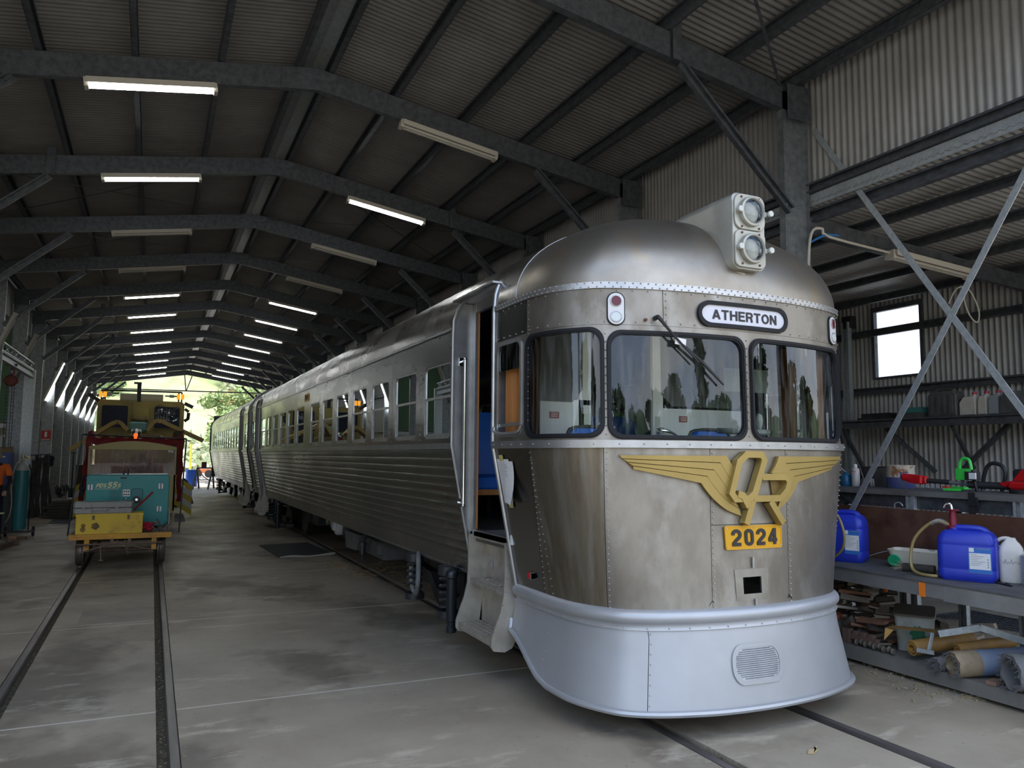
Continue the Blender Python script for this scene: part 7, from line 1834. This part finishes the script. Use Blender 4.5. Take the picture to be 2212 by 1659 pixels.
m = MB(); m.bar((5.60, 4.18, .37), (5.80, 3.98, .44), .015, .05); m.bar((5.80, 3.98, .44), (6.0, 3.72, .36), .015, .05); m.bar((5.47, 4.17, .26), (5.53, 4.18, .38), .012, .03); m.bar((5.45, 4.26, .245), (5.47, 4.13, .25), .012, .03); obj('steel_angle', m, galv_l, org=(5.8, 4, .4), label='bent galvanised angle strip lying over the rolls', cat='angle')
for i, (x, y, r_) in enumerate(((5.50, 3.68, .1), (5.52, 3.54, .5), (5.60, 3.62, -.2))): m = MB().cbox((x, y, .147+.0*i+(.028 if i == 2 else 0)), (.12, .07, .026), Matrix.Rotation(r_, 3, 'Z')); obj('timber_chock', m, mat('chock_brown', (.20, .12, .085), (.27, .18, .13), scale=7, rough=.9), org=(x, y, .135), label=['left', 'right', 'upper'][i] + ' of three small brown timber chocks before the grey roll', cat='chock', group='timber chocks on the lower shelf')
# floor drips, drift and grate
m = MB(); rq = random.Random(12)
for i in range(120):
    c = rq.choice(((5.46, 3.82, .035), (5.3, 4.1, .12), (5.4, 4.5, .1))); s = rq.uniform(.006, .016); m.cbox((c[0]+rq.gauss(0, c[2]), c[1]+rq.gauss(0, c[2]*1.3), .003+s*.2), (s, s*1.4, s*.5), Matrix.Rotation(rq.random()*3, 3, 'Z'))
obj('floor_crumbs', m, mat('crumb_tan', (.42, .35, .2), (.25, .2, .12), scale=30, rough=1), org=(5.4, 4.1, 0), label='dry crumbs scattered on the floor before the workbench', cat='crumbs', kind='stuff')
gt = root('floor_grate', (8.0, 5.5, 0), 'flat steel mesh grate on the floor behind the workbench', 'grate')
m = MB().box(7.6, 8.5, 5.0, 5.03, 0, .02); m.box(7.6, 8.5, 5.9, 5.93, 0, .02); m.box(7.6, 7.63, 5.0, 5.9, 0, .02); m.box(8.47, 8.5, 5.0, 5.9, 0, .02); obj('frame', m, galv, gt)
m = MB()
for i in range(16): m.bar((7.62+i*.055, 5.03, .012), (7.62+i*.055, 5.9, .012), .006, .01)
for i in range(16): m.bar((7.63, 5.05+i*.055, .014), (8.47, 5.05+i*.055, .014), .006, .01)
obj('mesh_bars', m, galv, gt, kind='stuff')
# ================================================================== outside: yard, hillside, trees
grav = mat('yard_gravel', (0.46, 0.41, 0.34), (0.36, 0.32, 0.26), scale=.8, rough=.95, bump=.5, bscale=20, c3=(.30, .28, .22), s3=.3)
m = MB().box(-60, 90, 42, 92, -.35, -.03); obj('ground', m, grav, org=(0, 60, 0), label='pale gravel yard beyond the far end of the shed', cat='ground', kind='structure')
m = MB().box(-160, 170, -165, -3.3, -.35, -.02); obj('ground', m, grav, org=(0, -40, 0), kind='structure')
hillm = mat('hillside_grass', (0.30, 0.35, 0.13), (0.44, 0.42, 0.22), scale=.12, rough=.95, bump=.6, bscale=1.2, c3=(.20, .27, .10), s3=.4)
m = MB(); n = 44; k = 34
for i in range(n+1):
    for j in range(k+1):
        x = -170 + 340*i/n; y = 82 + 230*j/k
        z = 62*(1-math.exp(-((y-82)/95.0)**1.25)) + 3.0*sin(x*.05+y*.03)*min(1, (y-82)/30) - .2
        z *= 1 if x < 45 else max(.0, 1-(x-45)/45)
        m.v.append((x, y, z))
m.f = [(i*(k+1)+j, (i+1)*(k+1)+j, (i+1)*(k+1)+j+1, i*(k+1)+j+1) for i in range(n) for j in range(k)]
obj('hillside', m, hillm, org=(0, 120, 0), label='grassy green hillside rising beyond the yard', cat='hill', kind='structure', smooth=True)
def hz(x, y): return 62*(1-math.exp(-(max(0, y-82)/95.0)**1.25)) + 3.0*sin(x*.05+y*.03)*min(1, max(0, y-82)/30) - .2
def leafm(nm, c1, c2): return mat(nm, c1, c2, scale=.9, rough=.8, detail=2, lo=.3, hi=.7)
LM = [leafm('leaf_green', (.24, .33, .11), (.34, .42, .16)), leafm('leaf_dark', (.035, .075, .025), (.08, .13, .04)), leafm('leaf_pale', (.42, .47, .24), (.54, .54, .32))]
bark = mat('bark', (.12, .09, .065), (.07, .05, .04), scale=6, rough=.9)
rt = random.Random(3)
def tree_mesh(h, r, shape, nl, ls, trunk=.25):
    t = MB(); t.tube([(0, 0, 0), (.1*r*.3, 0, h*.3), (-.05*r, .05*r, h*.6), (0, 0, h*.85)], [trunk*r*.28, trunk*r*.22, trunk*r*.15, .03], n=7)
    for i in range(6):
        a = i*1.05; z = h*(.35+.07*i); t.tube([(0, 0, z), (cos(a)*r*.35, sin(a)*r*.35, z+h*.07), (cos(a)*r*.7, sin(a)*r*.7, z+h*.13)], [trunk*r*.1, trunk*r*.06, .02], n=5)
    f = MB()
    cl = []
    for i in range(26):
        u = rt.random(); a = rt.random()*2*pi
        if shape == 'cone': z = h*(.12+.88*u); rr = r*(1-u)**.8*rt.uniform(.3, 1)
        else: z = h*(.35+.62*u); rr = r*sqrt(max(.05, 1-((u-.45)/.58)**2))*rt.uniform(.2, .95)
        cl.append((rr*cos(a), rr*sin(a), z, r*(.30 if shape != 'cone' else .30*(1-u*.7))))
    for i in range(nl):
        c = cl[rt.randrange(len(cl))]
        d = Vector((rt.gauss(0, 1), rt.gauss(0, 1), rt.gauss(0, 1))).normalized()*c[3]*rt.uniform(.6, 1.05)
        p = Vector(c[:3]) + Vector((d.x, d.y, d.z*.75))
        u = Vector((rt.gauss(0, 1), rt.gauss(0, 1), rt.gauss(0, .6))).normalized(); w = u.orthogonal().normalized()
        s = ls*rt.uniform(.6, 1.3); f.add([p-u*s, p+w*s*.45, p+u*s, p-w*s*.45], [(0, 1, 2, 3)])
    return t, f
def make_tree(h, r, shape, nl, ls, lm, loc, label, group):
    t, f = tree_mesh(h, r, shape, nl, ls)
    o = root('tree', (0, 0, 0), label, 'tree', group)
    obj('trunk', t, bark, o, smooth=True); obj('foliage', f, lm, o, kind='stuff'); o.location = loc; return o
# the tree seen through the far opening
make_tree(7.2, 3.0, 'round', 2600, .26, LM[0], (6.1, 68, -.1), 'round leafy tree standing in the yard beyond the far opening', None)
orb = MB()
for i in range(110):
    a = rt.random()*2*pi; rr = rt.uniform(.5, 2.4); p = (6.1+rr*cos(a), 68+rr*sin(a)*.8, 5.6+rt.random()*1.3); orb.cbox(p, (.14, .12, .07), Matrix.Rotation(a, 3, 'Z'))
obj('blossom', orb, mat('orange_blossom', (.50, .36, .13), rough=.8), org=(6.1, 68, 6), label='orange blossom sprinkled over the yard tree crown', cat='blossom', kind='stuff')
protos = [make_tree(6.5, 3.0, 'round', 900, .42, LM[0], (-6, 96, hz(-6, 96)), 'green tree low on the hillside left of the gable opening', 'trees on the hillside'),
          make_tree(5.0, 3.2, 'round', 900, .42, LM[2], (10, 99, hz(10, 99)), 'pale green tree low on the hillside right of the opening', 'trees on the hillside')]
placed = [(-6, 96, 3.6), (10, 99, 3.8)]
for i in range(150):
    y = 102 + (i/150)**.9*140; x = min(44, rt.uniform(-.16, .30)*y*1.05)
    s = rt.uniform(.7, 1.4)
    if any(hypot(x-a, y-b) < c + 3.7*s for a, b, c in placed): continue
    placed.append((x, y, 3.7*s))
    o = dup(protos[i % 2], loc=(x, y, hz(x, y)-.5), label='bushy green tree scattered over the hillside beyond the yard', rot=(0, 0, rt.random()*6)); o.scale = (s, s, s*rt.uniform(.6, 1.0))
# undergrowth on the bank
m = MB()
for i in range(3600):
    y = 78 + rt.random()**1.2*13; x = rt.uniform(-.12, .25)*y; z = hz(x, y)
    for q in range(2):
        u = Vector((rt.gauss(0, 1), rt.gauss(0, .6), rt.gauss(.4, .6))).normalized(); w = u.orthogonal().normalized(); s = rt.uniform(.25, .7); p = Vector((x+rt.gauss(0, .4), y, z+rt.uniform(0, .9)))
        m.add([p-u*s, p+w*s*.5, p+u*s, p-w*s*.5], [(0, 1, 2, 3)])
obj('undergrowth', m, LM[2], org=(5, 90, 3), label='pale scrub covering the foot of the hillside', cat='scrub', kind='stuff')
# small building on the slope
b = root('building', (6.8, 100, 5), 'small distant building with a pale blue roof behind the yard tree', 'building')
zb_ = 3.4
m = MB().box(5.6, 9.2, 98, 103, zb_, zb_+1.9); obj('wall', m, mat('bld_wall', (.45, .42, .38), rough=.8), b)
m = MB().prism([(4.9, zb_+1.9), (7.4, zb_+2.7), (9.9, zb_+1.9), (9.9, zb_+2.0), (7.4, zb_+2.85), (4.9, zb_+2.05)], 97.4, 103.6, axis='y'); obj('roof', m, mat('bld_roof', (.35, .47, .52), rough=.5), b)
for x in (6.2, 7.6): m = MB().box(x, x+.7, 97.95, 98.0, zb_+.7, zb_+1.5); obj('window', m, ink, b)
# trees behind the camera, mirrored in the windscreens
tp = None
spots = [(8, -34, 7, 1.0), (14, -38, 9, 1), (20, -33, 14, 0), (27, -37, 8, 1), (33, -30, 9.5, 1), (39, -33, 15, 0), (46, -25, 11, 1), (52, -20, 10, 1), (57, -10, 13, 0), (24, -45, 8, 1), (43, -42, 8, 1), (60, 0, 11, 1),
         (-6, -38, 8, 1), (-14, -36, 10, 1), (-22, -30, 12, 0), (-30, -24, 10, 1), (-36, -14, 11, 1), (0, -42, 7, 1), (-42, -4, 12, 0), (36, -48, 10, 1)]
pr = {}
for i, (x, y, h, kd) in enumerate(spots):
    if kd not in pr:
        pr[kd] = make_tree(10, 3.6 if kd else 2.2, 'round' if kd else 'cone', 1500, .55, LM[1], (0, 0, 0), 'x', 'dark trees around the yard in front of the shed'); o = pr[kd]
    else: o = dup(pr[kd])
    o.location = (x*1.9, y*1.9, -.1); o.scale = (h/10*2.0, h/10*2.0, h/10*1.45); o.rotation_euler = (0, 0, i*1.3)
    o['label'] = ('tall narrow dark conifer' if not kd else 'dark bushy tree') + ' in the yard in front of the shed'
m = MB()
for i in range(60):
    a = i/60*pi*1.15 - .2*pi; r = 140; x = r*cos(-a)+5; y = -r*abs(sin(a))*.8-4
    m.sphere((x, y, 0), 11.5+1.8*sin(i*2.3), n=14, m=9)
obj('hedge_bank', m, mat('bank_green', (.06, .10, .035), (.10, .14, .05), scale=.8, rough=.95, bump=1, bscale=3), org=(5, -45, 0), smooth=True, kind='stuff', label='dark green bank of bushes around the front yard', cat='bushes')
# yard things beyond the shed
def sawhorse():
    o = root('sawhorse', (2.35, 40.2, 0), 'grey metal trestle standing at the far shed opening beside the railcar end', 'trestle')
    m = MB().box(1.98, 2.75, 40.13, 40.27, .98, 1.04); obj('beam', m, galv, o)
    for x in (2.02, 2.70):
        for sy in (-1, 1):
            m = MB(); m.bar((x, 40.2, 1.0), (x-.20 if sy < 0 else x+.12, 40.2+sy*.42, .02), .07, .06); obj('leg', m, galv, o)
    m = MB(); m.bar((1.95, 39.95, .45), (2.78, 39.95, .45), .03, .03); obj('stretcher', m, galv, o)
sawhorse()
m = MB().box(2.20, 2.42, 40.1, 40.3, 1.04, 1.30); obj('wooden_block', m, mat('brown_block', (.10, .05, .03), rough=.8), org=(2.3, 40.2, 1.04), label='dark brown block sitting on the trestle beam', cat='block')
m = MB().cyl((2.2, 52, -.03), (2.2, 52, 2.3), .07, n=10); obj('bollard_pole', m, mat('pole_yellow', (.8, .75, .08), rough=.5), org=(2.2, 52, 0), smooth=True, label='thin bright yellow pole in the yard beyond the opening', cat='pole')
m = MB().lathe([(.05, 0), (.29, 0), (.30, .3), (.30, .6), (.29, .88), (.05, .88)], (1.95, 44.3, -.03), n=20); obj('drum', m, mat('drum_blue', (.03, .12, .62), rough=.4), org=(1.95, 44.3, 0), smooth=True, label='blue plastic drum just outside the far opening', cat='drum')
o = root('cart', (3.4, 60, 0), 'orange and white machine parked far out in the yard', 'machine')
m = MB().box(2.9, 3.9, 59.6, 60.2, .3, .6); obj('body', m, mat('orange_paint', (.72, .20, .06), rough=.5), o)
m = MB().box(3.3, 3.75, 59.7, 60.1, .6, .9); obj('hood', m, white, o)
for x in (3.05, 3.75): m = MB().cyl((x, 59.55, .25), (x, 59.7, .25), .27, n=14); obj('wheel', m, blk, o)
m = MB().tube([(2.1, 41.8, 1.1), (2.5, 43.5, .5), (3.3, 46, .12), (4.2, 50, .05)], .03, n=6); obj('hose', m, mat('brown_hose', (.16, .07, .06), rough=.7), org=(3, 45, 0), smooth=True, label='dark hose trailing from the far opening across the yard', cat='hose')
m = MB()
for i in range(90): x = rt.uniform(1.6, 8); y = rt.uniform(46.6, 62); s = rt.uniform(.06, .25); m.cbox((x, y, s*.25), (s*1.5, s, s*.6), Matrix.Rotation(rt.random()*3, 3, 'Z'))
obj('rubble', m, mat('rubble', (.6, .57, .52), (.4, .36, .32), scale=2, rough=.9), org=(4, 50, 0), label='scattered pale stones on the yard beyond the shed', cat='stones', kind='stuff')
